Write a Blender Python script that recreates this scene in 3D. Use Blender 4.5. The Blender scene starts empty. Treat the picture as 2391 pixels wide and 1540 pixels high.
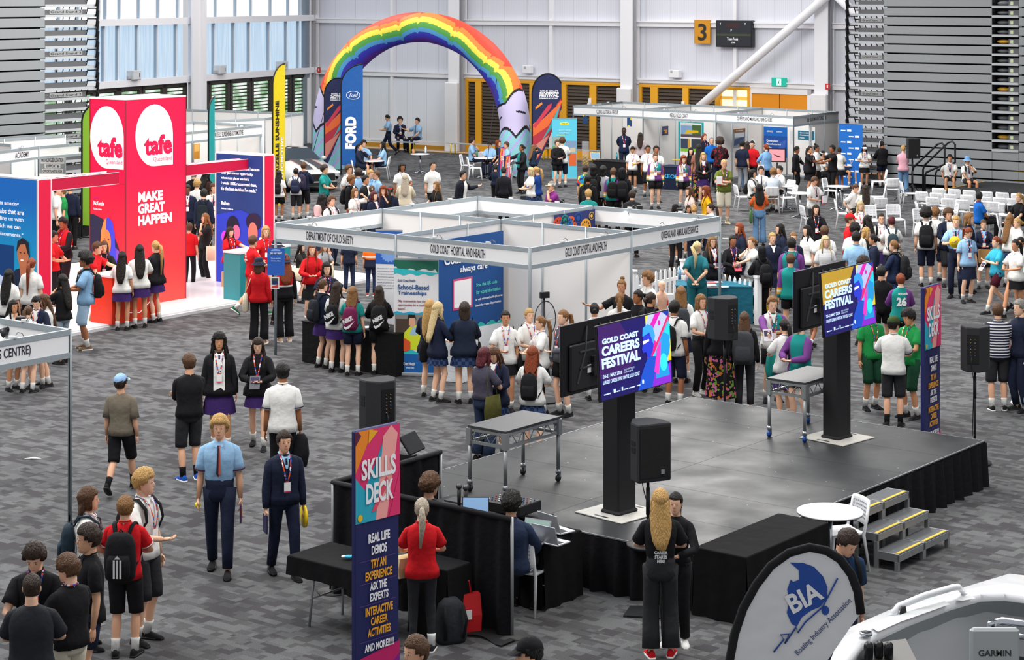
import bpy, math, random
import numpy as np
from math import sin, cos, pi, radians, sqrt, atan2
C = bpy.context.scene.collection
SC = bpy.context.scene
# ---------------------------------------------------------------- camera: 70 mm lens on the upper level, rise/fall corrected
F, CX, HY, HC = 4649.2, 1195.5, -20.0, 6.8
cam = bpy.data.objects.new('camera', bpy.data.cameras.new('camera'))
C.objects.link(cam)
cam.location = (0, 0, HC); cam.rotation_euler = (pi/2, 0, 0)
cam.data.lens = 70.0; cam.data.sensor_width = 36.0; cam.data.sensor_fit = 'HORIZONTAL'
cam.data.shift_y = -(770.0-HY)/2391.0
cam.data.clip_end = 400
SC.camera = cam
# ---------------------------------------------------------------- world, lamps, exposure
W = bpy.data.worlds.new('hall_daylight'); SC.world = W; W.use_nodes = True
bg = W.node_tree.nodes['Background']; bg.inputs[0].default_value = (0.95, 0.96, 1.0, 1); bg.inputs[1].default_value = 0.62
SC.view_settings.view_transform = 'Standard'; SC.view_settings.look = 'None'
SC.view_settings.exposure = 0.0; SC.view_settings.gamma = 1.0; SC.view_settings.use_curve_mapping = False
SC.cycles.max_bounces = 5; SC.cycles.diffuse_bounces = 3; SC.cycles.glossy_bounces = 3
SC.cycles.transparent_max_bounces = 6; SC.cycles.caustics_reflective = False; SC.cycles.caustics_refractive = False
def area(name, loc, size, power, col=(1, 0.97, 0.93), rot=(0, 0, 0)):
    l = bpy.data.lights.new(name, 'AREA'); l.shape = 'RECTANGLE'; l.size, l.size_y = size; l.energy = power; l.color = col
    o = bpy.data.objects.new(name, l); C.objects.link(o); o.location = loc; o.rotation_euler = rot
    return o
for ly, lp in ((22, 1500), (40, 2500), (60, 2800), (76, 600)):          # rows of high-bay lamps under the roof; last row added to brighten back wall
    for lx in (-9, 5):
        area('high_bay_light', (lx, ly, 12.5), (5, 8), lp)
sun = bpy.data.lights.new('skylight', 'SUN'); sun.energy = 1.0; sun.angle = radians(25); sun.color = (0.9, 0.95, 1)
so = bpy.data.objects.new('skylight', sun); C.objects.link(so); so.rotation_euler = (radians(-22), radians(-30), 0)

# ---------------------------------------------------------------- pixels of the photograph <-> places in the hall
def G(px, py, z=0.0):
    D = F*(HC-z)/(py-HY)
    return np.array([(px-CX)*D/F, D, z])
def D_(px, D, z=0.0): return np.array([(px-CX)*D/F, D, z])
A0 = radians(38)
U = np.array([cos(A0), -sin(A0), 0]); V = np.array([sin(A0), cos(A0), 0]); Z = np.array([0, 0, 1.0])
def nrm(v): v = np.array(v, float); return v/(np.linalg.norm(v)+1e-12)

# ---------------------------------------------------------------- materials
def hexc(c):
    if isinstance(c, str):
        c = c.lstrip('#'); c = tuple(int(c[i:i+2], 16)/255 for i in (0, 2, 4))
    return tuple((x/12.92 if x <= 0.04045 else ((x+0.055)/1.055)**2.4) for x in c)+(1,)
_M = {}
def mat(col, rough=0.7, metal=0.0, emit=0.0, bump=0.0, bscale=60, coat=0.0, spec=0.4, kind=None):
    key = (col, rough, metal, emit, bump, bscale, coat, spec, kind)
    if key in _M: return _M[key]
    m = bpy.data.materials.new('surface'); m.use_nodes = True; nt = m.node_tree; b = nt.nodes['Principled BSDF']
    c = hexc(col)
    b.inputs['Base Color'].default_value = c; b.inputs['Roughness'].default_value = rough
    b.inputs['Metallic'].default_value = metal; b.inputs['Specular IOR Level'].default_value = spec
    if coat: b.inputs['Coat Weight'].default_value = coat
    if emit: b.inputs['Emission Color'].default_value = c; b.inputs['Emission Strength'].default_value = emit
    if bump:
        n = nt.nodes.new('ShaderNodeTexNoise'); n.inputs['Scale'].default_value = bscale; n.inputs['Detail'].default_value = 2
        t = nt.nodes.new('ShaderNodeTexCoord'); mp = nt.nodes.new('ShaderNodeMapping')
        if kind == 'hair': mp.inputs['Scale'].default_value = (1, 1, 0.16)
        nt.links.new(t.outputs['Object'], mp.inputs[0]); nt.links.new(mp.outputs[0], n.inputs[0])
        bp = nt.nodes.new('ShaderNodeBump'); bp.inputs['Strength'].default_value = bump; bp.inputs['Distance'].default_value = 0.03
        nt.links.new(n.outputs[0], bp.inputs['Height']); nt.links.new(bp.outputs[0], b.inputs['Normal'])
        if kind in ('hair', 'mottle'):
            r = nt.nodes.new('ShaderNodeMapRange'); r.inputs[3].default_value = 0.55 if kind == 'hair' else 0.85; r.inputs[4].default_value = 1.45 if kind == 'hair' else 1.15
            nt.links.new(n.outputs[0], r.inputs[0])
            x = nt.nodes.new('ShaderNodeVectorMath'); x.operation = 'SCALE'; x.inputs[0].default_value = c[:3]
            nt.links.new(r.outputs[0], x.inputs['Scale']); nt.links.new(x.outputs[0], b.inputs['Base Color'])
    _M[key] = m
    return m
def cloth(c, r=0.85): return mat(c, r, bump=0.5, bscale=9, spec=0.2)
def hairm(c): return mat(c, 0.5, bump=0.9, bscale=110, kind='hair', spec=0.35)
def skin(c): return mat(c, 0.5, spec=0.35)
def plastic(c, r=0.4): return mat(c, r)
ALU = lambda: mat('#a9b0b4', 0.38, 0.55)
def nodes(name):
    m = bpy.data.materials.new(name); m.use_nodes = True; nt = m.node_tree
    return m, nt, nt.nodes['Principled BSDF'], (lambda t, **k: _nn(nt, t, k)), nt.links.new
def _nn(nt, t, k):
    n = nt.nodes.new(t)
    for a, v in k.items():
        if a.startswith('i_'):
            n.inputs[int(a[2:])].default_value = v
        else: setattr(n, a, v)
    return n

# ---------------------------------------------------------------- objects
def tag(o, label=None, cat=None, group=None, kind=None):
    if label: o['label'] = label
    if cat: o['category'] = cat
    if group: o['group'] = group
    if kind: o['kind'] = kind
    return o
def thing(name, label, cat, loc=(0, 0, 0), rot=0.0, group=None, kind=None):
    o = bpy.data.objects.new(name, None); C.objects.link(o); o.location = tuple(float(x) for x in loc)
    o.rotation_euler = (0, 0, rot); o.empty_display_size = 0.1
    return tag(o, label, cat, group, kind)
def dup(root, loc, rot, label, group=None, name=None):
    r = root.copy(); C.objects.link(r); r.location = tuple(float(x) for x in loc); r.rotation_euler = (0, 0, rot); r['label'] = label
    if group: r['group'] = group
    def rec(src, dst):
        for ch in src.children:
            c = ch.copy(); C.objects.link(c); c.parent = dst; rec(ch, c)
    rec(root, r)
    return r

class MB:
    """collects shapes into one mesh"""
    def __init__(s): s.v = []; s.f = []; s.m = []; s.mats = []; s.sm = []
    def mi(s, m):
        for i, x in enumerate(s.mats):
            if x is m: return i
        s.mats.append(m); return len(s.mats)-1
    def add(s, vs, fs, m, smooth=False):
        b = len(s.v); k = s.mi(m)
        s.v.extend([tuple(map(float, p)) for p in vs])
        for f in fs: s.f.append([i+b for i in f]); s.m.append(k); s.sm.append(smooth)
        return s
    def box(s, c, d, m, R=None, bev=0.0):
        hx, hy, hz = d[0]/2, d[1]/2, d[2]/2
        if bev > 0:
            b = min(bev, hx*.95, hy*.95, hz*.95)
            vs = []; 
            for z, k in ((-hz, b), (-hz+b, 0), (hz-b, 0), (hz, b)):
                x, y = hx-k, hy-k
                e = b if k == 0 else b*0.5
                vs += [(-x+e, -y, z), (x-e, -y, z), (x, -y+e, z), (x, y-e, z), (x-e, y, z), (-x+e, y, z), (-x, y-e, z), (-x, -y+e, z)]
            fs = [[7-i for i in range(8)], [24+i for i in range(8)]]
            for r in range(3):
                for i in range(8): j = (i+1) % 8; fs.append([r*8+i, r*8+j, r*8+8+j, r*8+8+i])
        else:
            vs = [(x, y, z) for z in (-hz, hz) for x, y in ((-hx, -hy), (hx, -hy), (hx, hy), (-hx, hy))]
            fs = [[3, 2, 1, 0], [4, 5, 6, 7], [0, 1, 5, 4], [1, 2, 6, 5], [2, 3, 7, 6], [3, 0, 4, 7]]
        V_ = np.array(vs)
        if R is not None: V_ = V_ @ np.array(R).T
        return s.add(V_+np.array(c), fs, m)
    def bar(s, p0, p1, w, h, m, up=(0, 0, 1)):
        """rectangular bar from p0 to p1, w across, h along up"""
        p0, p1 = np.array(p0, float), np.array(p1, float); d = nrm(p1-p0); a = np.array(up, float)
        x = nrm(np.cross(d, a)) if abs(np.dot(d, a)) < .999 else np.array([1., 0, 0]); y = np.cross(x, d)
        vs = [p+x*sx*w/2+y*sy*h/2 for p in (p0, p1) for sx, sy in ((-1, -1), (1, -1), (1, 1), (-1, 1))]
        return s.add(vs, [[0, 1, 2, 3], [7, 6, 5, 4], [0, 4, 5, 1], [1, 5, 6, 2], [2, 6, 7, 3], [3, 7, 4, 0]], m)
    def rings(s, rs, m, smooth=True, cap0=True, cap1=True, close=True):
        n = len(rs[0]); vs = [p for r in rs for p in r]; fs = []
        for i in range(len(rs)-1):
            for j in range(n if close else n-1):
                k = (j+1) % n; fs.append([i*n+j, i*n+k, (i+1)*n+k, (i+1)*n+j])
        if cap0: fs.append(list(range(n))[::-1])
        if cap1: fs.append([(len(rs)-1)*n+j for j in range(n)])
        return s.add(vs, fs, m, smooth)
    def tube(s, pts, r, m, n=8, cap=True, flat=1.0):
        pts = [np.array(p, float) for p in pts]; rr = r if hasattr(r, '__len__') else [r]*len(pts)
        rs = []; x = None
        for i, p in enumerate(pts):
            d = nrm(pts[min(i+1, len(pts)-1)]-pts[max(i-1, 0)])
            if x is None: x = nrm(np.cross(d, (0, 0, 1))) if abs(d[2]) < .95 else nrm(np.cross(d, (0, 1, 0)))
            x = nrm(x-d*np.dot(x, d)); y = np.cross(d, x)
            rs.append([p+rr[i]*(cos(t)*x+flat*sin(t)*y) for t in np.arange(n)*2*pi/n])
        return s.rings(rs, m, True, cap, cap)
    def cyl(s, p0, p1, r, m, n=16, r1=None): return s.tube([p0, p1], [r, r if r1 is None else r1], m, n)
    def ball(s, c, r, m, nu=10, nv=7, R=None):
        r = np.array(r if hasattr(r, '__len__') else (r, r, r)); rs = []
        for i in range(nv+1):
            a = -pi/2+pi*i/nv; a = max(min(a, pi/2-.05), -pi/2+.05)
            q = np.array([[cos(a)*cos(t), cos(a)*sin(t), sin(a)] for t in np.arange(nu)*2*pi/nu])*r
            if R is not None: q = q @ np.array(R).T
            rs.append(q+np.array(c))
        return s.rings(rs, m)
    def poly(s, pts, O, R, Up, m, off=0.0, thick=0.0):
        """flat shape: pts in metres on the plane O + x*R + y*Up, lifted off along the outward normal"""
        O, R, Up = map(lambda q: np.array(q, float), (O, R, Up)); N = nrm(np.cross(R, Up)); n = len(pts)
        a = [O+R*x+Up*y+N*off for x, y in pts]
        if thick:
            b = [p-N*thick for p in a]
            return s.add(a+b, [list(range(n)), list(range(2*n-1, n-1, -1))]+[[i, n+i, n+(i+1) % n, (i+1) % n] for i in range(n)], m)
        return s.add(a, [list(range(n))], m)
    def rect(s, x0, y0, x1, y1, O, R, Up, m, off=0.0, thick=0.0):
        return s.poly([(x0, y0), (x1, y0), (x1, y1), (x0, y1)], O, R, Up, m, off, thick)
    def ell(s, cx, cy, rx, ry, O, R, Up, m, off=0.0, n=28, a0=0, a1=2*pi):
        return s.poly([(cx+rx*cos(a0+(a1-a0)*i/n), cy+ry*sin(a0+(a1-a0)*i/n)) for i in range(n)], O, R, Up, m, off)
    def text(s, t, x, y, w, h, O, R, Up, m, off=0.002, bold=0.0, rot=0.0, slant=0.0):
        """writing fitted to a w x h box whose lower left corner is x, y"""
        vs, fs = glyphs(t, bold); O, R, Up = map(lambda q: np.array(q, float), (O, R, Up)); N = nrm(np.cross(R, Up))
        X = vs[:, 0]*w+slant*vs[:, 1]*h; Y = vs[:, 1]*h
        c, sn = cos(rot), sin(rot)
        P = O+np.outer(x+X*c-Y*sn, R)+np.outer(y+X*sn+Y*c, Up)+N*off
        return s.add(P, fs, m)
    def build(s, name, parent=None, loc=None):
        me = bpy.data.meshes.new(name); me.from_pydata(s.v, [], s.f)
        for m in s.mats: me.materials.append(m)
        me.polygons.foreach_set('material_index', s.m); me.polygons.foreach_set('use_smooth', s.sm)
        me.update()
        o = bpy.data.objects.new(name, me); C.objects.link(o)
        if parent is not None: o.parent = parent
        if loc is not None: o.location = tuple(float(x) for x in loc)
        return o
_T = {}
def glyphs(t, bold=0.0):
    k = (t, bold)
    if k not in _T:
        cu = bpy.data.curves.new('t', 'FONT'); cu.body = t; cu.offset = bold; cu.resolution_u = 3; cu.fill_mode = 'FRONT' if False else 'BOTH'
        cu.align_x = 'LEFT'
        o = bpy.data.objects.new('t', cu); C.objects.link(o)
        dg = bpy.context.evaluated_depsgraph_get()
        me = bpy.data.meshes.new_from_object(o.evaluated_get(dg))
        vs = np.array([v.co[:2] for v in me.vertices]); fs = [list(p.vertices) for p in me.polygons]
        bpy.data.objects.remove(o); bpy.data.curves.remove(cu); bpy.data.meshes.remove(me)
        lo, hi = vs.min(0), vs.max(0); _T[k] = ((vs-lo)/(hi-lo+1e-9), fs)
    return _T[k]
def one(name, label, cat, mb, loc=(0, 0, 0), rot=0.0, group=None, kind=None):
    o = mb.build(name); o.location = tuple(float(x) for x in loc); o.rotation_euler = (0, 0, rot)
    return tag(o, label, cat, group, kind)
# ================================================================ the hall
class Frame:
    """upright plane: x runs along ang, y points away from the hall"""
    def __init__(s, o, ang): s.o = np.array([o[0], o[1], 0.]); s.a = ang; s.d = np.array([cos(ang), sin(ang), 0]); s.n = np.array([-sin(ang), cos(ang), 0])
    def hit(s, px, py, off=0.0):
        r = np.array([(px-CX)/F, 1, -(py-HY)/F]); c = np.array([0, 0, HC]); o = s.o+s.n*off
        t = np.dot(o-c, s.n)/np.dot(r, s.n); p = c+r*t
        return float(np.dot(p-s.o, s.d)), float(p[2])
    def P(s, x, y=0, z=0): return s.o+s.d*x+s.n*y+Z*z
def fr(name, f, label=None, cat=None, group=None, kind='structure'):
    o = thing(name, label, cat, f.o, f.a, group, kind); return o
def fbox(mb, x0, x1, y0, y1, z0, z1, m, bev=0): mb.box(((x0+x1)/2, (y0+y1)/2, (z0+z1)/2), (abs(x1-x0), abs(y1-y0), abs(z1-z0)), m, bev=bev)

def carpet():
    m, nt, b, N, L = nodes('carpet')
    t = N('ShaderNodeTexCoord'); mp = N('ShaderNodeMapping'); mp.inputs['Rotation'].default_value = (0, 0, A0)
    L(t.outputs['Object'], mp.inputs[0])
    def brick(w, h, c1, c2, off, loc):
        mm = N('ShaderNodeMapping'); mm.inputs['Location'].default_value = loc; L(mp.outputs[0], mm.inputs[0])
        k = N('ShaderNodeTexBrick', offset=off, squash=1.0); k.inputs['Color1'].default_value = c1; k.inputs['Color2'].default_value = c2
        k.inputs['Scale'].default_value = 1; k.inputs['Mortar Size'].default_value = 0; k.inputs['Brick Width'].default_value = w; k.inputs['Row Height'].default_value = h
        L(mm.outputs[0], k.inputs[0]); return k
    k1 = brick(.25, .2, (0.06, 0.06, .06, 1), (.94, .94, .94, 1), .37, (0, 0, 0)); k2 = brick(.22, .11, (.1, .1, .1, 1), (.9, .9, .9, 1), .61, (.21, 0, 0))
    mx = N('ShaderNodeMix', data_type='RGBA'); mx.inputs[0].default_value = .5; L(k1.outputs[0], mx.inputs[6]); L(k2.outputs[0], mx.inputs[7])
    r = N('ShaderNodeValToRGB'); r.color_ramp.interpolation = 'CONSTANT'; e = r.color_ramp.elements
    e[0].position = 0; e[0].color = hexc('#3e3d3f'); e[1].position = .36; e[1].color = hexc('#474748')
    for p, c in ((.46, '#545456'), (.58, '#5c5d5e'), (.72, '#4b4b4c')):
        q = e.new(p); q.color = hexc(c)
    L(mx.outputs[2], r.inputs[0])
    n = N('ShaderNodeTexNoise'); n.inputs['Scale'].default_value = 70; n.inputs['Detail'].default_value = 3; L(mp.outputs[0], n.inputs[0])
    n2 = N('ShaderNodeTexNoise'); n2.inputs['Scale'].default_value = .35; L(mp.outputs[0], n2.inputs[0])
    s = N('ShaderNodeMath', operation='ADD'); L(n.outputs[0], s.inputs[0]); L(n2.outputs[0], s.inputs[1])
    rr = N('ShaderNodeMapRange'); rr.inputs[1].default_value = .6; rr.inputs[2].default_value = 1.4; rr.inputs[3].default_value = .6; rr.inputs[4].default_value = 1.4; L(s.outputs[0], rr.inputs[0])
    v = N('ShaderNodeVectorMath', operation='SCALE'); L(r.outputs[0], v.inputs[0]); L(rr.outputs[0], v.inputs['Scale']); L(v.outputs[0], b.inputs['Base Color'])
    b.inputs['Roughness'].default_value = .93; b.inputs['Specular IOR Level'].default_value = .15
    return m
fl = MB(); fl.add([(-60, 2, 0), (60, 2, 0), (60, 110, 0), (-60, 110, 0)], [[0, 1, 2, 3]], carpet())
tag(fl.build('floor'), 'grey carpet laid in a random brick pattern', kind='structure')

BW = Frame(G(735, 332.5)[:2], -radians(34.5))
_c = BW.o; _q = D_(168, 73.5); LWang = atan2(_c[1]-_q[1], _c[0]-_q[0])
LW = Frame((_c[0]-40*cos(LWang), _c[1]-40*sin(LWang)), LWang)     # the corner is at x = 40
def sheet(name, col, pitch, joint):
    m, nt, b, N, L = nodes(name)
    t = N('ShaderNodeTexCoord'); s = N('ShaderNodeSeparateXYZ'); L(t.outputs['Object'], s.inputs[0])
    w = N('ShaderNodeMath', operation='FRACT'); q = N('ShaderNodeMath', operation='MULTIPLY'); q.inputs[1].default_value = 1/pitch
    L(s.outputs[0], q.inputs[0]); L(q.outputs[0], w.inputs[0])
    w2 = N('ShaderNodeMath', operation='FRACT'); q2 = N('ShaderNodeMath', operation='MULTIPLY'); q2.inputs[1].default_value = 1/joint
    L(s.outputs[0], q2.inputs[0]); L(q2.outputs[0], w2.inputs[0])
    lt = N('ShaderNodeMath', operation='LESS_THAN'); lt.inputs[1].default_value = .025; L(w2.outputs[0], lt.inputs[0])
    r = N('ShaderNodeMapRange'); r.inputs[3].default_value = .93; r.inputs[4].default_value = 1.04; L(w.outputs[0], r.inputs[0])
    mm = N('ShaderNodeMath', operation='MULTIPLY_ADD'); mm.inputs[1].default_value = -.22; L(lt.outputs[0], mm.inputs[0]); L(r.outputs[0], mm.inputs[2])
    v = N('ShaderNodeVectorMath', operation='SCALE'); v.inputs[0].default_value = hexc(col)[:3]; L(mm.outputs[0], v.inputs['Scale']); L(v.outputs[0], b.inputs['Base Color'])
    b.inputs['Roughness'].default_value = .5
    return m
SHEET = sheet('ribbed_wall_sheet', '#d3d5df', .085, 1.15)
WHITE = mat('#e4e4e8', .5); GREYW = mat('#a9aaae', .6); YEL = mat('#e2a324', .5); BRN = mat('#453a30', .6)
def bx(f, px0, py0, px1, py1, off=0):
    a = f.hit(px0, py0, off); b = f.hit(px1, py1, off); return a[0], b[0], min(a[1], b[1]), max(a[1], b[1])
# back wall
w = MB(); fbox(w, -.2, 42, .05, .3, 0, 10.5, SHEET); o = w.build('wall_back'); o.location = tuple(BW.o); o.rotation_euler = (0, 0, BW.a); tag(o, kind='structure')
root = fr('trim_1', BW)
def sx(px, y=200): return BW.hit(px, y)[0]
g = MB()
for z, h in ((5.5, .22), (3.2, .22)):
    fbox(g, -.2, 42, -.14, .05, z-h/2, z+h/2, WHITE)
    fbox(g, -.2, 42, -.19, -.14, z+h/2-.05, z+h/2, WHITE)
g.build('wall_rail', root)
for px in (918, 1289, 1719):
    g = MB(); fbox(g, sx(px)-.07, sx(px)+.07, -.12, .05, 0, 10.5, WHITE); g.build('thin_post', root)
for i, (px, lowtop) in enumerate(((735, 0), (1079, 1), (1481, 1), (1934, 1))):
    r2 = fr('column_%d' % (i+1), BW); x = sx(px); m = MB()
    fbox(m, x-.28, x+.28, -.62, -.58, 0, 10.5, WHITE); fbox(m, x-.28, x+.28, -.08, -.04, 0, 10.5, WHITE); fbox(m, x-.02, x+.02, -.6, -.05, 0, 10.5, WHITE)
    fbox(m, x+.02, x+.26, -.3, -.27, 0, 10.5, GREYW)
    m.build('steel_column', r2)
    m = MB(); fbox(m, x-.36, x+.3, -.82, -.62, 0, 2.95, mat('#dcdcde', .8, bump=.3, bscale=4), bev=.04); m.build('column_cover', r2)
# white sliding door with kick board and yellow jamb
for i, (a, b_) in enumerate(((833, 1050),)):
    x0, x1, z0, z1 = bx(BW, a, 177, b_, 340); r2 = fr('door_1', BW)
    m = MB(); fbox(m, x0, x1, -.02, .04, .32, 3.0, sheet('white_door_sheet', '#dde2ea', .085, 1.05)); m.build('sliding_panel', r2)
    m = MB(); fbox(m, x0-.1, x1, -.06, .0, .0, .32, WHITE); fbox(m, x0, x1, -.09, -.06, 0, .16, mat('#b98a2a', .6)); m.build('kick_board', r2)
    m = MB(); fbox(m, x1, x1+.14, -.1, .05, 0, 3.05, YEL); m.build('yellow_jamb', r2)
# yellow framed louvre doors
def louvre_bank(n, ps, top, pane, z1=3.02):
    r2 = fr('door_%d' % n, BW); a = sx(ps[0][0])-.12; b = sx(ps[-1][1])+.12
    m = MB(); fbox(m, a, b, -.14, .04, z1, z1+.12, YEL)
    edges = [a]+[ (sx(p[1])+sx(q[0]))/2 for p, q in zip(ps, ps[1:])]+[b]
    m.build('door_head', r2)
    for i, (p0, p1) in enumerate(ps):
        x0, x1 = sx(p0), sx(p1)
        d = MB(); lo, hi = (a if i == 0 else (sx(ps[i-1][1])+x0)/2), (b if i == len(ps)-1 else (x1+sx(ps[i+1][0]))/2)
        fbox(d, lo, x0, -.13, .03, 0, z1, YEL); fbox(d, x1, hi, -.13, .03, 0, z1, YEL); fbox(d, x0, x1, -.13, .03, 0, .3, YEL); fbox(d, x0, x1, -.13, .03, z1-.05, z1, YEL)
        df = d.build('door_leaf', r2)
        l = MB(); glow = pane is not None and i == len(ps)-1
        fbox(l, x0, x1, -.0, .02, .3, z1-.05, mat('#ffe9a8', .6, emit=1.6) if glow else BRN)
        k = 7 if glow else 19
        for j in range(k):
            z = .32+(z1-.42)*j/k
            if glow: l.bar((x0, -.06, z+.1), (x1, -.06, z+.1), .03, .13, mat('#e5b54a', .5), up=(0, .5, .86))
            else: l.bar((x0, -.05, z+.05), (x1, -.05, z+.05), .02, .1, BRN, up=(0, .45, .9))
        l.build('louvre_panel', df)
        if not glow and i in (1, 3, 4): h = MB(); fbox(h, x1-.02, x1+.12, -.2, -.13, 2.05, 2.45, mat('#ececec', .4), bev=.02); h.build('door_closer', df)
louvre_bank(2, ((1096, 1114), (1127, 1188), (1202, 1240), (1252, 1310), (1326, 1380), (1395, 1466)), 178, None)
louvre_bank(3, ((1502, 1522), (1539, 1597), (1611, 1673), (1686, 1748)), 190, 1)
r2 = fr('door_4', BW); x0, x1 = sx(1762), sx(1883); m = MB()
fbox(m, x0-.25, x0-.08, -.1, .04, 0, 3.1, WHITE); fbox(m, x1+.08, x1+.25, -.1, .04, 0, 3.1, WHITE); fbox(m, x0-.25, x1+.25, -.1, .04, 2.86, 3.1, WHITE); m.build('door_frame', r2)
for a, b_ in ((x0-.08, (x0+x1)/2-.02), ((x0+x1)/2+.02, x1+.08)):
    m = MB(); fbox(m, a, b_, -.06, .02, .02, 2.86, mat('#dd8c12', .55)); m.build('door_leaf', r2)
r2 = fr('trim_2', BW); m = MB(); a = np.array((sx(1634, 249), -.9, 0)); hh = BW.hit(1634, 249, -.9); h2 = BW.hit(1925, -3, -.9)
m.tube([(hh[0]-2.6, -.9, hh[1]-2.6*(h2[1]-hh[1])/(h2[0]-hh[0])), (h2[0]+2, -.9, h2[1]+2*(h2[1]-hh[1])/(h2[0]-hh[0]))], .17, WHITE, 18); m.build('diagonal_brace', r2)
h3 = BW.hit(1962, -2, -.9); h4 = BW.hit(2010, 44, -.9); m = MB(); dx = (h4[1]-h3[1])/(h4[0]-h3[0])
m.tube([(h3[0]-1, -.9, h3[1]-dx), (h4[0]+1.5, -.9, h4[1]+dx*1.5)], .17, WHITE, 18); m.build('diagonal_brace', r2)
# timber strip at the foot of the back wall
m = MB(); fbox(m, 1.5, 40, -1.3, .04, .001, .012, mat('#b98c4e', .5, kind='mottle', bump=.1, bscale=3)); fbox(m, 1.5, 40, -1.0, -.8, .012, .016, mat('#d8d3c8', .5)); fr_ = fr('floor_strip', BW, 'timber edge strip of floor along the back wall'); m.build('timber_boards', fr_)
# signs on the wall
def wsign(name, label, cat, px0, py0, px1, py1, off=-.2, th=.08):
    x0, x1, z0, z1 = bx(BW, px0, py0, px1, py1, off); p = BW.P(x0, off, z0); r = thing(name, label, cat, p, BW.a)
    return r, x1-x0, z1-z0, th
R3, U3 = (1, 0, 0), (0, 0, 1)
r, w_, h_, th = wsign('numbered_sign', 'amber wall sign with a large dark number 3 beside scoreboard', 'sign', 1621, 46, 1658, 102)
m = MB(); fbox(m, 0, w_, 0, th, 0, h_, mat('#c98a1c', .5)); m.build('board', r)
m = MB(); m.text('3', w_*.24, h_*.12, w_*.54, h_*.72, (0, 0, 0), R3, U3, mat('#2c2a28'), .004, .02); m.build('lettering', r)
r, w_, h_, th = wsign('scoreboard', 'black electronic scoreboard high on the back wall', 'scoreboard', 1671, 47, 1756, 111, -.3, .25)
m = MB(); fbox(m, 0, w_, 0, th, 0, h_, mat('#17181c', .4), bev=.02); m.build('cabinet', r)
m = MB(); m.rect(.05, .05, w_-.05, h_-.05, (0, 0, 0), R3, U3, mat('#2a2e34', .3), .006); m.rect(.05, h_*.42, w_-.05, h_*.5, (0, 0, 0), R3, U3, mat('#3a4334'), .008)
m.rect(w_*.28, h_*.72, w_*.66, h_*.9, (0, 0, 0), R3, U3, mat('#3a2226'), .008); m.build('display', r)
m = MB()
for t, x, y, a, b_ in (('Team Fouls', .32, .26, .3, .1), ('P', .42, .58, .03, .09), ('T', .12, .82, .03, .08), ('T', .8, .82, .03, .08), ('www.electroscore.com.au'[:3]+'.goldcoast', .33, .04, .28, .05), ('[CSM]', .44, .14, .1, .06)):
    if 'gold' in t: continue
    m.text(t, x*w_, y*h_, a*w_, b_*h_, (0, 0, 0), R3, U3, mat('#e8e8e8', .5, emit=.4), .01, .01)
m.build('lettering', r)
r, w_, h_, th = wsign('exit_sign', 'green running man exit sign above the orange doors', 'sign', 1801, 181, 1836, 202, -.2, .08)
m = MB(); fbox(m, 0, w_, 0, th, 0, h_, mat('#18a08a', .4, emit=.55), bev=.01); m.build('sign_box', r)
m = MB(); wm = mat('#f4fff8', .4, emit=.8); O = (0, 0, 0); m.rect(w_*.36, h_*.12, w_*.66, h_*.88, O, R3, U3, wm, .004); gm = mat('#0d7f6a', .4)
m.ell(w_*.53, h_*.72, h_*.07, h_*.08, O, R3, U3, gm, .008); m.poly([(w_*.47, h_*.62), (w_*.55, h_*.6), (w_*.53, h_*.4), (w_*.6, h_*.2), (w_*.56, h_*.2), (w_*.5, h_*.36), (w_*.42, h_*.2), (w_*.39, h_*.24), (w_*.46, h_*.4)], O, R3, U3, gm, .008); m.build('running_figure', r)
for lab, a in (('small red fire extinguisher sign on right column', (1927, 195, 1937, 209)), ('small red fire extinguisher sign on far left column', (741, 157, 748, 170))):
    r, w_, h_, th = wsign('fire_sign', lab, 'sign', *a, -.66, .02)
    m = MB(); fbox(m, 0, w_, 0, .02, 0, h_, mat('#c8201c', .5)); m.build('plate', r); m = MB(); m.rect(w_*.35, h_*.25, w_*.62, h_*.8, O, R3, U3, mat('#ffffff'), .004); m.build('symbol', r)
for lab, a in (('white electrical box on the back wall, right bay', (1560, 163, 1585, 182)), ('white electrical box on the back wall beside arch', (1219, 153, 1238, 172))):
    x0, x1, z0, z1 = bx(BW, *a, -.3); m = MB(); fbox(m, 0, x1-x0, 0, .25, 0, z1-z0, WHITE, bev=.02); fbox(m, .1, .2, -.01, 0, .2, .3, GREYW)
    one('electrical_box', lab, 'box', m, BW.P(x0, -.3, z0), BW.a)
# ---------------------------------------------------------------- left window wall
def lx(px, y=200): return LW.hit(px, y)[0]
def zl(px, y, off=0): return LW.hit(px, y, off)[1]
zr2, zr1 = 3.32, 5.62
m = MB(); fbox(m, 0, 40, .1, .3, 7.9, 11, WHITE); fbox(m, 0, 40, .1, .3, 0, .25, WHITE); o = m.build('wall_left'); o.location = tuple(LW.o); o.rotation_euler = (0, 0, LW.a); tag(o, kind='structure')
r2 = fr('trim_3', LW); m = MB()
for z in (zr1, zr2-.05): fbox(m, 0, 40, -.18, .1, z-.13, z+.13, WHITE)
m.build('wall_rail', r2)
m = MB(); x = lx(449); fbox(m, x-.6, x+.1, -.4, -.33, 0, 10, WHITE); fbox(m, x-.3, x-.2, -.36, 0, 0, 10, mat('#d4dbe6', .5)); fbox(m, x+.0, x+.3, -.5, -.4, 0, 10, WHITE); m.build('steel_column', r2)
m = MB(); x = lx(715); fbox(m, x-.25, x+.1, -.1, .1, 0, 10, mat('#7b8794', .5)); m.build('steel_column', r2)
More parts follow.
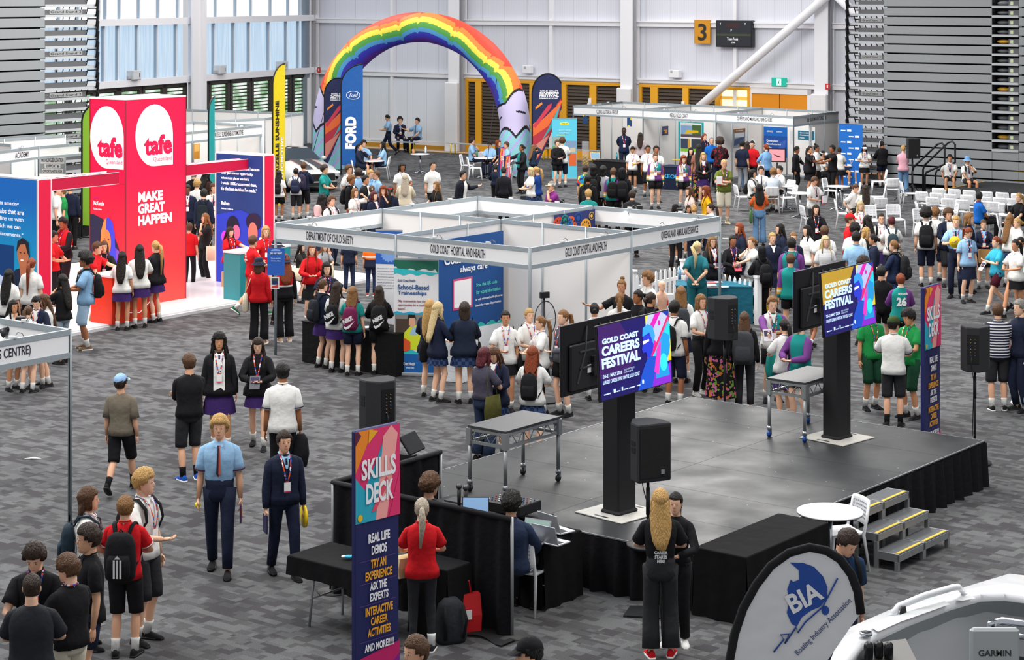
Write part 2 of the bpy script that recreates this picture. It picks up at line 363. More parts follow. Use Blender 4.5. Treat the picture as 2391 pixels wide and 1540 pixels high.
def winmat(name, lo, hi, c0, c1, st):
    m, nt, b, N, L = nodes(name); t = N('ShaderNodeTexCoord'); mp = N('ShaderNodeMapping'); mp.inputs['Scale'].default_value = (14, 1, .5); L(t.outputs['Object'], mp.inputs[0])
    n = N('ShaderNodeTexNoise'); n.inputs['Scale'].default_value = 1.0; L(mp.outputs[0], n.inputs[0])
    r = N('ShaderNodeValToRGB'); r.color_ramp.elements[0].position = lo; r.color_ramp.elements[1].position = hi
    r.color_ramp.elements[0].color = hexc(c0); r.color_ramp.elements[1].color = hexc(c1); L(n.outputs[0], r.inputs[0])
    b.inputs['Base Color'].default_value = (.1, .1, .1, 1); L(r.outputs[0], b.inputs['Emission Color']); b.inputs['Emission Strength'].default_value = st
    return m
GL1 = winmat('bright_sheet_window', .2, .8, '#e4edf5', '#ffffff', 1.25); GL2 = winmat('blue_sheet_window', .25, .75, '#a6c6e2', '#cfe3f3', .95)
FRM = mat('#8fa1b1', .5)
nw = 0
for (pa, pb, mull) in ((60, 433, (94, 138, 182, 231, 246, 279, 324, 369, 415)), (466, 712, (503, 549, 585, 631, 672, 700))):
    for z0, z1, gm_ in ((zr1+.1, 7.9, GL1), (zr2+.08, zr1-.12, GL2)):
        nw += 1; r2 = fr('window_%d' % nw, LW); m = MB(); fbox(m, lx(pa), lx(pb), .12, .16, z0, z1, gm_); m.build('translucent_sheet', r2)
        m = MB()
        for i, q in enumerate(mull):
            x = lx(q+(3 if z0 > 5 else -2)); fbox(m, x-.06, x+.06, .02, .12, z0, z1, FRM); fbox(m, x-.02, x+.02, .0, .02, z0, z1, WHITE)
        m.build('window_frame', r2)
def outside():
    m, nt, b, N, L = nodes('garden_view_glass'); t = N('ShaderNodeTexCoord'); n = N('ShaderNodeTexNoise'); n.inputs['Scale'].default_value = 1.6; n.inputs['Detail'].default_value = 6; L(t.outputs['Object'], n.inputs[0])
    r = N('ShaderNodeValToRGB'); e = r.color_ramp.elements; e[0].position = .3; e[0].color = hexc('#3e7a4a'); e[1].position = .62; e[1].color = hexc('#f4fbf2'); q = e.new(.45); q.color = hexc('#9cc79a'); q = e.new(.54); q.color = hexc('#d5ecdc')
    L(n.outputs[0], r.inputs[0]); b.inputs['Base Color'].default_value = (.1, .1, .1, 1); L(r.outputs[0], b.inputs['Emission Color']); b.inputs['Emission Strength'].default_value = 1.0
    return m
OUT = outside(); DKF = mat('#38332f', .5)
r2 = None
for k, (a, b_) in enumerate(((100, 155), (168, 216), (228, 271), (283, 325), (338, 379), (390, 431), (472, 482), (493, 531), (543, 581), (592, 630), (644, 676), (687, 716))):
    r2 = fr('window_%d' % (5+k), LW); x0, x1 = lx(a), lx(b_); m = MB(); zt = 2.98
    m2 = MB(); fbox(m2, x0, x1, .1, .12, .25, zt, OUT); m2.build('pane', r2)
    fbox(m, x0-.16, x0, -.02, .12, .0, zt+.12, DKF); fbox(m, x1, x1+.16, -.02, .12, 0, zt+.12, DKF); fbox(m, x0-.16, x1+.16, -.02, .12, zt, zt+.14, DKF); m.build('window_frame', r2)
    m = MB()
    for j in range(19): z = .3+j*.148; m.bar((x0, .04, z), (x1, .04, z), .02, .05, DKF, up=(0, .3, .9))
    m.build('louvre_slats', r2)
for px, lab in ((304, 'left of the three'), (505, 'middle of the three'), (650, 'right of the three')):
    x = lx(px, 175); m = MB(); fbox(m, -.25, .25, -.2, .15, 0, .36, mat('#c4c8cc', .5), bev=.02); fbox(m, -.45, -.25, -.1, .0, .05, .15, GREYW); fbox(m, .1, .14, -.21, -.2, .1, .25, mat('#555555'))
    one('heater_box', 'white metal junction box on window rail, '+lab, 'box', m, LW.P(x, -.15, zr2+.08), LW.a, 'junction boxes above the louvre windows')
# ================================================================ exhibition booths (2.48 m shell scheme)
PANEL = mat('#e9e6e3', .6); FASC = mat('#eff0f1', .5); AL = mat('#a2adb3', .42, .25); INK = mat('#2b2838', .6)
BH = 2.48
class Sh:
    """local axes from two ground points; x along the run, y away (left of the run)"""
    def __init__(s, p, q): s.p = np.array(p, float); s.p[2] = 0; s.q = np.array(q, float); s.q[2] = 0; s.L = float(np.linalg.norm(s.q-s.p)); s.a = atan2(*(s.q-s.p)[[1, 0]])
def wall_run(root, p, q, side=1):
    """solid infill panels in 1 m bays between alloy posts; p, q in the root's frame"""
    p, q = np.array(p, float), np.array(q, float); L = np.linalg.norm(q-p); n = max(1, round(L)); d = (q-p)/L
    f = MB(); f.bar(p+Z*BH-Z*.035, q+Z*BH-Z*.035, .04, .07, AL); f.bar(p+Z*.04, q+Z*.04, .04, .07, AL); f.build('panel_rail', root)
    for i in range(n):
        a, b = p+d*L*i/n, p+d*L*(i+1)/n
        m = MB(); m.bar(a+Z*BH/2+d*.02, b+Z*BH/2-d*.02, .008, BH-.1, PANEL); m.build('wall_panel', root)
    for i in range(n+1):
        a = p+d*L*i/n; m = MB(); m.cyl(a+Z*.0, a+Z*BH, .024, AL, 8); m.build('post', root)
def fascia(root, p, q, texts=(), h=.365, mt=None, sgn=1):
    """name board high between two posts; texts = (string, start fraction, end fraction)"""
    p, q = np.array(p, float), np.array(q, float); L = np.linalg.norm(q-p); d = (q-p)/L
    mt = mt or FASC
    m = MB(); m.bar(p+Z*(BH-h/2), q+Z*(BH-h/2), .014, h-.1, mt); f = m.build('fascia', root)
    m = MB(); m.bar(p+Z*(BH-.035), q+Z*(BH-.035), .04, .07, AL); m.bar(p+Z*(BH-h+.035), q+Z*(BH-h+.035), .04, .07, AL); m.build('fascia_rail', f)
    for e in (p, q): m = MB(); m.cyl(e, e+Z*BH, .026, AL, 10); m.build('post', root)
    m = MB(); O = p+Z*(BH-h)
    for t, a, b in texts: m.text(t, L*a, h*.29, L*(b-a), h*.42, O, d, Z, INK, .012, .012)
    if texts: m.build('lettering', f)
    m = MB()
    for k in (.3, .7):
        c = p+d*L*k+Z*(BH+.02); m.box(c, (.1, .03, .03), mat('#d8d8d8')); m.tube([c+d*.03, c+d*.08+Z*.05, c+d*.14+Z*.03, c+d*.17-Z*.01], .006, mat('#777777'), 5)
    m.build('cable_clip', f)
    return f
def spot(name, label, p, dirv, group='clip-on spotlights on the booth rails'):
    r = thing('spotlight', label, 'spotlight', p, 0, group); d = nrm(dirv)
    m = MB(); m.box((0, 0, 0), (.12, .09, .16), mat('#17171a', .5), bev=.01); m.build('clamp', r)
    m = MB(); m.cyl(d*.02, d*.2, .04, mat('#1a1a1e', .5), 12); m.cyl(d*.2, d*.3, .045, mat('#2e2e32', .4), 12, .07); m.build('lamp_body', r)
    m = MB(); m.ball(d*.32, .072, mat('#fffdf4', .3, emit=4.0), 12, 8); m.build('bulb', r)
    return r
# ---- hospital block: four 3 m cells
B0 = np.array([.303, 33.57, 0]); ang = -A0
hb = thing('exhibition_booth_block', 'large white shell-scheme booth block with hospital, ambulance and child safety name boards', 'booth', B0, ang)
# local frame: x = U, y = V
e = lambda a, b: (float(a), float(b), 0.0)
for t, a, b in (('DEPARTMENT OF CHILD SAFETY', (-6, 0), (-3, 0)), ('GOLD COAST HOSPITAL AND HEALTH', (-3, 0), (0, 0))):
    fascia(hb, e(*a), e(*b), ((t, .27, .66) if 'CHILD' in t else (t, .27, .68),))
fascia(hb, e(0, 0), e(0, 3), (('GOLD COAST HOSPITAL AND HEALTH', .33, .74),)); fascia(hb, e(0, 3), e(0, 6), (('QUEENSLAND AMBULANCE SERVICE', .32, .74),))
fascia(hb, e(-6, 0), e(-6, 3)); wall_run(hb, e(-6, 3), e(-6, 6)) if 0 else fascia(hb, e(-6, 3), e(-6, 6)); fascia(hb, e(-6, 6), e(-3, 6)); fascia(hb, e(-3, 6), e(0, 6))
wall_run(hb, e(-6, 3), e(-3, 3)); wall_run(hb, e(-3, 3), e(0, 3)); wall_run(hb, e(-3, 0), e(-3, 3)); wall_run(hb, e(-3, 3), e(-3, 6))
# clips along the inner rail
for px, py, lab in ((1222, 465, 'leftmost of the pair on the rear rail'), (1311, 473, 'right of the pair on the rear rail'), (1493, 488.5, 'left of the pair above the ambulance booth'), (1587, 495, 'right of the pair above the ambulance booth')):
    spot('s', 'black clip-on spotlight with glowing bulb, '+lab, G(px, py, BH-.03), (-.85, -.4, -.28))
# ---- rear right block
def L3(px, py, z=BH): return G(px, py, z)
P = [L3(1339, 246.5), L3(1501.5, 253.7), L3(1672, 262), L3(1853, 271.5)]; Q = L3(1957, 260); O_ = P[3].copy(); O_[2] = 0
rb = thing('exhibition_booth_row', 'white booth row with transport and manufacturing name boards near the orange doors', 'booth', O_, 0)
pl = [p-O_ for p in P]; 
for p in pl: p[2] = 0
q = Q-O_; q[2] = 0
for i, (t, a, b) in enumerate((('COLAS AUSTRALIA GROUP', .34, .65), ('KEOLIS GOLD COAST', .38, .62), ('QUEENSLAND MANUFACTURING HUBS', .28, .73))): fascia(rb, pl[i], pl[i+1], ((t, a, b),))
fascia(rb, pl[3], q, (('QUEENSLAND MANUFACTURING HUBS', .28, .72),), mt=mat('#b9b9b8', .5))
bk = [p+q for p in pl]
for i in range(3): wall_run(rb, bk[i], bk[i+1])
for i in (0, 1, 2): 
    if i: wall_run(rb, pl[i], bk[i])
wall_run(rb, pl[0]+q*.55, bk[0]); fascia(rb, pl[0], bk[0])
wall_run(rb, pl[3]+(bk[3]-pl[3])*.35, bk[3])
# ---- left blocks
a, b, c_ = L3(90, 341), L3(214, 326), L3(-60, 359); O_ = a.copy(); O_[2] = 0
lb = thing('exhibition_booth_row', 'white booth row behind the blue lightbox wall, music college name board', 'booth', O_, 0)
def loc(p, O=None): r = np.array(p)-(O_ if O is None else O); r[2] = 0; return r
fascia(lb, loc(c_), loc(a), (('ACADEMY', .62, .84),)); fascia(lb, loc(a), loc(a)+V*3.4, (('MUSIC INDUSTRY COLLEGE YRS 10-12', .42, 1.0),))
bl, br = loc(a)-U*3, loc(a)+V*3.4-U*3
fascia(lb, bl-V*3, bl); wall_run(lb, bl-V*3, bl); wall_run(lb, bl, br); wall_run(lb, bl, loc(a)*1.0-U*.0) if 0 else None
wall_run(lb, bl, loc(a)-U*1.2)
O_ = L3(611, 291); O_[2] = 0
fb = thing('exhibition_booth_row', 'white booths with automotive name board behind the tall red tower', 'booth', O_, 0)
f0 = loc(L3(432, 308)); f1 = loc(L3(611, 291)); fm = loc(L3(449, 306.5))
fascia(fb, fm, f1, (('FRIZELLE SUNSHINE AUTOMOTIVE', .3, .72),)); fascia(fb, fm-(f1-fm)*.6, fm)
g0, g1 = loc(L3(452, 283)), f1
wall_run(fb, g0, g1*.98+g0*.02); wall_run(fb, fm-U*3, g0) 
wl, wr = loc(L3(400, 253.5)), loc(L3(708, 263)); wall_run(fb, wl, wr); wall_run(fb, loc(L3(618, 275)), wr); wall_run(fb, loc(L3(480, 281)), loc(L3(618, 275)))
# ---- bottom left booth
O_ = L3(163, 768); O_[2] = 0
nb = thing('exhibition_booth', 'white booth corner with admissions centre name board at left edge', 'booth', O_, 0)
p0 = -V*3.0; fascia(nb, p0, (0, 0, 0), (('(QUEENSLAND TERTIARY ADMISSIONS CENTRE)', .03, .79),)); fascia(nb, -U*3, (0, 0, 0)); fascia(nb, p0-U*3, p0)
spot('s', 'black clip-on spotlight with glowing bulb above the admissions centre board', G(48, 752, BH-.05), (-.78, -.3, -.45))

# ================================================================ red training-college stand
TA = radians(36); TU = np.array([cos(TA), -sin(TA), 0]); TV = np.array([sin(TA), cos(TA), 0])
RED = '#e2103f'
def grad(name, c0, c1, z0, z1, em=.0, xk=0):
    m, nt, b, N, L = nodes(name); t = N('ShaderNodeTexCoord'); s = N('ShaderNodeSeparateXYZ'); L(t.outputs['Object'], s.inputs[0])
    r = N('ShaderNodeMapRange'); r.inputs[1].default_value = z0; r.inputs[2].default_value = z1; L(s.outputs[2], r.inputs[0])
    x = N('ShaderNodeMix', data_type='RGBA'); x.inputs[6].default_value = hexc(c0); x.inputs[7].default_value = hexc(c1); L(r.outputs[0], x.inputs[0])
    L(x.outputs[2], b.inputs['Base Color']); L(x.outputs[2], b.inputs['Emission Color']); b.inputs['Emission Strength'].default_value = em; b.inputs['Roughness'].default_value = .5
    return m
def tlocal(p, O): d = np.array(p)-O; return np.array([np.dot(d, TU), np.dot(d, TV), d[2]])
PO = G(165, 773, .1); PO[2] = 0
pf = MB(); fbox(pf, -7.5, 0, 0, 9.6, .0, .1, mat('#f2f0f2', .12)); pl_ = thing('display_platform', 'white glossy raised platform under the red stand', 'platform', PO, -TA)
pf.build('deck', pl_); m = MB(); fbox(m, -7.52, .02, -.02, 9.62, 0, .06, mat('#c9c9cc')); m.build('edge_trim', pl_)
TC = D_(293, 42.1, .1)
tw = thing('display_tower', 'tall red lightbox tower with round white college logo, reads make great happen', 'display tower', TC, -TA)
WW, VV, TH = 1.09, 1.76, 4.4
m = MB(); fbox(m, -WW, 0, 0, VV, 0, TH, grad('lightbox_red', '#ff3a30', '#e40040', 0, 2.8, .35)); m.build('lightbox', tw)
m = MB()
for (x, y) in ((0, 0), (-WW, 0), (0, VV)): fbox(m, x-.012, x+.012, y-.012, y+.012, 0, TH, mat('#9a2438', .5))
fbox(m, -WW, 0, -.01, 0, 2.62, 2.64, mat('#a11c3c')); fbox(m, -WW-.01, .01, -.01, VV+.01, TH, TH+.03, WHITE); m.build('edge_frame', tw)
WEM = mat('#fbf7fb', .5, emit=.35)
def logo(O, R, W_, cx, base, s, wscale, name):
    """round white mark, flat lower right corner, lower case word in red"""
    m = MB(); rx, ry = .42*s*wscale, .62*s; k = []
    for i in range(40):
        t = pi*2*i/40
        x, y = cx+rx*cos(t), base+ry+ry*sin(t)
        if -pi/2 < (t if t < pi else t-2*pi) < 0: continue
        k.append((x, y))
    k += [(cx, base), (cx+rx, base), (cx+rx, base+ry*.35)]
    # order: 0..pi.. 3pi/2 then corner
    m.poly(k, O, R, Z, WEM, .012)
    rm = mat('#dd0a45', .5, emit=.3)
    m.text('tafe', cx-rx*.55, base+ry*.36, rx*1.5, ry*.66, O, R, Z, rm, .02, .045)
    m.text('Queensland', cx-rx*.05, base+ry*.13, rx*.98, ry*.17, O, R, Z, rm, .02, .0)
    return m.build('round_logo', tw)
logo((-WW, 0, 0), (1, 0, 0), WW, .53, 2.93, 1.07, 1.15, 'a')
logo((0, 0, 0), (0, 1, 0), VV, .82, 2.95, 1.07, 1.22, 'b')
m = MB()
for i, (t, w_) in enumerate((('MAKE', .72), ('GREAT', .78), ('HAPPEN', .98))): m.text(t, .35, 2.21-i*.25, w_, .215, (0, 0, 0), (0, 1, 0), Z, WEM, .012, .05)
m.build('lettering', tw)
SK, HAIRB = mat('#f08a4a', .5, emit=.25), mat('#3a4be0', .5, emit=.25)
m = MB(); O = (-WW, 0, 0); X = (1, 0, 0)
m.text('McKenzie', .12, 2.13, .32, .09, O, X, Z, WEM, .012, .03); m.text('Business trainee', .12, 2.03, .25, .04, O, X, Z, WEM, .012, .02); m.text('brisbane'[:0] or '-----', .12, 2.27, .15, .02, O, X, Z, mat('#8a1aa0'), .012)
m.poly([(0, .3), (0, 1.92), (.12, 1.93), (.4, 1.85), (.7, 1.6), (.9, 1.25), (1.0, .8), (1.02, .3)], O, X, Z, mat('#23304e', .5, emit=.1), .008)
m.poly([(.72, 1.3), (.9, 1.2), (1.02, .8), (1.05, .4), (.7, .4)], O, X, Z, mat('#7a52c8', .5, emit=.2), .01)
m.poly([(.02, .1), (.02, .6), (.15, .75), (.38, .9), (.68, .9), (.95, .78), (1.07, .6), (1.08, .1)], O, X, Z, mat('#e0324a', .5, emit=.25), .012)
m.poly([(.3, .85), (.33, 1.25), (.36, 1.6), (.45, 1.83), (.56, 1.9), (.7, 1.82), (.78, 1.5), (.8, 1.1), (.86, .88), (.6, .8)], O, X, Z, HAIRB, .014)
m.poly([(.3, .86), (.33, 1.25), (.36, 1.6), (.45, 1.83), (.52, 1.88), (.5, 1.5), (.44, 1.0)], O, X, Z, mat('#e8964a', .5, emit=.25), .016)
m.poly([(.44, .95), (.46, .7), (.6, .6), (.66, .95)], O, X, Z, mat('#e0703c', .5, emit=.2), .017)
m.ell(.53, 1.36, .135, .27, O, X, Z, SK, .018); dk = mat('#4a2038')
for (x, y, a, b) in ((.48, 1.43, .03, .012), (.59, 1.43, .03, .012), (.53, 1.33, .015, .03), (.53, 1.23, .05, .018)): m.ell(x, y, a, b, O, X, Z, dk if y != 1.23 else mat('#ffffff', emit=.2), .022, 12)
m.poly([(.4, .55), (.5, .84), (.6, .84), (.72, .55), (.72, .1), (.42, .1)], O, X, Z, mat('#f6c2b0', .5, emit=.2), .015); m.build('printed_portrait', tw)
# lightbox walls and beams
def lightbox(name, label, corner, w, d, h, facem, side='#dc1040'):
    r = thing(name, label, 'display wall', corner, -TA); m = MB(); fbox(m, -w, 0, 0, .004, 0, h, facem); fbox(m, -w, 0, .004, d, 0, h, mat(side, .5, emit=.12)); m.build('lightbox', r)
    m = MB()
    for x, y in ((0, 0), (-w, 0), (0, d)): fbox(m, x-.015, x+.015, y-.015, y+.015, 0, h, mat('#ecd6dc', .5))
    fbox(m, -w, 0, 0, d, h, h+.03, WHITE); m.build('edge_frame', r); return r
LB = D_(88, 39.4, .1); lbx = lightbox('lightbox_wall', 'blue lightbox wall with nurse portrait and red end, left of tower', LB, 3.2, .34, 2.96, grad('lightbox_blue', '#0aa6c0', '#0a5fb0', .2, 2.6, .45))
m = MB(); O = (-3.2, 0, 0); X = (1, 0, 0)
for i, t in enumerate(('"TAFE Queensland has amazing', 'facilities with clinical labs that are', 'just like hospitals, providing us with', 'real world experience which we can', 'easily transfer across to placements."')):
    w_ = (1.75, 2.05, 2.3, 2.15, 2.25)[i]; m.text(t, 3.2-.3-w_+(-.15, 0, .0, -.1, -.02)[i]-.1, 2.4-i*.155, w_, .105, O, X, Z, WEM, .012, .02)
m.text('a', 1.72, 1.62, .07, .07, O, X, Z, WEM, .012, .03); m.build('lettering', lbx)
m = MB(); b1 = mat('#0b3f7c', .5, emit=.2); m.rect(1.55, .1, 2.5, 1.62, O, X, Z, b1, .008)
m.poly([(2.2, 0), (2.3, .9), (2.55, 1.15), (2.75, 1.2), (3.05, 1.0), (3.18, .8), (3.18, 0)], O, X, Z, mat('#1b2a4c', .5, emit=.1), .012)
m.ell(2.78, 1.48, .17, .27, O, X, Z, mat('#c9764e', .5, emit=.25), .016); m.poly([(2.66, 1.3), (2.9, 1.3), (2.95, 1.0), (2.72, .9)], O, X, Z, mat('#c9764e', .5, emit=.2), .014)
m.poly([(2.58, 1.5), (2.62, 1.72), (2.78, 1.8), (2.95, 1.72), (3.0, 1.4), (2.92, 1.5), (2.85, 1.68), (2.7, 1.66)], O, X, Z, mat('#2a2430', .5), .018)
for (x, y, a, b_) in ((2.71, 1.5, .03, .012), (2.83, 1.5, .03, .012)): m.ell(x, y, a, b_, O, X, Z, dk, .02, 10)
m.ell(2.76, 1.35, .055, .02, O, X, Z, mat('#ffffff', emit=.2), .02, 10)
m.poly([(1.55, .55), (1.7, .9), (1.95, 1.05), (2.25, .95), (2.3, .6), (2.1, .35), (1.7, .3)], O, X, Z, mat('#c8d4ee', .5, emit=.3), .014); m.ell(1.95, .68, .14, .16, O, X, Z, mat('#3a7ad0', emit=.2), .018); m.build('printed_portrait', lbx)
RB = D_(615.6, 45.2, .1); rbx = lightbox('lightbox_wall', 'dark blue lightbox wall with make-up artist picture and red end', RB, 1.5, .34, 2.96, grad('lightbox_navy', '#c020a0', '#12306c', 0, 1.5, .4))
m = MB(); O = (-1.5, 0, 0)
for i, (t, w_) in enumerate((('I chose TAFE Queensland because', 1.2), ('they gave me an opportunity', 1.0), ("when most places wouldn't.", .88), ('I would 100% recommend them,', 1.12), ('it\'s the best decision I\'ve made."', 1.12))): m.text(t, .18, 2.6-i*.12, w_, .085, O, X, Z, WEM, .012, .025)
m.text('Raihan', .18, 1.78, .26, .09, O, X, Z, WEM, .012, .03); m.text('Certificate III in Make-Up', .18, 1.67, .38, .045, O, X, Z, WEM, .012, .02); m.build('lettering', rbx)
m = MB(); m.poly([(.02, 0), (.02, 1.55), (.8, 1.7), (1.48, 1.5), (1.48, 0)], O, X, Z, mat('#2438b8', .5, emit=.25), .006)
m.poly([(.35, 0), (.4, .7), (.55, .95), (.75, .8), (.85, .4), (.9, 0)], O, X, Z, mat('#b0208c', .5, emit=.3), .012); m.poly([(.85, 0), (.9, .6), (1.1, .95), (1.3, .8), (1.45, .3), (1.45, 0)], O, X, Z, mat('#1a1a40', .5), .012)
m.ell(.55, 1.3, .2, .25, O, X, Z, mat('#171430'), .014); m.ell(.66, 1.18, .12, .17, O, X, Z, mat('#d8648c', emit=.3), .016); m.ell(1.2, 1.45, .24, .2, O, X, Z, mat('#281638'), .014); m.ell(1.18, 1.2, .15, .24, O, X, Z, mat('#e07060', emit=.3), .016)
m.poly([(1.33, .3), (1.48, .35), (1.48, 1.15), (1.38, 1.1)], O, X, Z, mat('#fff4e0', emit=.5), .018); m.ell(1.4, .75, .07, .1, O, X, Z, mat('#d01060', emit=.3), .02); m.ell(.3, 1.05, .12, .14, O, X, Z, mat('#c03ad0', emit=.3), .01); m.build('printed_portrait', rbx)
def beam(name, label, p, L_, w_=.5):
    r = thing(name, label, 'beam', p, -TA); m = MB(); h = .24
    fbox(m, -.02, 0, 0, L_, -h, 0, mat('#c4083c', .5, emit=.08)); fbox(m, -.01, .005, 0, L_, -.012, .0, mat('#f2dfe4')); fbox(m, -.01, .005, 0, L_, -h-.01, -h, mat('#f2dfe4')); fbox(m, -w_, -w_+.02, 0, L_, -h, 0, mat('#c4083c', .5)); fbox(m, -w_, 0, L_-.01, L_, -h, 0, mat('#c4083c', .5)); m.build('red_cladding', r)
    m = MB(); n = int(L_/.45)
    for x in (-.04, -w_+.04): m.tube([(x, 0, -.02), (x, L_, -.02)], .02, WHITE, 6)
    for i in range(n): y0, y1 = L_*i/n, L_*(i+1)/n; m.tube([(-.04, y0, -.02), (-w_+.04, y1, -.02)], .012, WHITE, 5); m.tube([(-.04, y1, -.02), (-w_+.04, y1, -.02)], .012, WHITE, 5)
    m.build('truss', r)
ZB = 3.06
beam('truss_beam', 'red clad truss beam joining left lightbox wall to the tower', D_(119, 39.8, ZB), 1.81, .4)
beam('truss_beam', 'red clad truss beam joining tower to the right lightbox wall', D_(436, 43.9, 2.98), 2.07, .3)
def counter(name, label, p, w, d, h, col, rot=-TA):
    r = thing(name, label, 'counter', p, rot); m = MB(); fbox(m, -w, 0, 0, d, 0, h-.04, mat(col, .45)); m.build('counter_body', r); m = MB(); fbox(m, -w-.01, .01, -.01, d+.01, h-.04, h, mat('#f0ecec', .3)); m.build('counter_top', r); return r
cr = counter('reception_counter', 'orange-red reception counter in front of the red tower', G(261, 758, .1)*np.array([1, 1, 0])+Z*.1, .62, 1.3, .98, '#e23a1e')
m = MB(); m.text('training', .15, .62, .4, .07, (0, 0, 0), (0, 1, 0), Z, WEM, .012, .01); m.tube([(.012, .35, .2), (.012, .75, .15), (.012, 1.05, .35), (.012, 1.15, .7)], .008, WEM, 5); m.poly([(.95, .2), (1.2, .25), (1.1, .45)], (0, 0, 0), (0, 1, 0), Z, mat('#b8281a'), .01); m.build('printed_outline', cr)
counter('reception_counter', 'teal reception counter with white top at right end of the red stand', G(561, 702, .1)*np.array([1, 1, 0])+Z*.1, .5, 1.6, 1.05, '#1f8a92')
# ================================================================ folded grandstands
PLK = mat('#868a8d', .55, bump=.1, bscale=40); PLD = mat('#56575a', .6); SHELF = mat('#aaaeb2', .45); BLK = mat('#15161a', .5); BLKR = mat('#141519', .9)
def stand(name, label, f, xs, rows, pitch, zb, num, gap=None, sgn=1):
    """xs = (board start, board end, side start, side end) along the frame"""
    r = thing(name, label, 'grandstand', f.o, f.a); x0, x1, s0, s1 = xs; d = .9
    m = MB(); lo, hi = min(x0, s0)+.3, (gap[1] if gap else max(x1, s1))-.1
    fbox(m, x0 if sgn > 0 else x0, x1, .25, 3, 0, zb+rows*pitch, BLKR); m.build('back_frame', r)
    for i in range(rows):
        z = zb+i*pitch; m = MB(); fbox(m, x0, x1, 0, .04, z+.045, z+pitch-.005, PLK, bev=.008); rb = m.build('riser_board', r)
        m = MB(); fbox(m, s0, s1, .05, .09, z+.1, z+pitch-.07, PLD); fbox(m, s0-(.45 if s0 < x0 else 0), s1+(.45 if s1 > x1 else 0), -.02, .3, z+.02, z+.1, SHELF); m.build('side_shelf', r)
        if i % 4 == 1:
            a = s0+(s1-s0)*.12; b = s1-(s1-s0)*.1; m = MB(); fbox(m, a, b, .03, .05, z+.13, z+.27, mat('#8e9090', .5))
            m.text('Grand Stand %d' % num, a+.04, z+.16, (b-a)-.08, .075, (0, .03, 0), R3, U3, mat('#26272a'), .004, .01); m.build('name_plate', rb)
    m = MB(); e0 = s0-.25 if s0 < x0 else s1+.25; k = -1 if s0 < x0 else 1
    for i in range(rows+2):
        z = zb+i*pitch-.3
        for j in range(6):
            xx = e0+k*(.05+.0*j)-k*j*.16; q = .12*j
            if j == 0: m.tube([(xx, -.1, z), (xx+k*.12, -.1, z+.85), (xx-k*.02, -.1, z+.95), (xx-k*.35, -.1, z+.95)], .026, BLK, 5)
            m.tube([(xx-k*.1, .3+q, z), (xx+k*.0, .3+q, z+pitch*1.0)], .02, BLK, 4)
        m.tube([(e0, .3, z+.2), (e0-k*.9, .3, z+.2)], .02, BLK, 4)
    m.build('guard_rails', r)
    return r
GR = Frame(G(2100, 437)[:2], -radians(36)); gx = lambda px: GR.hit(px, 350)[0]
gr = stand('folded_grandstand', 'tall folded grey grandstand number 3 on the right', GR, (gx(2064), gx(2316), gx(2003), gx(2064)), 20, .322, .12, 3)
for i in range(20):
    z = .12+i*.322; x0, x1 = gx(2316), gx(2378)
    m = MB()
    if i < 4: fbox(m, x0, x1, .02, .06, z+.045, z+.317, PLK)
    else: fbox(m, x0, x1, -.02, .3, z, z+.08, SHELF); fbox(m, x0+.55, x1, .1, .14, z+.08, z+.26, PLD); fbox(m, x0+.62, x0+.72, .085, .1, z+.1, z+.22, mat('#b9c6a0')); m.ball((x0+.3, .3, z+.16), (.24, .12, .07), mat('#c8952a' if i % 5 == 0 else '#5a5c60', .4)); fbox(m, x0, x1, .5, .55, z, z+.32, BLKR)
    m.build('seat_bay', gr)
    m = MB(); fbox(m, x1+.02, x1+2.5, 0, .04, z+.045, z+.317, PLK, bev=.008); m.build('riser_board', gr)
GLo = D_(105, 65.0); GL = Frame(GLo[:2]-V[:2]*9, radians(52)); gl_ = lambda px: GL.hit(px, 200)[0]
stand('folded_grandstand', 'tall folded grey grandstand number 2 at the upper left', GL, (0, 9, 9.0, 9.0+1.75), 22, .343, .1, 2)
# folded shell seats in front of the grandstand
def shell_seat(name, label, loc, rot, col, group):
    r = thing(name, label, 'seat', loc, rot, group); m = MB(); c = mat(col, .35)
    rs = []
    for i in range(9):
        t = i/8; z = .22+.62*t; w = .25*(1-.35*max(0, (t-.72)/.28)**2) if t > .5 else .25-.05*(1-t*2)**2; y = .10-.05*sin(t*pi)
        rs.append([(w*a, y+.05*(a*a)*-1, z) for a in np.linspace(-1, 1, 9)]+[(w*a, y+.03-.05*a*a, z) for a in np.linspace(1, -1, 9)])
    m.rings(rs, c); m.build('back_shell', r)
    m = MB(); rs = [[(.21*s*a, -.06-.03*s*(1-a*a)+dy, z) for a in np.linspace(-1, 1, 7)]+[(.21*s*a, 0.02+dy, z) for a in np.linspace(1, -1, 7)] for z, s, dy in ((.2, .7, .04), (.26, .95, .02), (.45, 1, 0), (.58, .9, .0), (.64, .6, .02))]
    m.rings(rs, c); m.build('seat_pan', r)
    m = MB(); m.bar((-.2, .06, 0), (-.2, .06, .3), .04, .04, BLK); m.bar((.2, .06, 0), (.2, .06, .3), .04, .04, BLK); m.build('bracket', r)
    return r
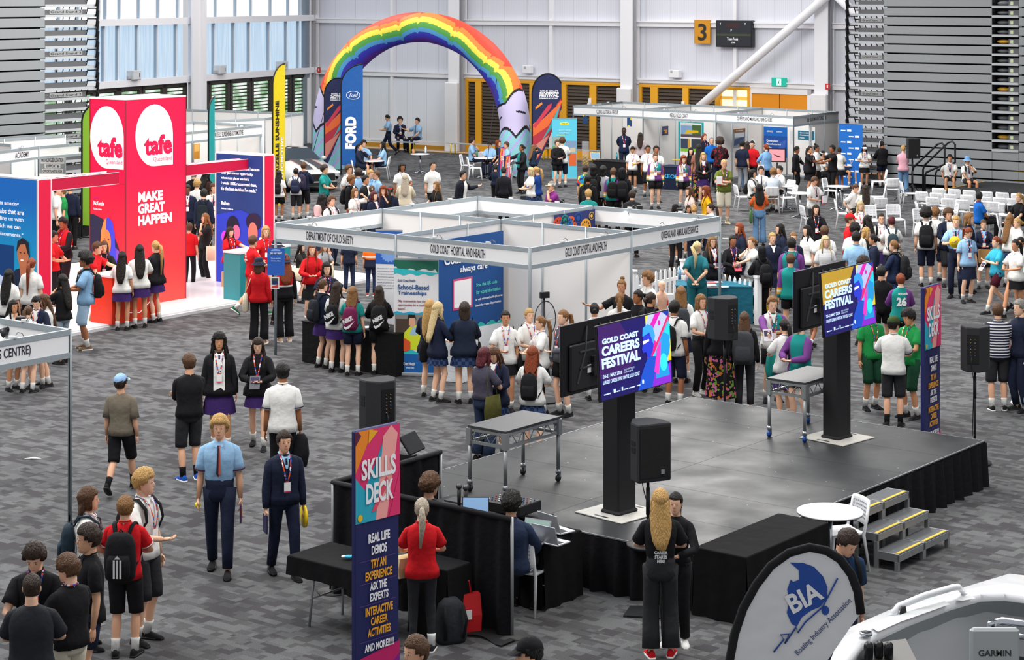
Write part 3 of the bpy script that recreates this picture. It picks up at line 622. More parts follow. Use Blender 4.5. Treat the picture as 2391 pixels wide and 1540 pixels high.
for px, py, col, lab in ((2095, 443, '#b9bdc2', 'behind the girl in pink'), (2137, 446, '#c6c9cc', 'behind the pink-topped girl and speaker stand'), (2168, 449, '#c6c9cc', 'next to the stair handrail'), (2198, 451, '#c6c9cc', 'beside the seated boy by the handrail'), (2228, 452, '#c6c9cc', 'between the two seated boys'), (2295, 455, '#e0a71c', 'bright yellow, right of boy in blue hat'), (2384, 462, '#e0a71c', 'bright yellow, at the right edge of the photo'), (2082, 442, '#d8a51c', 'yellow, mostly hidden by the boy in a black hoodie')):
    shell_seat('shell_seat', ('grey' if col[1] != 'e' and col[1:3] != 'd8' else 'yellow')+' plastic shell seat on grandstand row, '+lab.replace('bright yellow, ', '').replace('yellow, ', ''), G(px, py-14), -radians(36), col, 'front row shell seats of the grandstand')

# ================================================================ white bistro chairs and tables
WCH = mat('#e9eaec', .45); CHR = mat('#b9bdc4', .2, .9)
def make_chair(label):
    r = thing('bistro_chair', label, 'chair', (0, 0, 0)); m = MB()
    rs = [[(x*w, y, .45+dz-.012*(1-(x)**2)) for x in np.linspace(-1, 1, 7)]+[(x*w, y, .425+dz) for x in np.linspace(1, -1, 7)] for y, w, dz in ((-.22, .19, -.01), (-.2, .215, 0), (0, .215, 0), (.17, .2, .005), (.2, .19, .02))]
    m.rings(rs, WCH); m.build('seat', r)
    m = MB(); rs = []
    for z, w, y in ((.53, .19, .225), (.58, .205, .235), (.7, .21, .25), (.79, .205, .265), (.825, .185, .27)):
        rs.append([(x*w, y+.03*(1-x*x), z) for x in np.linspace(-1, 1, 9)]+[(x*w, y+.022+.03*(1-x*x), z) for x in np.linspace(1, -1, 9)])
    m.rings(rs, WCH); b = m.build('backrest', r)
    m = MB(); dk = mat('#a9abb0', .6)
    for i in range(9):
        for j in range(5):
            x = (i-4)*.04; z = .6+j*.042; y = .235+.03*(1-(x/.2)**2)+(z-.6)*.14; m.box((x, y+.012, z), (.016, .034, .016), dk)
    m.build('perforations', b)
    for sx_ in (-1, 1):
        m = MB(); m.tube([(sx_*.2, -.19, .44), (sx_*.225, -.24, 0)], [.022, .014], WCH, 8); m.build('leg', r)
        m = MB(); m.tube([(sx_*.195, .27, .8), (sx_*.2, .23, .55), (sx_*.2, .2, .43), (sx_*.22, .27, 0)], [.014, .018, .022, .014], WCH, 8); m.build('leg', r)
    return r
_chair = None
def chair(px, py, face, label, z=.82, group=None, zb=0.0):
    """px, py = top of the backrest in the photo; face = compass of the sitter (0 towards camera, 90 right)"""
    global _chair
    p = G(px, py, z+zb); fa = radians(face); fwd = np.array([sin(fa), -cos(fa), 0]); loc = p-(-fwd)*.27; loc[2] = zb
    if _chair is None: _chair = make_chair(label); _chair.location = tuple(loc); _chair.rotation_euler = (0, 0, fa); r = _chair
    else: r = dup(_chair, loc, fa, label)
    if group: r['group'] = group
    return r
FV = 180-38      # facing away from the camera towards the small stage
rows = (((2191, 439), (2228, 441), (2263, 444), (2303, 447), (2340, 449), (2376, 452)), ((2152, 447), (2186, 450), (2219, 453), (2258, 455), (2300, 459), (2334, 461), (2366, 463)), ((2177, 460), (2213, 463), (2247, 466), (2293, 469), (2320, 471), (2347, 475)))
for i, rw in enumerate(rows):
    for j, (px, py) in enumerate(rw):
        chair(px, py, FV, 'white perforated chair, %s from the left in the %s audience row' % (('first', 'second', 'third', 'fourth', 'fifth', 'sixth', 'seventh')[j], ('front', 'middle', 'back')[i]), group='audience chairs before the small stage')
CF = 'white chairs at the cafe tables'
for px, py, fc, lab in ((1717, 431, 100, 'under the long haired boy with a backpack, left side of table'), (1803, 436, 178, 'back to camera behind the fair haired boy'), (1858, 432, -80, 'empty, right of the table with four boys'), (1848, 420, -60, 'empty, furthest behind the four boys'), (1872, 479, 100, 'white seat behind the boy reading, lower right'),
                         (2070, 397, -95, 'empty, left of the girl in the pink jumper'), (2008, 427, -95, 'empty, behind the table with the girl eating'), (2068, 431, -100, 'empty, right side above the girl with long dark hair'), (2056, 462, 178, 'back to camera between two cafe tables'), (2029, 479, 0, 'facing camera, behind the blonde girl'), (2085, 477, 5, 'facing camera, above the girl with backpack straps'), (1951, 467, 80, 'under the girl eating with bun hair'),
                         (2140, 472, 85, 'left side of the table covered in flyers'), (2146, 487, 20, 'nearest chair at the flyer table'), (2235, 476, -90, 'right side of the table covered in flyers'), (2085, 416, 175, 'beside the girl in the pink jumper'), (2104, 423, 90, 'empty, by the speaker tripod'),
                         (1076, 361, 80, 'behind the boy in blue by the arch'), (1092, 367, 95, 'front left, empty, near the arch'), (1120, 354, 0, 'far side of the table near the arch'), (1197, 369, -95, 'right side of the table near the arch'), (822, 375, 95, 'left of the table behind the silver car'), (909, 366, -95, 'under the long haired girl behind the silver car'), (2330, 500, 70, 'beneath the man in the bright blue shirt'), (1925, 416, 60, 'under the girl with a headset beside blue banner')):
    chair(px, py, fc, 'white perforated bistro chair '+lab, group=CF)
chair(2010, 1158, -72, 'white perforated chair beside the near round table and stage steps', z=.83)
_tab = None
def rtable(px, py, label, rad=.35, z=.74, group='round white cafe tables'):
    p = G(px, py, z); r = thing('round_table', label, 'table', (p[0], p[1], 0), .4, group)
    m = MB(); m.cyl((0, 0, z-.02), (0, 0, z), rad, mat('#f4f4f6', .3), 36); m.cyl((0, 0, z-.026), (0, 0, z-.019), rad-.002, BLK, 36); m.build('tabletop', r)
    m = MB(); m.cyl((0, 0, .05), (0, 0, z-.02), .028, CHR, 12); m.build('column', r)
    for k in range(4): m = MB(); a = k*pi/2; m.tube([(0, 0, .1), (.12*cos(a), .12*sin(a), .06), (.3*cos(a), .3*sin(a), .015)], [.022, .02, .014], CHR, 8); m.build('foot', r)
    return p
for px, py, lab in ((873, 375, 'round white table behind the silver car with two girls'), (981, 359, 'empty round table with paper cup and bottle, centre rear'), (1130, 368, 'round table with green bottles beside the arch'), (1836, 433, 'round table between the four seated boys'), (1868, 450, 'empty round white table right of the four boys'), (1957, 434, 'round white table before the headset girls'), (2020, 477, 'round table of the girl eating with bun hair'), (2184, 485, 'round table covered with flyers by the audience chairs'), (2358, 500, 'round table with open laptop at right edge')):
    rtable(px, py, lab, .36)
rtable(1938, 1192, 'round white table with dark edge beside the stage steps', .385, .75, None)

# ================================================================ main stage
N0 = np.array([2.1, 21.78, 0]); STZ = .62; SW, SL = 4.8, 7.15
st = thing('stage', 'low black stage with glossy deck panels and gathered skirt', 'stage', N0, -A0)
DECK = mat('#3c3e40', .2, spec=.55, bump=.03, bscale=220); dm, nt, b, N, L = nodes('stage_deck')
t = N('ShaderNodeTexCoord'); n = N('ShaderNodeTexNoise'); n.inputs['Scale'].default_value = 1.4; n.inputs['Detail'].default_value = 4; L(t.outputs['Object'], n.inputs[0])
r_ = N('ShaderNodeMapRange'); r_.inputs[1].default_value = .3; r_.inputs[2].default_value = .7; r_.inputs[3].default_value = .36; r_.inputs[4].default_value = .6; L(n.outputs[0], r_.inputs[0]); L(r_.outputs[0], b.inputs['Roughness'])
b.inputs['Specular IOR Level'].default_value = .22; b.inputs['Base Color'].default_value = hexc('#2b2d2f'); n2 = N('ShaderNodeTexNoise'); n2.inputs['Scale'].default_value = 160; L(t.outputs['Object'], n2.inputs[0]); bp = N('ShaderNodeBump'); bp.inputs['Strength'].default_value = .12; bp.inputs['Distance'].default_value = .004; L(n2.outputs[0], bp.inputs['Height']); L(bp.outputs[0], b.inputs['Normal'])
for i in range(2):
    for j in range(6):
        m = MB(); w_, l_ = SW/2, SL/6; fbox(m, -SW+i*w_+.003, -SW+(i+1)*w_-.003, j*l_+.003, (j+1)*l_-.003, STZ-.08, STZ, dm)
        m.build('deck_panel', st)
m = MB(); fbox(m, -SW+.01, -.01, .01, SL-.01, STZ-.09, STZ-.008, BLK)
for x, y0, y1 in ((0, 0, SL), (-SW, 0, SL)): fbox(m, x-.006, x+.006, y0, y1, STZ-.012, STZ+.004, mat('#9a9da0', .4, .5))
for y in (0, SL): fbox(m, -SW, 0, y-.006, y+.006, STZ-.012, STZ+.004, mat('#9a9da0', .4, .5))
random.seed(4)
for i in range(60): x, y = -random.random()*SW, random.random()*SL; m.cyl((x, y, STZ), (x, y, STZ+.002), .008, mat('#c9c9c9'), 6)
m.build('stage_frame', st)
def drape(p, q, z0, z1, n=60, amp=.045, seed=1, col='#131316'):
    p, q = np.array(p, float), np.array(q, float); d = q-p; L_ = np.linalg.norm(d); d = d/L_; nn = np.cross(d, Z); rnd = random.Random(seed)
    k = int(L_*28)+8; ph = rnd.random()*9; rs = []
    for lev in range(5):
        t = lev/4; z = z1-(z1-z0)*t; row = []
        for i in range(k+1):
            s = i/k; x = s*L_; a = amp*(.35+.65*t)*(sin(x*21+ph+1.3*sin(x*3.1))+.5*sin(x*37+ph*2)); row.append(p+d*x+nn*(a+.03*t)+Z*z)
        rs.append(row)
    m = MB(); m.rings(rs, mat(col, .85, spec=.15, bump=.3, bscale=14), True, False, False, False)
    return m
for k, (a, b_) in enumerate((((.03, 0, 0), (.03, SL, 0)), ((-SW, -.03, 0), (0, -.03, 0)), ((0, SL+.03, 0), (-SW, SL+.03, 0)), ((-SW-.03, SL, 0), (-SW-.03, 0, 0)))):
    drape(a, b_, .0, STZ-.02, seed=k).build('stage_skirt', st)
# steps
sp = thing('stage_steps', 'double-width aluminium steps with yellow nosings at the stage side', 'steps', N0+V*2.72+U*.12, -A0); ALs = mat('#9b9fa0', .4, .6)
for k in range(2):
    for i, z in enumerate((.6, .4, .2)):
        x0 = i*.27; y0 = k*.68; m = MB(); fbox(m, x0, x0+.29, y0+.02, y0+.64, z-.02, z, mat('#54575a', .6, bump=.3, bscale=120)); fbox(m, x0+.24, x0+.275, y0+.03, y0+.63, z, z+.003, mat('#f0b21c', .5)); td = m.build('tread', sp)
        m = MB()
        for xx in (x0, x0+.28): fbox(m, xx-.005, xx+.02, y0, y0+.66, z-.09, z-.012, ALs)
        for yy in (y0, y0+.64): fbox(m, x0, x0+.3, yy, yy+.02, z-.09, z-.012+.012, ALs); fbox(m, x0+.25, x0+.3, yy-.01, yy+.03, 0, z-.09, ALs)
        m.build('step_frame', td)
# truss tables on castors
def truss_table(label, near, top, wheel):
    r = thing('truss_table', label, 'table', near, -A0); a, b_, h = .56, 1.08, .82; m = MB(); fbox(m, -a-.02, .02, -.02, b_+.02, h-.03, h, mat('#37393b', .3, bump=.2, bscale=200)); m.build('tabletop', r)
    m = MB()
    for (p, q) in (((0, 0), (-a, 0)), ((0, 0), (0, b_)), ((-a, 0), (-a, b_)), ((0, b_), (-a, b_))):
        for z in (h-.05, h-.2): m.bar((p[0], p[1], z), (q[0], q[1], z), .035, .035, ALs)
        L_ = sqrt((q[0]-p[0])**2+(q[1]-p[1])**2); k = max(2, int(L_/.11)); 
        for i in range(k):
            f0, f1 = i/k, (i+1)/k; z0, z1 = (h-.05, h-.2) if i % 2 else (h-.2, h-.05)
            m.tube([(p[0]+(q[0]-p[0])*f0, p[1]+(q[1]-p[1])*f0, z0), (p[0]+(q[0]-p[0])*f1, p[1]+(q[1]-p[1])*f1, z1)], .007, ALs, 5)
    m.build('truss_frame', r)
    for x, y in ((0, 0), (-a, 0), (0, b_), (-a, b_)):
        m = MB(); m.box((x, y, h-.13), (.07, .07, .2), ALs); m.cyl((x, y, .13), (x, y, h-.2), .024, ALs, 10); lg = m.build('leg', r)
        m = MB(); m.cyl((x, y, .1), (x, y, .15), .035, CHR, 8); m.cyl((x-.015, y, .045), (x+.015, y, .045), .045, mat(wheel, .4), 14); m.box((x, y+.01, .08), (.05, .03, .06), CHR); m.build('castor', lg)
truss_table('aluminium truss table on castors, left end of the stage', G(1180, 1163, STZ)+Z*0, 0, '#2a2a2a')
truss_table('aluminium truss table with blue castors, rear of the stage', G(1879, 1032, STZ), 0, '#1d4f9a')
for o in list(C.objects): 
    if o.name.startswith('truss_table'): pass
# television totems
SCR0 = '#1c1466'
def tv_screen(r, Wd, Hg, gold=False):
    """the festival slide, on the plane x: 0..W, z: 0..H, facing -y"""
    O = (0, 0, 0); R_ = (1, 0, 0); E = .55; em = lambda c, e=E: mat(c, .25, emit=e, coat=.3)
    m = MB(); m.rect(0, 0, Wd, Hg, O, R_, Z, em('#1a1260'), .002)
    if gold: m.poly([(0, Hg*.5), (0, Hg), (Wd*.62, Hg), (Wd*.5, Hg*.72), (Wd*.25, Hg*.6)], O, R_, Z, em('#b8932c'), .003)
    else: m.poly([(0, Hg*.3), (0, Hg), (Wd*.3, Hg), (Wd*.55, Hg*.5), (Wd*.3, Hg*.2)], O, R_, Z, em('#3c1a62'), .003)
    m.rect(Wd*.66, Hg*.3, Wd, Hg, O, R_, Z, em('#b9c3f2'), .004)
    for pts, c in (([(.66, .62), (.88, 1), (.8, 1), (.66, .75)], '#e01ab4'), ([(.68, .3), (.98, .88), (1, .8), (1, .6), (.8, .3)], '#22d6ee'), ([(.66, .88), (.7, 1), (.66, 1)], '#f0e030'), ([(.72, .45), (1, .98), (1, .86), (.78, .45)], '#e8286e'), ([(.9, 1), (1, .9), (1, 1)], '#1238a0'), ([(.66, .3), (.7, .3), (.8, .6), (.72, .7), (.66, .6)], '#f01c9c'), ([(.95, .5), (1, .6), (1, .3), (.95, .3)], '#f0d020')): m.poly([(x*Wd, y*Hg) for x, y in pts], O, R_, Z, em(c), .005)
    m.ell(Wd*.85, Hg*.86, .028, .03, O, R_, Z, em('#d81ab0'), .006, 14)
    # two stylised profiles
    m.poly([(x*Wd, y*Hg) for x, y in ((.5, 0), (.56, .2), (.62, .34), (.68, .44), (.8, .4), (.84, 0))], O, R_, Z, em('#1b50c8'), .007); m.poly([(x*Wd, y*Hg) for x, y in ((.6, .5), (.585, .55), (.6, .62), (.61, .72), (.66, .8), (.74, .78), (.77, .66), (.74, .5), (.7, .42), (.66, .42), (.64, .5))], O, R_, Z, em('#2a3ad0'), .008)
    m.poly([(x*Wd, y*Hg) for x, y in ((.6, .72), (.61, .84), (.68, .88), (.75, .84), (.78, .7), (.75, .58), (.73, .66), (.7, .76))], O, R_, Z, em('#3aa0ee'), .009); m.poly([(x*Wd, y*Hg) for x, y in ((.6, .66), (.69, .67), (.69, .64), (.6, .61))], O, R_, Z, em('#f0f0ff'), .01)
    m.poly([(x*Wd, y*Hg) for x, y in ((.76, .1), (.78, .4), (.84, .62), (.9, .72), (.98, .66), (.99, .52), (.97, .4), (.93, .34), (.96, .1))], O, R_, Z, em('#1f9ade'), .009); m.poly([(x*Wd, y*Hg) for x, y in ((.74, .2), (.79, .5), (.86, .62), (.84, .4), (.8, .15))], O, R_, Z, em('#e83cc0'), .01); m.ell(Wd*.88, Hg*.3, Wd*.055, Hg*.125, O, R_, Z, em('#35e0ee'), .011); m.poly([(x*Wd, y*Hg) for x, y in ((.7, 0), (.78, .3), (.86, .2), (.98, .28), (.98, 0))], O, R_, Z, em('#8a2ad0'), .0085)
    m.build('screen_picture', r)
    m = MB(); wt = em('#c4dcfa', .75); x0 = .03*Wd
    m.text('GOLD COAST', x0+.02, Hg*.75, Wd*.5, Hg*.075, O, R_, Z, wt, .013, .06); m.text('CAREERS', x0, Hg*.59, Wd*.52, Hg*.135, O, R_, Z, wt, .013, .05, slant=.05); m.text('FESTIVAL', x0-.01, Hg*.42, Wd*.53, Hg*.145, O, R_, Z, wt, .013, .05)
    m.text('20-21 MAY 2026', x0, Hg*.295, Wd*.26, Hg*.05, O, R_, Z, wt, .013, .03); m.text('GOLD COAST SPORTS', x0+Wd*.29, Hg*.33, Wd*.14, Hg*.022, O, R_, Z, wt, .013); m.text('& LEISURE CENTRE', x0+Wd*.29, Hg*.295, Wd*.12, Hg*.022, O, R_, Z, wt, .013)
    m.text('LARGEST CAREERS EVENT ON THE GOLD COAST', x0, Hg*.215, Wd*.5, Hg*.05, O, R_, Z, wt, .013, .03)
    for i, (x, w_) in enumerate(((.03, .09), (.16, .03), (.2, .05), (.27, .02), (.3, .06), (.37, .08), (.48, .05))): m.rect(Wd*x, Hg*.07, Wd*(x+w_), Hg*(.085 if i not in (1, 3) else .12), O, R_, Z, wt, .013)
    m.ell(Wd*.57, Hg*.11, .022, .028, O, R_, Z, wt, .013, 14); m.build('lettering', r)
TVW, TVH = 1.5, .84
def totem(px, py, label, tvs, lean, extra):
    p = G(px, py, STZ); r = thing('screen_totem', label, 'display totem', p, radians(45)); m = MB(); m.box((0, 0, .95), (.32, .26, 1.9), mat('#17171a', .8), bev=.02); m.box((0, 0, .03), (.36, .3, .05), mat('#17171a', .8), bev=.02); m.build('covered_column', r)
    m = MB(); m.box((0, 0, .008), (.75, .75, .014), mat('#b4b2ac', .6, bump=.3, bscale=20, kind='mottle'), bev=.004); fbox(m, -.33, -.3, -.1, .1, .015, .018, BLK); fbox(m, .3, .33, -.1, .1, .015, .018, BLK); m.build('base_plate', r)
    for i, (c, ang_, gold, lab) in enumerate(tvs):
        t = thing('television', lab, 'television', c, ang_); t.rotation_euler = (radians(-lean[i]), 0, ang_); 
        m = MB(); fbox(m, -.012, TVW+.012, .002, .035, -.012, TVH+.012, mat('#101014', .35), bev=.006); fbox(m, .12, TVW-.12, .03, .075, .03, TVH*.72, mat('#1b1b1e', .45), bev=.02); m.build('casing', t)
        m = MB(); g2 = mat('#3c3f42', .3)
        for x0_, x1_, z0_, z1_ in ((.25, .42, .12, .5), (.42, .5, .5, TVH-.05), (.5, .66, .12, .45), (.66, .72, .45, TVH-.05), (TVW-.25, TVW-.42, .12, .5), (TVW-.42, TVW-.5, .5, TVH-.05)): m.bar((x0_, .082, z0_), (x1_, .045 if z1_ > .7 else .082, z1_), .022, .012, g2, up=(0, 1, 0))
        for z in (.3, .5): m.bar((.3, .082, z), (.62, .082, z), .02, .012, g2, up=(0, 1, 0)); m.bar((TVW-.3, .082, z), (TVW-.62, .082, z), .02, .012, g2, up=(0, 1, 0))
        m.build('rear_ribs', t); m = MB(); fbox(m, TVW*.62, TVW*.69, .078, .082, .22, .32, mat('#d8d8d6')); m.build('rating_label', t)
        m = MB(); fbox(m, TVW*.36, TVW*.64, .07, .13, .18, .42, BLK); fbox(m, TVW*.47, TVW*.53, .1, .2, .15, .45, BLK); m.build('wall_bracket', t)
        tv_screen(t, TVW, TVH, gold)
ta = radians(53)
def tvpos(px, py, z): return G(px, py, z)
c1 = D_(1404, 22.6, 0); c1[2] = HC-(937+20)*22.6/F
# second television of each totem shows its back: it faces the other way, so its left edge is the far one
def back_tv(px, py, D, L_=TVW): p = D_(px, D, HC-(py+20)*D/F); q = p+np.array([cos(ta), sin(ta), 0])*L_; return q
totem(1446, 1196, 'black covered totem column on pale base plate, nearer of two', ((c1, ta, False, 'large television with purple festival slide, on nearer totem'), (back_tv(1308, 925, 24.1), ta+pi, False, 'large television seen from behind, on nearer totem')), (4, -0), 0)
c2 = D_(1926, 26.5, 0); c2[2] = HC-(787+20)*26.5/F
totem(1954, 1022, 'black covered totem column on pale base plate, farther of two', ((c2, ta, True, 'large television with gold and blue festival slide, on farther totem'), (back_tv(1852, 775, 28.0), ta+pi, False, 'large television seen from behind, on farther totem')), (4, 0), 0)
# loudspeakers
def speaker(label, px, ytop, D, w_=.36, h=.62, z0=0, rot=0, back=True, tri=False, group='black loudspeakers on poles'):
    zt = HC-(ytop+20)*D/F; p = D_(px, D, 0); p[2] = z0; r = thing('loudspeaker', label, 'loudspeaker', p, rot, group); zt -= z0
    m = MB(); a = w_/2; sec = [(-a, -.13), (-a*.95, -.16), (a*.95, -.16), (a, -.13), (a, .02), (a*.45, .2), (-a*.45, .2), (-a, .02)]
    m.rings([[(x*s, y*s, z) for x, y in sec] for z, s in ((zt-h, .96), (zt-h+.015, 1), (zt-.015, 1), (zt, .96))], mat('#222327', .75, bump=.4, bscale=300), False); b_ = m.build('cabinet', r)
    m = MB(); fbox(m, -a*.9, a*.9, -.168, -.158, zt-h+.05, zt-.04, mat('#101114', .8, bump=.6, bscale=400)); fbox(m, a*.35, a*.55, -.172, -.166, zt-h+.08, zt-h+.13, mat('#8b8e92')); m.build('grille', r)
    m = MB(); fbox(m, -a*.42, a*.42, .198, .206, zt-h*.62-.12, zt-.1, mat('#0c0c0e', .5))
    rnd = random.Random(int(px))
    for i in range(6):
        for j in range(2): m.cyl((-.03+.06*j, .2, zt-.17-i*.045), (-.03+.06*j, .222, zt-.17-i*.045), .006, mat(('#3b5f90', '#8c8f94', '#7a3a34', '#8d7b3a')[rnd.randrange(4)], .4), 6)
    m.tube([(.02, .21, zt-.4), (.02, .26, zt-.5), (0, .1, zt-h-.15), (.03, .03, .4)], .006, BLK, 5); m.build('control_panel', b_)
    for s in (-1, 1): m = MB(); fbox(m, s*a*1.0-.004, s*a+.004, -.09, -.0, zt-h*.5, zt-h*.5+.06, BLK); fbox(m, s*a*1.0-.004, s*a+.004, -.09, -.0, zt-h*.5+.08, zt-h*.5+.13, BLK); m.build('side_handle', b_)
    m = MB(); m.cyl((0, 0, .05), (0, 0, zt-h), .018, BLK, 8); m.cyl((0, 0, zt-h-.4), (0, 0, zt-h-.1), .024, BLK, 8); m.build('pole', r)
    if tri:
        for k in range(3): m = MB(); t = k*2*pi/3+.4; m.tube([(0, 0, .55), (.6*cos(t), .6*sin(t), .01)], .014, BLK, 6); m.tube([(0, 0, .25), (.33*cos(t), .33*sin(t), .26)], .01, BLK, 6); m.build('tripod_leg', r)
    else: m = MB(); m.cyl((0, 0, 0), (0, 0, .03), .24, BLK, 20); m.build('round_base', r)
speaker('black loudspeaker on pole behind the drape, nearest on the left', 887, 884, 25.5, .45, .65, 0, radians(215))
speaker('black loudspeaker on pole on the stage beside nearer totem', 1513, 983, 22.2, .42, .64, STZ, radians(25))
speaker('black loudspeaker on pole behind the stage, beside woman in white', 1692, 693, 31.6, .46, .66, 0, radians(215))
speaker('black loudspeaker on pole right of the second skills banner', 2276, 760, 28.7, .4, .64, 0, radians(160))
speaker('black loudspeaker on tripod stand beside girl in pink, far right', 2131, 322, 64.6, .42, .66, 0, radians(10), tri=True)

# ================================================================ covered tables, drapes, technical desk
CLB = mat('#141416', .9, spec=.12, bump=.5, bscale=5)
def cloth_table(label, O, lu, lv, h=.74, full=True, sides='abcd', col=None):
    """O = near corner; extends -U by lu and +V by lv"""
    r = thing('covered_table', label, 'table', O, -A0); c = col or CLB; m = MB(); fbox(m, -lu, 0, 0, lv, h-.02, h, c, bev=.01)
    dz = 0.01 if full else h-.2
    def side(p, q, sd):
        k = MB(); d = np.array(q)-np.array(p); L_ = np.linalg.norm(d); d = d/L_; nn = np.cross(d, Z); n = int(L_*10)+3; rs = []
        for t in (0, .3, .65, 1): rs.append([np.array(p)+d*L_*i/n+nn*(.012*t*(1+1.2*sin(i*1.7+sd))*(1.5 if full else 1))+Z*(h-.01-(h-.01-dz)*t) for i in range(n+1)])
        m.rings(rs, c, True, False, False, False)
    side((-lu, 0, 0), (0, 0, 0), 1); side((0, 0, 0), (0, lv, 0), 2); side((0, lv, 0), (-lu, lv, 0), 3); side((-lu, lv, 0), (-lu, 0, 0), 4)
    m.build('tablecloth', r)
    if not full:
        for x in (-lu+.25, -.25): k = MB(); k.tube([(x, .08, 0), (x+.05, .12, h-.04)], .014, mat('#a8abaf', .3, .6), 8); k.tube([(x, lv-.08, 0), (x+.05, lv-.12, h-.04)], .014, mat('#a8abaf', .3, .6), 8); k.tube([(x+.02, .08, .3), (x+.02, lv-.08, .3)], .01, mat('#a8abaf', .3, .6), 6); k.build('folding_leg', r)
        k = MB(); fbox(k, -lu+.03, -.03, .03, lv-.03, h-.05, h-.02, mat('#3a3a3c')); k.build('table_board', r)
    return r
cloth_table('long black covered table at stage front beside chair', (2.51, 21.33, 0), .66, 1.8)
cloth_table('black half covered trestle table left of skills banner', (-2.42+1.2*.79, 21.42-1.2*.615, 0), 1.2, .68, full=False)
cloth_table('black fully covered table beside the woman in red', (-.68, 20.85, 0), .52, .4)
cloth_table('black covered table carrying laptops before the stage', (.34, 21.86, 0), 1.15, .72)
dr = thing('drape_wall', 'low black pipe and drape screen around the technical desk', 'curtain', (-.02, 21.0, 0), -A0)
drape((-2.55, 0, 0), (.0, 0, 0), .0, 1.24, amp=.035, seed=5).build('drape', dr); drape((-2.55, 1.9, 0), (-2.55, .02, 0), 0, 1.24, amp=.035, seed=6).build('drape', dr)
for x, y in ((-2.55, 0), (-2.55, 1.9), (0, .03)): m = MB(); m.cyl((x, y, 0), (x, y, 1.25), .02, ALs, 8); m.cyl((x, y, 0), (x, y, .01), .18, mat('#3a3a3a'), 16); m.build('post', dr)
m = MB(); m.tube([(-2.55, 1.9, 1.24), (-2.55, 0, 1.24), (0, .0, 1.24)], .03, BLKR, 8); m.build('top_rail', dr)
m = MB(); rs = [[(x, -.04-.25*t-.05*sin(x*9), .004+.03*abs(sin(x*5))) for x in np.linspace(-.5, .15, 12)] for t in (0, .5, 1)]; m.rings(rs, mat('#131316', .85), True, False, False, False); m.build('trailing_hem', dr)
def desk(label, O, lu, lv, h, mt): r = thing('technical_desk', label, 'table', O, -A0); m = MB(); fbox(m, -lu, 0, 0, lv, h-.03, h, mt); m.build('tabletop', r); k = MB(); [k.cyl((x, y, 0), (x, y, h-.03), .02, BLK, 6) for x in (-lu+.05, -.05) for y in (.05, lv-.05)]; k.build('desk_legs', r); return r
dk_ = np.array([.02, 22.1, 0]); desk('dark desk with microphones and mixer behind the drape', dk_-U*.25+V*.45, 1.5, .62, .74, mat('#2a2a2c'))
def onT(px, py, z=.76): return G(px, py, z)
def laptop(label, p, rot, scr='#141824', size=.33, body='#b9bcc2'):
    r = thing('laptop', label, 'laptop', p, rot, None); m = MB(); m.box((0, 0, .008), (size, size*.7, .016), mat(body, .35, .3), bev=.004); m.box((0, .02, .0165), (size*.85, size*.3, .001), mat('#26262a')); m.build('keyboard_base', r)
    m = MB(); q = np.array([[1, 0, 0], [0, cos(.3), -sin(.3)], [0, sin(.3), cos(.3)]]); q = np.array([[1, 0, 0], [0, .95, .3], [0, -.3, .95]]); m.box((0, size*.4, size*.34), (size, .008, size*.66), mat(body, .35, .3), R=q); m.box(np.array((0, size*.4, size*.34))+q@np.array((0, -.006, 0)), (size*.93, .003, size*.58), mat(scr, .2, emit=.4), R=q); m.build('screen', r)
laptop('open laptop showing a grid of pictures before dark-haired person', onT(1240, 1265), radians(-30), '#8fa8a0')
laptop('silver open laptop nearest the corner of the black table', onT(1290, 1265), radians(140), '#30151c'); laptop('dark laptop standing open behind the silver laptop', onT(1303, 1238), radians(130), '#20242c')
laptop('small open laptop with blue screen below microphones', onT(1110, 1208, .95), radians(0), '#7fa2c8', .3, '#303236')
def item(name, label, cat, mb, p, rot=0, group=None): return one(name, label, cat, mb, p, rot, group)
for px, py, lab in ((1072, 1170, 'black microphone standing upright, left of pair'), (1087, 1173, 'black microphone standing upright, right of pair')):
    r = thing('microphone', lab, 'microphone', onT(px, py+20, .8), 0, 'microphones on the desk'); m = MB(); m.cyl((0, 0, 0), (0, 0, .24), .018, BLK, 8, .024); m.build('handle', r); m = MB(); m.ball((0, 0, .27), .034, mat('#4a4c50', .4, .5)); m.build('grille_head', r)
m = MB(); m.box((0, 0, .05), (.42, .28, .1), BLK, bev=.01); m.box((0, -.03, .11), (.34, .2, .02), mat('#34363a')); item('receiver_unit', 'black radio microphone receiver box on the desk', 'audio unit', m, onT(1080, 1190, .75), -A0)
m = MB(); m.box((0, 0, .06), (.55, .42, .12), BLK, bev=.01)
for i in range(10):
    for j in range(5): m.cyl((-.22+i*.05, -.15+j*.07, .12), (-.22+i*.05, -.15+j*.07, .135), .009, mat(('#c8c8c8', '#4a6a9a', '#8a3a3a')[(i+j) % 3]), 6)
item('mixing_console', 'black mixing console with knobs beside the seated person', 'mixer', m, onT(1195, 1190, .8), -A0)
m = MB(); 
for i in range(7): a = i*.9; m.tube([(.1*cos(a)*(1+.2*i % 2), .08*sin(a), .01+.01*i), (.12*cos(a+1.2), .1*sin(a+1.2), .03), (.1*cos(a+2.4), .09*sin(a+2.4), .01)], .006, mat('#1c1c1e' if i % 2 else '#9a9a9a'), 5)
item('cable_coil', 'tangle of cables on the technical desk', 'cable', m, onT(1140, 1188, .78))
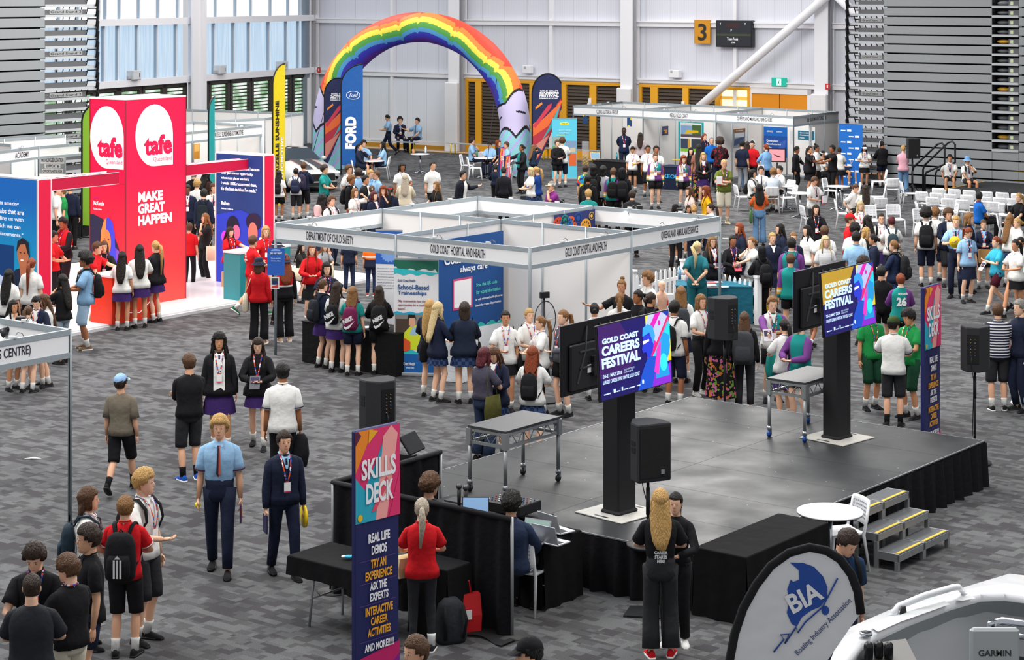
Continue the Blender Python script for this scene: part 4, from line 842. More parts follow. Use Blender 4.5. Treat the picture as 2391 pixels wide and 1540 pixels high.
m = MB(); m.box((0, 0, .3), (.4, .03, .26), mat('#0e0f12', .15), R=np.array([[1, 0, 0], [0, .8, .6], [0, -.6, .8]]), bev=.01); m.box((0, .06, .08), (.1, .2, .16), BLK); m.cyl((0, .05, -.7), (0, .05, .1), .03, BLK); mo = item('confidence_monitor', 'tilted black monitor screen behind the drape', 'monitor', m, onT(962, 1072, 1.1)-Z*.1, radians(65))
for px, py, c, lab in ((937, 1318, '#1a1a1c', 'black headphones case'),): m = MB(); m.ball((0, 0, .06), (.13, .09, .07), mat(c, .6)); m.ball((.17, -.08, .05), (.1, .08, .06), mat(c, .6)); item('camera_bag', 'black bag on the trestle behind skills banner', 'bag', m, onT(px, py), .3)
m = MB(); m.ball((0, 0, .03), (.05, .03, .02), mat('#3aa7c8')); m.ball((.04, .02, .03), (.03, .03, .015), mat('#e0e030')); m.ball((-.05, .01, .03), (.03, .02, .015), mat('#e8f0f0')); item('key_ring', 'small blue and yellow trinket on black trestle table', 'trinket', m, onT(814, 1306, .74))
m = MB(); m.rings([[(x*s, y*s, z) for x, y in ((-.16, -.08), (.16, -.08), (.16, .08), (-.16, .08))] for z, s in ((0, .9), (.1, 1), (.2, .85))], mat('#c9b183', .8), False); item('paper_bag', 'beige tote bag lying beside the woman in red', 'bag', m, onT(952, 1342, .74), .6)
rb_ = thing('shopping_bag', 'red shopping bag on the floor beside grey backpack', 'bag', G(1078, 1478), radians(20)); m = MB(); m.rings([[(x*s, y*s2, z) for x, y in ((-.2, -.08), (.2, -.08), (.2, .08), (-.2, .08))] for z, s, s2 in ((0, .95, 1), (.2, 1, 1.05), (.42, .97, .5))], mat('#c8151c', .6), False); m.box((.02, -.1, .22), (.12, .004, .1), mat('#f2f2f2')); m.build('bag_body', rb_); m = MB(); m.tube([(-.1, 0, .42), (-.08, 0, .55), (.08, 0, .55), (.1, 0, .42)], .012, mat('#c8151c'), 6); m.build('handle', rb_)

# ================================================================ printed banners
def multi(m, shapes, O, R_, off=.004, E=0.0):
    for i, (c, pts) in enumerate(shapes): m.poly(pts, O, R_, Z, mat(c, .6, emit=E), off+i*.0008)
def festival_words(m, x, y, w_, O, R_, c='#f4f4f8', off=.014, s=1.0):
    t = mat(c, .6); m.text('GOLD COAST', x+w_*.03, y+.30*w_*s, w_*.94, .09*w_*s, O, R_, Z, t, off, .03); m.text('CAREERS', x, y+.155*w_*s+.0, w_, .13*w_*s, O, R_, Z, t, off, .05); m.text('FESTIVAL', x, y, w_, .14*w_*s, O, R_, Z, t, off, .05)
def art(m, w_, h0, h1, O, R_, off=.004):
    H = h1-h0; q = lambda pts: [(x*w_, h0+y*H) for x, y in pts]
    multi(m, [('#e0336e', q([(0, 0), (1, 0), (1, 1), (0, 1)])), ('#f08a24', q([(0, .55), (.0, 1), (.4, 1)])), ('#2aa9c4', q([(0, 0), (.5, 0), (.62, .45), (.62, .82), (.2, .35), (0, .5)])), ('#1c9fb8', q([(.2, .3), (.62, .85), (.62, .5), (.4, .2)])), ('#f4a6a0', q([(.45, 0), (.7, .0), (.95, .9), (.8, 1), (.62, .9)])), ('#e0336e', q([(.75, 0), (1, 0), (1, .5)])), ('#5a1a4a', q([(0, .85), (.12, .95), (.05, 1), (0, 1)])), ('#f0ae28', q([(.28, .85), (.5, .97), (.3, 1)])), ('#e0506a', q([(.35, .1), (.45, .1), (.75, .4), (.68, .45)]))], O, R_, off)
    m.ell(w_*.09, h0+H*.06, .03, .035, O, R_, Z, mat('#f0c020', .6), off+.01, 14)
def skills(label, px, py, D, ang_):
    p = D_(px, D, 0); r = thing('banner_totem', label, 'banner', p, ang_, 'skills deck banner totems'); w_, H = .58, 2.56; m = MB(); fbox(m, 0, w_, 0, .06, .03, H, mat('#1d2158', .6), bev=.012); m.build('fabric_sleeve', r); m = MB(); fbox(m, .1, w_-.1, -.15, .2, 0, .03, mat('#8a8d90', .4, .5)); m.build('base_foot', r)
    O, R_ = (0, -.003, 0), (1, 0, 0); m = MB(); art(m, w_, 1.66, H-.01, O, R_); multi(m, [('#c21c66', [(0, .04), (w_, .04), (w_, .42), (0, .34)]), ('#8a1a8a', [(w_*.4, .04), (w_, .04), (w_, .3)])], O, R_); 
    for z in (1.28, 1.06, .85, .5): m.rect(.05, z, w_-.05, z+.006, O, R_, Z, mat('#5a3a8a'), .008)
    m.build('printed_artwork', r); m = MB(); wt, gd = mat('#f3f2f6', .6), mat('#f0a92a', .6)
    for t, x, y, a, b_, c in (('SKILLS', .07, 2.07, .45, .2, wt), ('DECK', .13, 1.83, .36, .2, wt), ('REAL LIFE', .16, 1.45, .28, .09, wt), ('DEMOS', .2, 1.33, .2, .09, wt), ('TRY AN', .19, 1.2, .2, .085, gd), ('EXPERIENCE', .12, 1.09, .35, .085, gd), ('ASK THE', .18, .985, .22, .08, wt), ('EXPERTS', .18, .88, .24, .08, wt), ('INTERACTIVE', .12, .745, .36, .085, gd), ('CAREER', .19, .645, .22, .08, gd), ('ACTIVITIES', .15, .54, .3, .08, gd), ('AND MORE!!!!!', .11, .4, .38, .075, wt)): m.text(t, x, y, a, b_, O, R_, Z, c, .014, .035)
    festival_words(m, .13, .12, .32, O, R_, s=1.0); m.build('lettering', r)
skills('tall skills deck banner beside the woman in red', 829, 1020, 19.2, radians(46))
skills('tall skills deck banner behind the stage, right of green shirts', 2158, 672, 28.5, radians(55))
def outline_flag(r, pts, m_fab, edge, th=.012, hem=.05):
    """upright fabric shape (front faces -y) with its pole hem along the outline's first run"""
    m = MB(); m.poly(pts, (0, 0, 0), R3, Z, m_fab, 0, th); m.build('fabric_sail', r)
EDG = mat('#0c0c10', .7)
def feather(name, label, base, rot, w_, H, fab, kind, group=None, zcut=0.0):
    """feather banner: pole on the left, rounded top, slanting foot"""
    r = thing(name, label, 'flag', base, rot, group); top = H
    arc = [(w_*(1-cos(t))/1.0*.5 if kind == 'tear' else w_*(1-cos(t)), top-w_*1.0+w_*1.0*sin(t)) for t in np.linspace(0, pi/2, 9)]
    if kind == 'tear':
        arc = [(w_/2-w_/2*cos(t), top-w_*.62+w_*.62*sin(t)) for t in np.linspace(0, pi*.82, 14)]; pts = [(0, .35)]+arc+[(w_*.93, top-w_*1.1), (.12, .3)]
    else:
        pts = [(0, .35)]+arc+[(w_, .5), (w_*.55, .32)]
    m = MB(); m.poly(pts, (0, 0, 0), R3, Z, fab, 0, .008); m.build('fabric_sail', r)
    m = MB(); m.tube([(x-.01, 0, z) for x, z in ([(0, 0)]+[(0, .35)]+arc)], .024, EDG, 6); m.build('pole', r)
    m = MB(); m.bar((-.3, 0, .012), (.3, 0, .012), .05, .02, BLK); m.bar((0, -.3, .012), (0, .3, .012), .05, .02, BLK); m.build('cross_base', r)
    return r
NAVY = mat('#16204e', .6, bump=.4, bscale=5)
def festival_flag(label, px, D, rot, ztop, w_):
    H = ztop; r = feather('feather_flag', label, D_(px, D), rot, w_, H, NAVY, 'tear', 'festival teardrop flags'); O = (0, -.002, 0); m = MB()
    q = lambda pts: [(x*w_, y*H) for x, y in pts]
    multi(m, [('#b02a3c', q([(.02, .14), (.2, .2), (.62, .45), (.85, .62), (.93, .72), (.9, .76), (.02, .4)])), ('#2aa7a8', q([(.3, .36), (.72, .52), (.9, .72), (.55, .5)])), ('#e0662e', q([(.02, .4), (.5, .5), (.98, .75), (.9, .74), (.5, .62), (.02, .52)])), ('#3a1a4e', q([(.1, .5), (.8, .7), (.6, .68), (.1, .53)])), ('#c8344a', q([(.02, .5), (.5, .7), (.62, .72), (.6, .68), (.1, .48)])), ('#ef8a2c', q([(.1, .68), (.3, .73), (.32, .71), (.1, .655)])), ('#c98070', q([(.02, .14), (.1, .16), (.55, .42), (.02, .3)]))], O, R3, .003); m.build('printed_artwork', r)
    m = MB(); festival_words(m, w_*.22, H*.78, w_*.62, O, R3, s=.85); m.text('EXPERIENCE GOLDCOAST.', w_*.22, H*.758, w_*.6, .05, O, R3, Z, mat('#f4f4f8'), .014, .03); m.build('lettering', r)
festival_flag('teardrop festival flag with navy top right of the rainbow arch', 1243, 72.5, radians(0), HC-192*72.5/F, 1.15)
festival_flag('teardrop festival flag left of the arch, overlapped by blue flag', 758, 75, radians(-5), HC-202*75/F, 1.05)
D = 74.0; r = feather('feather_flag', 'tall blue car maker feather flag in front of arch leg', D_(797, D), 0, .8, HC-170*D/F, mat('#1259a4', .6, bump=.4, bscale=5), 'feather'); m = MB(); O = (0, -.002, 0); H = HC-170*D/F; wt = mat('#f4f6fa')
m.text('FORD', .56, .95, 1.2, .42, O, R3, Z, wt, .012, .06, rot=pi/2); m.ell(.44, H-1.15, .26, .16, O, R3, Z, wt, .006); m.ell(.44, H-1.15, .24, .14, O, R3, Z, mat('#1a4f9c'), .009); m.text('Ford', .3, H-1.22, .28, .15, O, R3, Z, wt, .013, .01, slant=.25); m.build('lettering', r)
D = 60.0; H = HC-170*D/F; r = feather('feather_flag', 'tall yellow feather flag beside the automotive booth', D_(637, D), radians(60), .62, H, mat('#e8cf12', .6, bump=.4, bscale=5), 'feather'); m = MB(); m.text('FRIZELLE SUNSHINE', .3, 1.2, 2.3, .17, O, R3, Z, mat('#1c1c1c'), .012, .03, rot=pi/2); m.text('AUTOMOTIVE', .52, 1.0, 1.4, .15, O, R3, Z, wt, .012, .03, rot=pi/2); m.build('lettering', r)
D = 57.0; H = HC-248*D/F; r = feather('feather_flag', 'slim teal feather flag behind the red beam', D_(487, D), radians(78), .5, H, mat('#12a0a0', .6, bump=.4, bscale=5), 'feather')
D = 55.0; H = HC-258*D/F; r = feather('feather_flag', 'lime green feather flag left of the red tower', D_(192, D), radians(0), .55, H, mat('#86bc30', .6, bump=.4, bscale=5), 'feather'); m = MB(); m.text('TRIKE', .5, 2.5, .85, .26, O, R3, Z, wt, .012, .05, rot=pi/2-.2); m.build('lettering', r)
# boating association flag, close to the camera
D = 14.0; P0 = D_(1702, D); r = thing('teardrop_flag', 'large silver boating association flag with black rim in foreground', 'flag', P0, radians(0)); sc_ = D/F
q = lambda X, Y: ((X-1702)*sc_, HC-(Y+20)*sc_)
outl = [(1702, 1640), (1703, 1545), (1715, 1480), (1735, 1420), (1765, 1365), (1800, 1320), (1842, 1290), (1890, 1277), (1930, 1285), (1962, 1305), (1988, 1340), (2003, 1380), (2010, 1432)]
tail = [(1995, 1450), (1940, 1530), (1890, 1600), (1840, 1680), (1790, 1800)]
pts = [q(*a) for a in outl+tail][::-1]; FAB = mat('#dcdedf', .5, bump=.9, bscale=3.2)
m = MB(); m.poly(pts, (0, 0, 0), R3, Z, FAB, 0, .01); m.build('fabric_sail', r)
m = MB(); m.tube([(q(*a)[0], 0, q(*a)[1]) for a in outl], .032, mat('#101013', .8), 8, flat=.6); m.tube([(q(1702, 1640)[0], 0, q(1702, 1640)[1]), (q(1702, 1640)[0]+.15, 0, 0)], .02, BLK, 8); m.build('pole_rim', r)
m = MB(); BLU = mat('#1f4a9c', .6); O = (0, -.002, 0)
m.poly([q(*a) for a in ((1844, 1312), (1865, 1330), (1866, 1352), (1852, 1357), (1846, 1352), (1838, 1375), (1842, 1400), (1837, 1430), (1848, 1455), (1860, 1462), (1872, 1440), (1892, 1425), (1915, 1415), (1930, 1395), (1932, 1370), (1922, 1345), (1900, 1322), (1875, 1313))][::-1], O, R3, Z, BLU, .004)
m.ell(*q(1927, 1424), 9*sc_, 11*sc_, O, R3, Z, BLU, .004, 10); m.build('printed_emblem', r)
m = MB(); ox, oz = q(1852, 1432); m.text('BIA', ox, oz, 82*sc_, 46*sc_, O, R3, Z, mat('#e8eaec'), .009, .03, rot=.48); ox, oz = q(1866, 1532); m.text('Boating Industry Association', ox, oz, 178*sc_, 17*sc_, O, R3, Z, mat('#4a5580'), .006, .01, rot=.79)
m.tube([(q(a, b_)[0], -.012, q(a, b_)[1]) for a, b_ in ((1806, 1520), (1830, 1490), (1822, 1480), (1842, 1478), (1832, 1500), (1858, 1462), (1862, 1475), (1880, 1450), (1920, 1415), (1955, 1348))], .006, BLU, 5); m.build('lettering', r)

def rollup(name, label, p, rot, w_, H, base='#e8e8ea', group=None, foot=True):
    r = thing(name, label, 'banner', p, rot, group); m = MB(); fbox(m, 0, w_, -.002, .006, .06, H, mat(base, .5)); m.build('printed_sheet', r)
    if foot: m = MB(); fbox(m, -.01, w_+.01, -.06, .08, 0, .06, mat('#b4b8bc', .35, .5), bev=.01); fbox(m, 0, w_, -.015, .015, H, H+.025, mat('#b4b8bc', .35, .5)); m.build('cassette_base', r)
    return r
def decor(r, shapes, texts, name='printed_artwork'):
    O = (0, -.004, 0); m = MB(); multi(m, shapes, O, R3, .003); m.build(name, r)
    if texts:
        m = MB()
        for t, x, y, w_, h, c in texts: m.text(t, x, y, w_, h, O, R3, Z, mat(c, .6), .014, .02)
        m.build('lettering', r)
rc = lambda x0, y0, x1, y1: [(x0, y0), (x1, y0), (x1, y1), (x0, y1)]
wav = lambda x0, x1, y, a, n=14: [(x0+(x1-x0)*i/n, y+a*sin(i*1.5)) for i in range(n+1)]
p = G(920, 875); r = rollup('rollup_banner', 'white and blue school-based traineeships pull-up banner', p, radians(-8), .8, 2.05)
decor(r, [('#0f5fa8', rc(0, .06, .8, .42)), ('#2cc0c8', wav(0, .8, .44, .02)+[(.8, .38), (0, .38)]), ('#0a4f94', [(0, 1.93), (.8, 1.93), (.8, 2.04), (0, 2.04)]), ('#1f6a54', [(0, 1.99)]+wav(0, .8, 1.88, .02)[1:-1]+[(.8, 1.8), (.8, 2.04), (0, 2.04)]), ('#2cc0c8', wav(0, .8, 1.79, .02)+[(.8, 1.82), (.4, 1.86), (0, 1.9)]), ('#86827c', rc(.02, .46, .78, 1.1)), ('#2aa7c8', wav(0, .8, 1.12, .015)+[(.8, 1.08), (0, 1.08)]), ('#4a3a30', rc(.04, .5, .3, 1.0)), ('#d6e22a', [(.18, .46), (.18, .75), (.3, .88), (.42, .9), (.5, .75), (.48, .46)]), ('#9fc4dc', [(.28, .72), (.34, .86), (.4, .86), (.42, .72)]), ('#e0a888', [(.27, .9), (.28, 1.02), (.38, 1.02), (.39, .9), (.33, .85)]), ('#1d1712', [(.24, .97), (.26, 1.08), (.38, 1.08), (.41, .98), (.38, 1.03), (.28, 1.02)]), ('#e0582a', [(.06, .62), (.2, .66), (.3, .6), (.3, .46), (.2, .42), (.1, .5)])],
      [('Gold Coast Health', .07, 1.66, .32, .045, '#2a4a78'), ('School-Based', .07, 1.52, .56, .09, '#12508e'), ('Traineeships', .07, 1.41, .52, .09, '#12508e'), ('"My traineeship has given me', .07, 1.29, .62, .05, '#8a3040'), ('opportunities for a much brighter', .07, 1.22, .66, .05, '#8a3040'), ('future".', .07, 1.16, .15, .045, '#8a3040'), ('Gold Coast Health', .08, .18, .3, .055, '#f4f4f4'), ('always care.', .22, .12, .15, .035, '#f4f4f4')])
hbw = lambda u, v: B0+U*u+V*v
r = rollup('fabric_backdrop', 'large dark blue curved health service backdrop inside the booth', hbw(-2.78, .35), radians(52), 2.45, 2.3, '#0b4a8c', foot=False)
m = MB(); m.box((1.2, .1, .01), (2.4, .3, .02), GREYW); m.build('floor_feet', r)
decor(r, [('#e8ecf0', [(1.35, .06), (2.45, .06), (2.45, .6)]+wav(2.45, 1.35, .62, .03)), ('#28b8b0', wav(1.35, 2.45, .64, .04)+[(2.45, .58), (1.35, .6)]), ('#c8487a', rc(.95, .98, 1.52, 1.55)), ('#f4f4f6', rc(.99, 1.02, 1.48, 1.51))],
      [('Gold', .85, 2.05, .5, .17, '#f4f4f6'), ('Coast Health', .7, 1.83, 1.3, .2, '#f4f4f6'), ('always care', 1.15, 1.62, .8, .15, '#f4f4f6'), ('Scan this QR code', 1.62, 1.33, .62, .075, '#58d0c0'), ('for more information', 1.62, 1.2, .72, .075, '#58d0c0'), ('or visit goldcoasthealth.qld.gov.au', 1.6, 1.07, .8, .055, '#f4f4f6'), ('Search for Career Opportunities', 1.6, .96, .76, .055, '#f4f4f6')])
p = G(877, 790); r = rollup('rollup_banner', 'blue and white join our team banner, partly behind traineeships banner', G(877, 795)+V*0, radians(-14), .55, 2.15, '#e6e8ec'); decor(r, [('#2a62c0', rc(0, 1.5, .55, 2.14)), ('#1f4fa4', rc(0, .06, .55, .3))]+[('#7aa4e4', [(.27+.17*cos(t)*(1 if i % 2 else .8), 1.68+.15*sin(t)*(1 if i % 2 else .8)) for i, t in enumerate(np.linspace(0, 2*pi, 32)[:-1])])], [('join our', .08, 2.0, .35, .1, '#f4f4f6'), ('team!', .08, 1.86, .32, .1, '#f4f4f6')]+[(s_, .04, 1.4-i*.055, .46, .028, '#6a6f80') for i, s_ in enumerate(('Our people are our strength, and we', 'pride ourselves on a positive culture', 'and respects the diversity of our team', 'We encourage applications from', 'Aboriginal and Torres Strait Islander', 'people, people with disability', 'LGBTQ+, and culturally', 'and linguistically diverse'))])
p = hbw(-2.1, 2.75); r = rollup('rollup_banner', 'narrow blue and white pull-up banner against the booth wall', G(1189, 810), radians(-38), .42, 2.05, '#e4eaf0'); decor(r, [('#10509a', rc(0, 1.6, .42, 2.04)), ('#1f9ab0', wav(0, .42, 1.6, .02)+[(.42, 1.55), (0, 1.55)]), ('#17457e', rc(.04, 1.33, .38, 1.42)), ('#17457e', rc(.04, 1.2, .19, 1.28)), ('#17457e', rc(.22, 1.2, .38, 1.28)), ('#17457e', rc(.04, 1.08, .19, 1.16)), ('#17457e', rc(.22, 1.08, .38, 1.16)), ('#1f9ab0', rc(.04, .2, .38, .5))], [('Your research', .06, .98, .3, .04, '#30507a'), ('career', .1, .9, .2, .04, '#30507a')])
# posters on the left post
for nm, lab, a, w_, h, col, tx in (('post_sign', 'blue join our team sign taped to the left booth post', (624, 642), .33, .5, '#2a62c0', (('Join our team!', .05, .38, .23, .06, '#ffffff'), ('We are recruiting', .07, .3, .19, .03, '#c8d8f4'), ('Child Safety Officers', .07, .25, .19, .03, '#c8d8f4'))), ('post_sign', 'small red and navy sign on the left booth post, lower of two', (632, 674), .16, .22, '#eceaf0', ())):
    p = D_(a[0], 37.05, HC-(a[1]+20)*37.05/F); r = thing(nm, lab, 'sign', p, radians(-4)); m = MB(); fbox(m, 0, w_, 0, .004, 0, h, mat(col, .5)); m.build('sheet', r)
    decor(r, [('#8ab4f0', [(.16+.09*cos(t), .45+.04*sin(t)) for t in np.linspace(0, pi, 12)])] if h > .4 else [('#26305e', rc(.02, .08, .14, .15)), ('#c8382c', [(.02, .02), (.14, .02), (.14, .08), (.02, .05)]), ('#3a4a44', rc(.02, .15, .14, .2))], tx)
# rear banners and posters
r = rollup('rollup_banner', 'light blue and yellow road company pull-up banner behind standing boy', G(1289, 419), radians(0), .9, 2.2, '#58c2dc'); decor(r, [('#f0e22a', [(.45+.18*cos(t), 2.02+.06*sin(t)) for t in np.linspace(0, 2*pi, 16)[:-1]]), ('#8aa4a0', rc(.02, 1.2, .42, 1.55)), ('#5f8a4a', rc(.02, 1.05, .42, 1.2)), ('#7a96b4', rc(.48, 1.0, .88, 1.4)), ('#d8602a', rc(.6, .5, .88, .95)), ('#c8b89a', rc(.65, 1.0, .85, 1.15))], [('COLAS', .35, 2.0, .2, .045, '#202020'), ('CREATE CAREERS', .2, 1.75, .5, .06, '#a8e4f0'), ('WITH IMPACT', .25, 1.65, .4, .06, '#a8e4f0'), ('SCHOLARSHIPS', .16, 1.58, .3, .04, '#f0e22a')])
r = rollup('backdrop_banner', 'blue government banner with repeated white crests beside the booth row', G(1959, 436), radians(-36), .9, 2.2, '#1668c0'); decor(r, [('#e8f0fa', rc(.08+.3*(i % 2), .35+.2*i, .26+.3*(i % 2), .39+.2*i)) for i in range(9)]+[('#e8f0fa', rc(.32+.3*(i % 2), .34+.2*i, .42+.3*(i % 2)+.06, .41+.2*i)) for i in range(9)], ())
def poster(label, px0, py0, px1, py1, D, col, shapes=(), texts=(), rot=-.66):
    s = D/F; p = D_(px0, D, HC-(py1+20)*s); w_ = (px1-px0)*s/cos(rot); h = (py1-py0)*s; r = thing('poster', label, 'poster', p, rot); m = MB(); fbox(m, 0, w_, -.004, .004, 0, h, mat(col, .5)); m.build('sheet', r)
    decor(r, [(c, [(x*w_, y*h) for x, y in pts]) for c, pts in shapes], [(t, x*w_, y*h, a*w_, b_*h, c) for t, x, y, a, b_, c in texts])
pb = lambda px: None
train = [('#eef0f0', rc(.08, .03, .92, .97)), ('#8ab0d8', rc(.1, .6, .9, .9)), ('#4a6a3a', rc(.55, .6, .9, .92)), ('#e8c020', [(.25, .68), (.8, .72), (.8, .78), (.35, .79)]), ('#5a4a50', rc(.1, .6, .9, .67)), ('#3a4a60', rc(.1, .3, .48, .56)), ('#e0a838', rc(.38, .32, .48, .55)), ('#38404a', rc(.52, .3, .9, .56)), ('#8ac83a', rc(.1, .22, .48, .3)), ('#8ac83a', rc(.52, .22, .9, .3))]
poster('large teal-framed tram poster on the booth wall', 1584, 283, 1639, 372, 73.6, '#1fa9b0', train, (('KEOLIS', .1, .93, .5, .05, '#f0f0f0'), ('keolis', .1, .92, .2, .02, '#f0f0f0')), -.66)
for px0, py0, px1, py1, c1_, c2_, lab in ((1512, 290, 1528, 311, '#7a3a2e', '#c8a088', 'upper of the two staff photos'), (1512, 315, 1528, 335, '#5a5a40', '#d8a828', 'lower photo showing a yellow tram'), (1546, 295, 1562, 316, '#3a3f60', '#d08a3a', 'photo of three workers')): poster('small photo print on the booth wall, '+lab, px0, py0, px1, py1, 74.2, c1_, [(c2_, rc(.2, .2, .8, .6)), ('#20242e', rc(.1, .0, .4, .5))], (), .9)
poster('brown renewable energy poster on the booth wall', 1712, 302, 1745, 346, 71.6, '#7e8790', [('#8a5a30', rc(0, .82, 1, 1)), ('#2a4470', [(.05, .1), (.8, .3), (.95, .6), (.1, .45)]), ('#c8ccd0', rc(.1, .55, .9, .78))], (('Renewable energy', .2, .87, .6, .08, '#f0e8d8'),), .9)
poster('blue manufacturing hubs banner on the booth wall', 1783, 295, 1833, 366, 71.0, '#1d4fa0', [('#1668c0', rc(0, .7, 1, 1)), ('#3a62b8', [(.6, .2), (.9, .3), (.95, .6), (.7, .5)])], (('Queensland', .13, .5, .5, .08, '#f4f4f8'), ('Manufacturing', .13, .39, .62, .08, '#f4f4f8'), ('Hubs', .13, .28, .22, .08, '#f4f4f8'), ('Queensland', .55, .82, .25, .06, '#f4f4f8'), ('ADVANCE', .15, .82, .25, .06, '#f4f4f8')), -.66)
poster('white map poster with teal speech box on the booth wall', 1845, 294, 1897, 337, 70.6, '#ecebe8', [('#1d6f8c', rc(.32, .28, .98, .78)), ('#1d6f8c', [(.7, .3), (.9, .3), (.82, .18)]), ('#b8d0b8', rc(.05, .4, .2, .42)), ('#b8d0b8', rc(.1, .2, .12, .8))], (('Queensland', .4, .62, .42, .09, '#f4f4f8'), ('Manufacturing', .4, .49, .5, .09, '#f4f4f8'), ('Hubs', .4, .36, .18, .09, '#f4f4f8')), -.66)
poster('small navy and yellow flyer hanging under the rear booth board', 1464, 274, 1476, 295, 72.5, '#17406e', [('#f0c820', [(.6, .8), (1, .6), (1, 1), (.7, 1)]), ('#f0c820', rc(.1, 0, .5, .12))], (), 0)
poster('small navy flyer hanging left under the rear booth board', 1361, 268, 1373, 288, 75, '#17406e', [('#f0c820', [(.0, .8), (.4, .9), (.3, 1), (0, 1)])], (), 0)
poster('grey banner reading providing education support in the left booth', 92, 360, 155, 405, 57.6, '#9aa0a2', [('#e8e8e6', rc(.05, .52, .95, .9)), ('#e8e8e6', rc(.2, .28, .8, .5)), ('#e8e8e6', rc(.1, .02, .9, .24))], (('PROVIDING EDUCATION', .08, .6, .84, .22, '#22242a'), ('SUPPORT &', .25, .32, .5, .16, '#22242a'), ('OPPORTUNITIES FOR', .13, .06, .74, .14, '#22242a')), -.1)
poster('pale chart poster in the automotive booth', 513, 322, 559, 367, 65.5, '#cfd3d0', [('#e0c880', [(.1, .5), (.5, .78), (.9, .5), (.9, .48), (.5, .75), (.1, .48)])], (('AUTOMOTIVE', .25, .88, .5, .06, '#b08a30'), ('Are you interested in a', .1, .3, .7, .06, '#30343a'), ('rewarding career?', .1, .18, .6, .06, '#30343a')), .9)
poster('orange poster in the automotive booth beside the tower', 452, 336, 464, 372, 63.5, '#c8862a', [('#e0b060', rc(.1, .5, .9, .95))], (), .9)
r = rollup('backdrop_banner', 'dark blue dotted banner at the right edge of the small stage', G(2379, 441), radians(-36), 1.6, 2.75, '#1b1f5e'); decor(r, [('#8a2a8a', rc(.1+.12*(i % 9), .8+.16*(i//9), .13+.12*(i % 9), .83+.16*(i//9))) for i in range(60)], (('E', .08, .9, .4, .5, '#f0f0f4'),))
m = MB(); R_ = (0, 1, 0)
tp = thing('tapestry', 'colourful dotted first nations style cloth hanging on booth wall', 'tapestry', hbw(-3+.06, 3), -A0); O = (0, 0, 0); m = MB(); m.rect(1.6, 1.9, 2.98, 2.42, O, (0, 1, 0), Z, mat('#27306a', .8), .004)
for i, (c, a, b_, rr) in enumerate((('#c8452a', .95, 2.2, .22), ('#d85a2c', 1.35, 2.18, .22), ('#1f66b0', 2.0, 2.15, .26), ('#e09a2c', 2.65, 2.1, .2), ('#1f8a80', 1.15, 2.3, .13), ('#18489a', 2.4, 2.3, .14), ('#e0b040', 2.85, 2.3, .1))):
    m.ell(a if a > 1.7 else a+.8, b_, rr*.9, rr*.8, O, (0, 1, 0), Z, mat(c, .8), .006+.001*i, 20)
    for k in range(10): m.ell((a if a > 1.7 else a+.8)+rr*.6*cos(k*.63), b_+rr*.5*sin(k*.63), .02, .02, O, (0, 1, 0), Z, mat('#181c40'), .016, 6)
m.build('woven_cloth', tp)

# ================================================================ rainbow arch
def make_arch():
    pL, pR = D_(766, 76.6), D_(1203, 73.8); d = nrm(pR-pL); L_ = np.linalg.norm(pR-pL); n = np.cross(Z, d); r = thing('inflatable_arch', 'giant inflatable rainbow arch with dripping bands and cloud feet', 'inflatable arch', pL, atan2(d[1], d[0]))
    Rm = L_/2; zl_ = 5.45-Rm; rad = .57; path = []
    NS = 620
    tot = 2*zl_+pi*Rm
    for i in range(NS+1):
        s = tot*i/NS
        if s < zl_: path.append((s, 0, s, pi))
        elif s > tot-zl_: path.append((s, L_, tot-s, 0))
        else: a = pi-(s-zl_)/Rm; path.append((s, Rm+Rm*cos(a), zl_+Rm*sin(a), a))
    mats = [mat(c, .55) for c in ('#e2452f', '#ef8136', '#e6d84a', '#4f9a46', '#4f97c8', '#3a37b0', '#5a2a9a', '#cfc6ea', '#17171f', '#8fd0d8', '#c6a2ee')]
    m = MB(); m.mats = mats; NC = 130; vs = []
    for k, (s, x, z, a) in enumerate(path):
        ox, oz = cos(a), sin(a); bul = rad*(1-.018*abs(sin(s*1.75))**6) * (1.12-.12*min(1, min(s, tot-s)/2.0) if 1 else 1)
        for j in range(NC): t = 2*pi*j/NC; vs.append((x+ox*bul*cos(t), -bul*sin(t), z+oz*bul*cos(t)))
    m.v = vs; foot = 2.75
    for i in range(NS):
        s = (path[i][0]+path[i+1][0])/2; e0 = min(s, tot-s)
        for j in range(NC):
            t = 2*pi*(j+.5)/NC; c = cos(t)            # +1 outside of the arch, -1 inside
            w = .3*sin(s*1.7)+.1*sin(s*3.3+1); drip = .1*max(0, sin(s*2.9))**60+.08*max(0, sin(s*4.1+1))**90
            u_ = (1-c)/2+ w*.35-drip*.9
            idx = 0 if u_ < .1 else 1 if u_ < .24 else 2 if u_ < .42 else 3 if u_ < .6 else 4 if u_ < .74 else 5 if u_ < .93 else 6
            fe = foot+.25*c+.12*abs(sin(t*2))
            if e0 < fe:
                f2 = 1.55+.16*abs(sin(t*2.2+.6))*2-.1
                idx = 8 if e0 > fe-.09 else 7
                if abs(e0-f2-.0) < .06: idx = 8
                elif e0 < f2: idx = 9 if (i//4*7+j//3*3) % 5 else 10
                if abs(e0-2.15-.18*sin(t*1.3)) < .035 and .3 < sin(t)*1 < .85: idx = 8
            m.f.append([i*NC+j, i*NC+(j+1) % NC, (i+1)*NC+(j+1) % NC, (i+1)*NC+j][::-1]); m.m.append(idx); m.sm.append(True)
    m.build('air_tube', r)
    for (x, z) in ((-.0, 4.0), (L_, 4.0)): k = MB(); k.tube([(x+(.55 if x < 1 else -.55), -.35, z), (x+(.25 if x < 1 else -.3), -2.2, .05)], .012, BLK, 5); k.build('guy_rope', r)
make_arch()
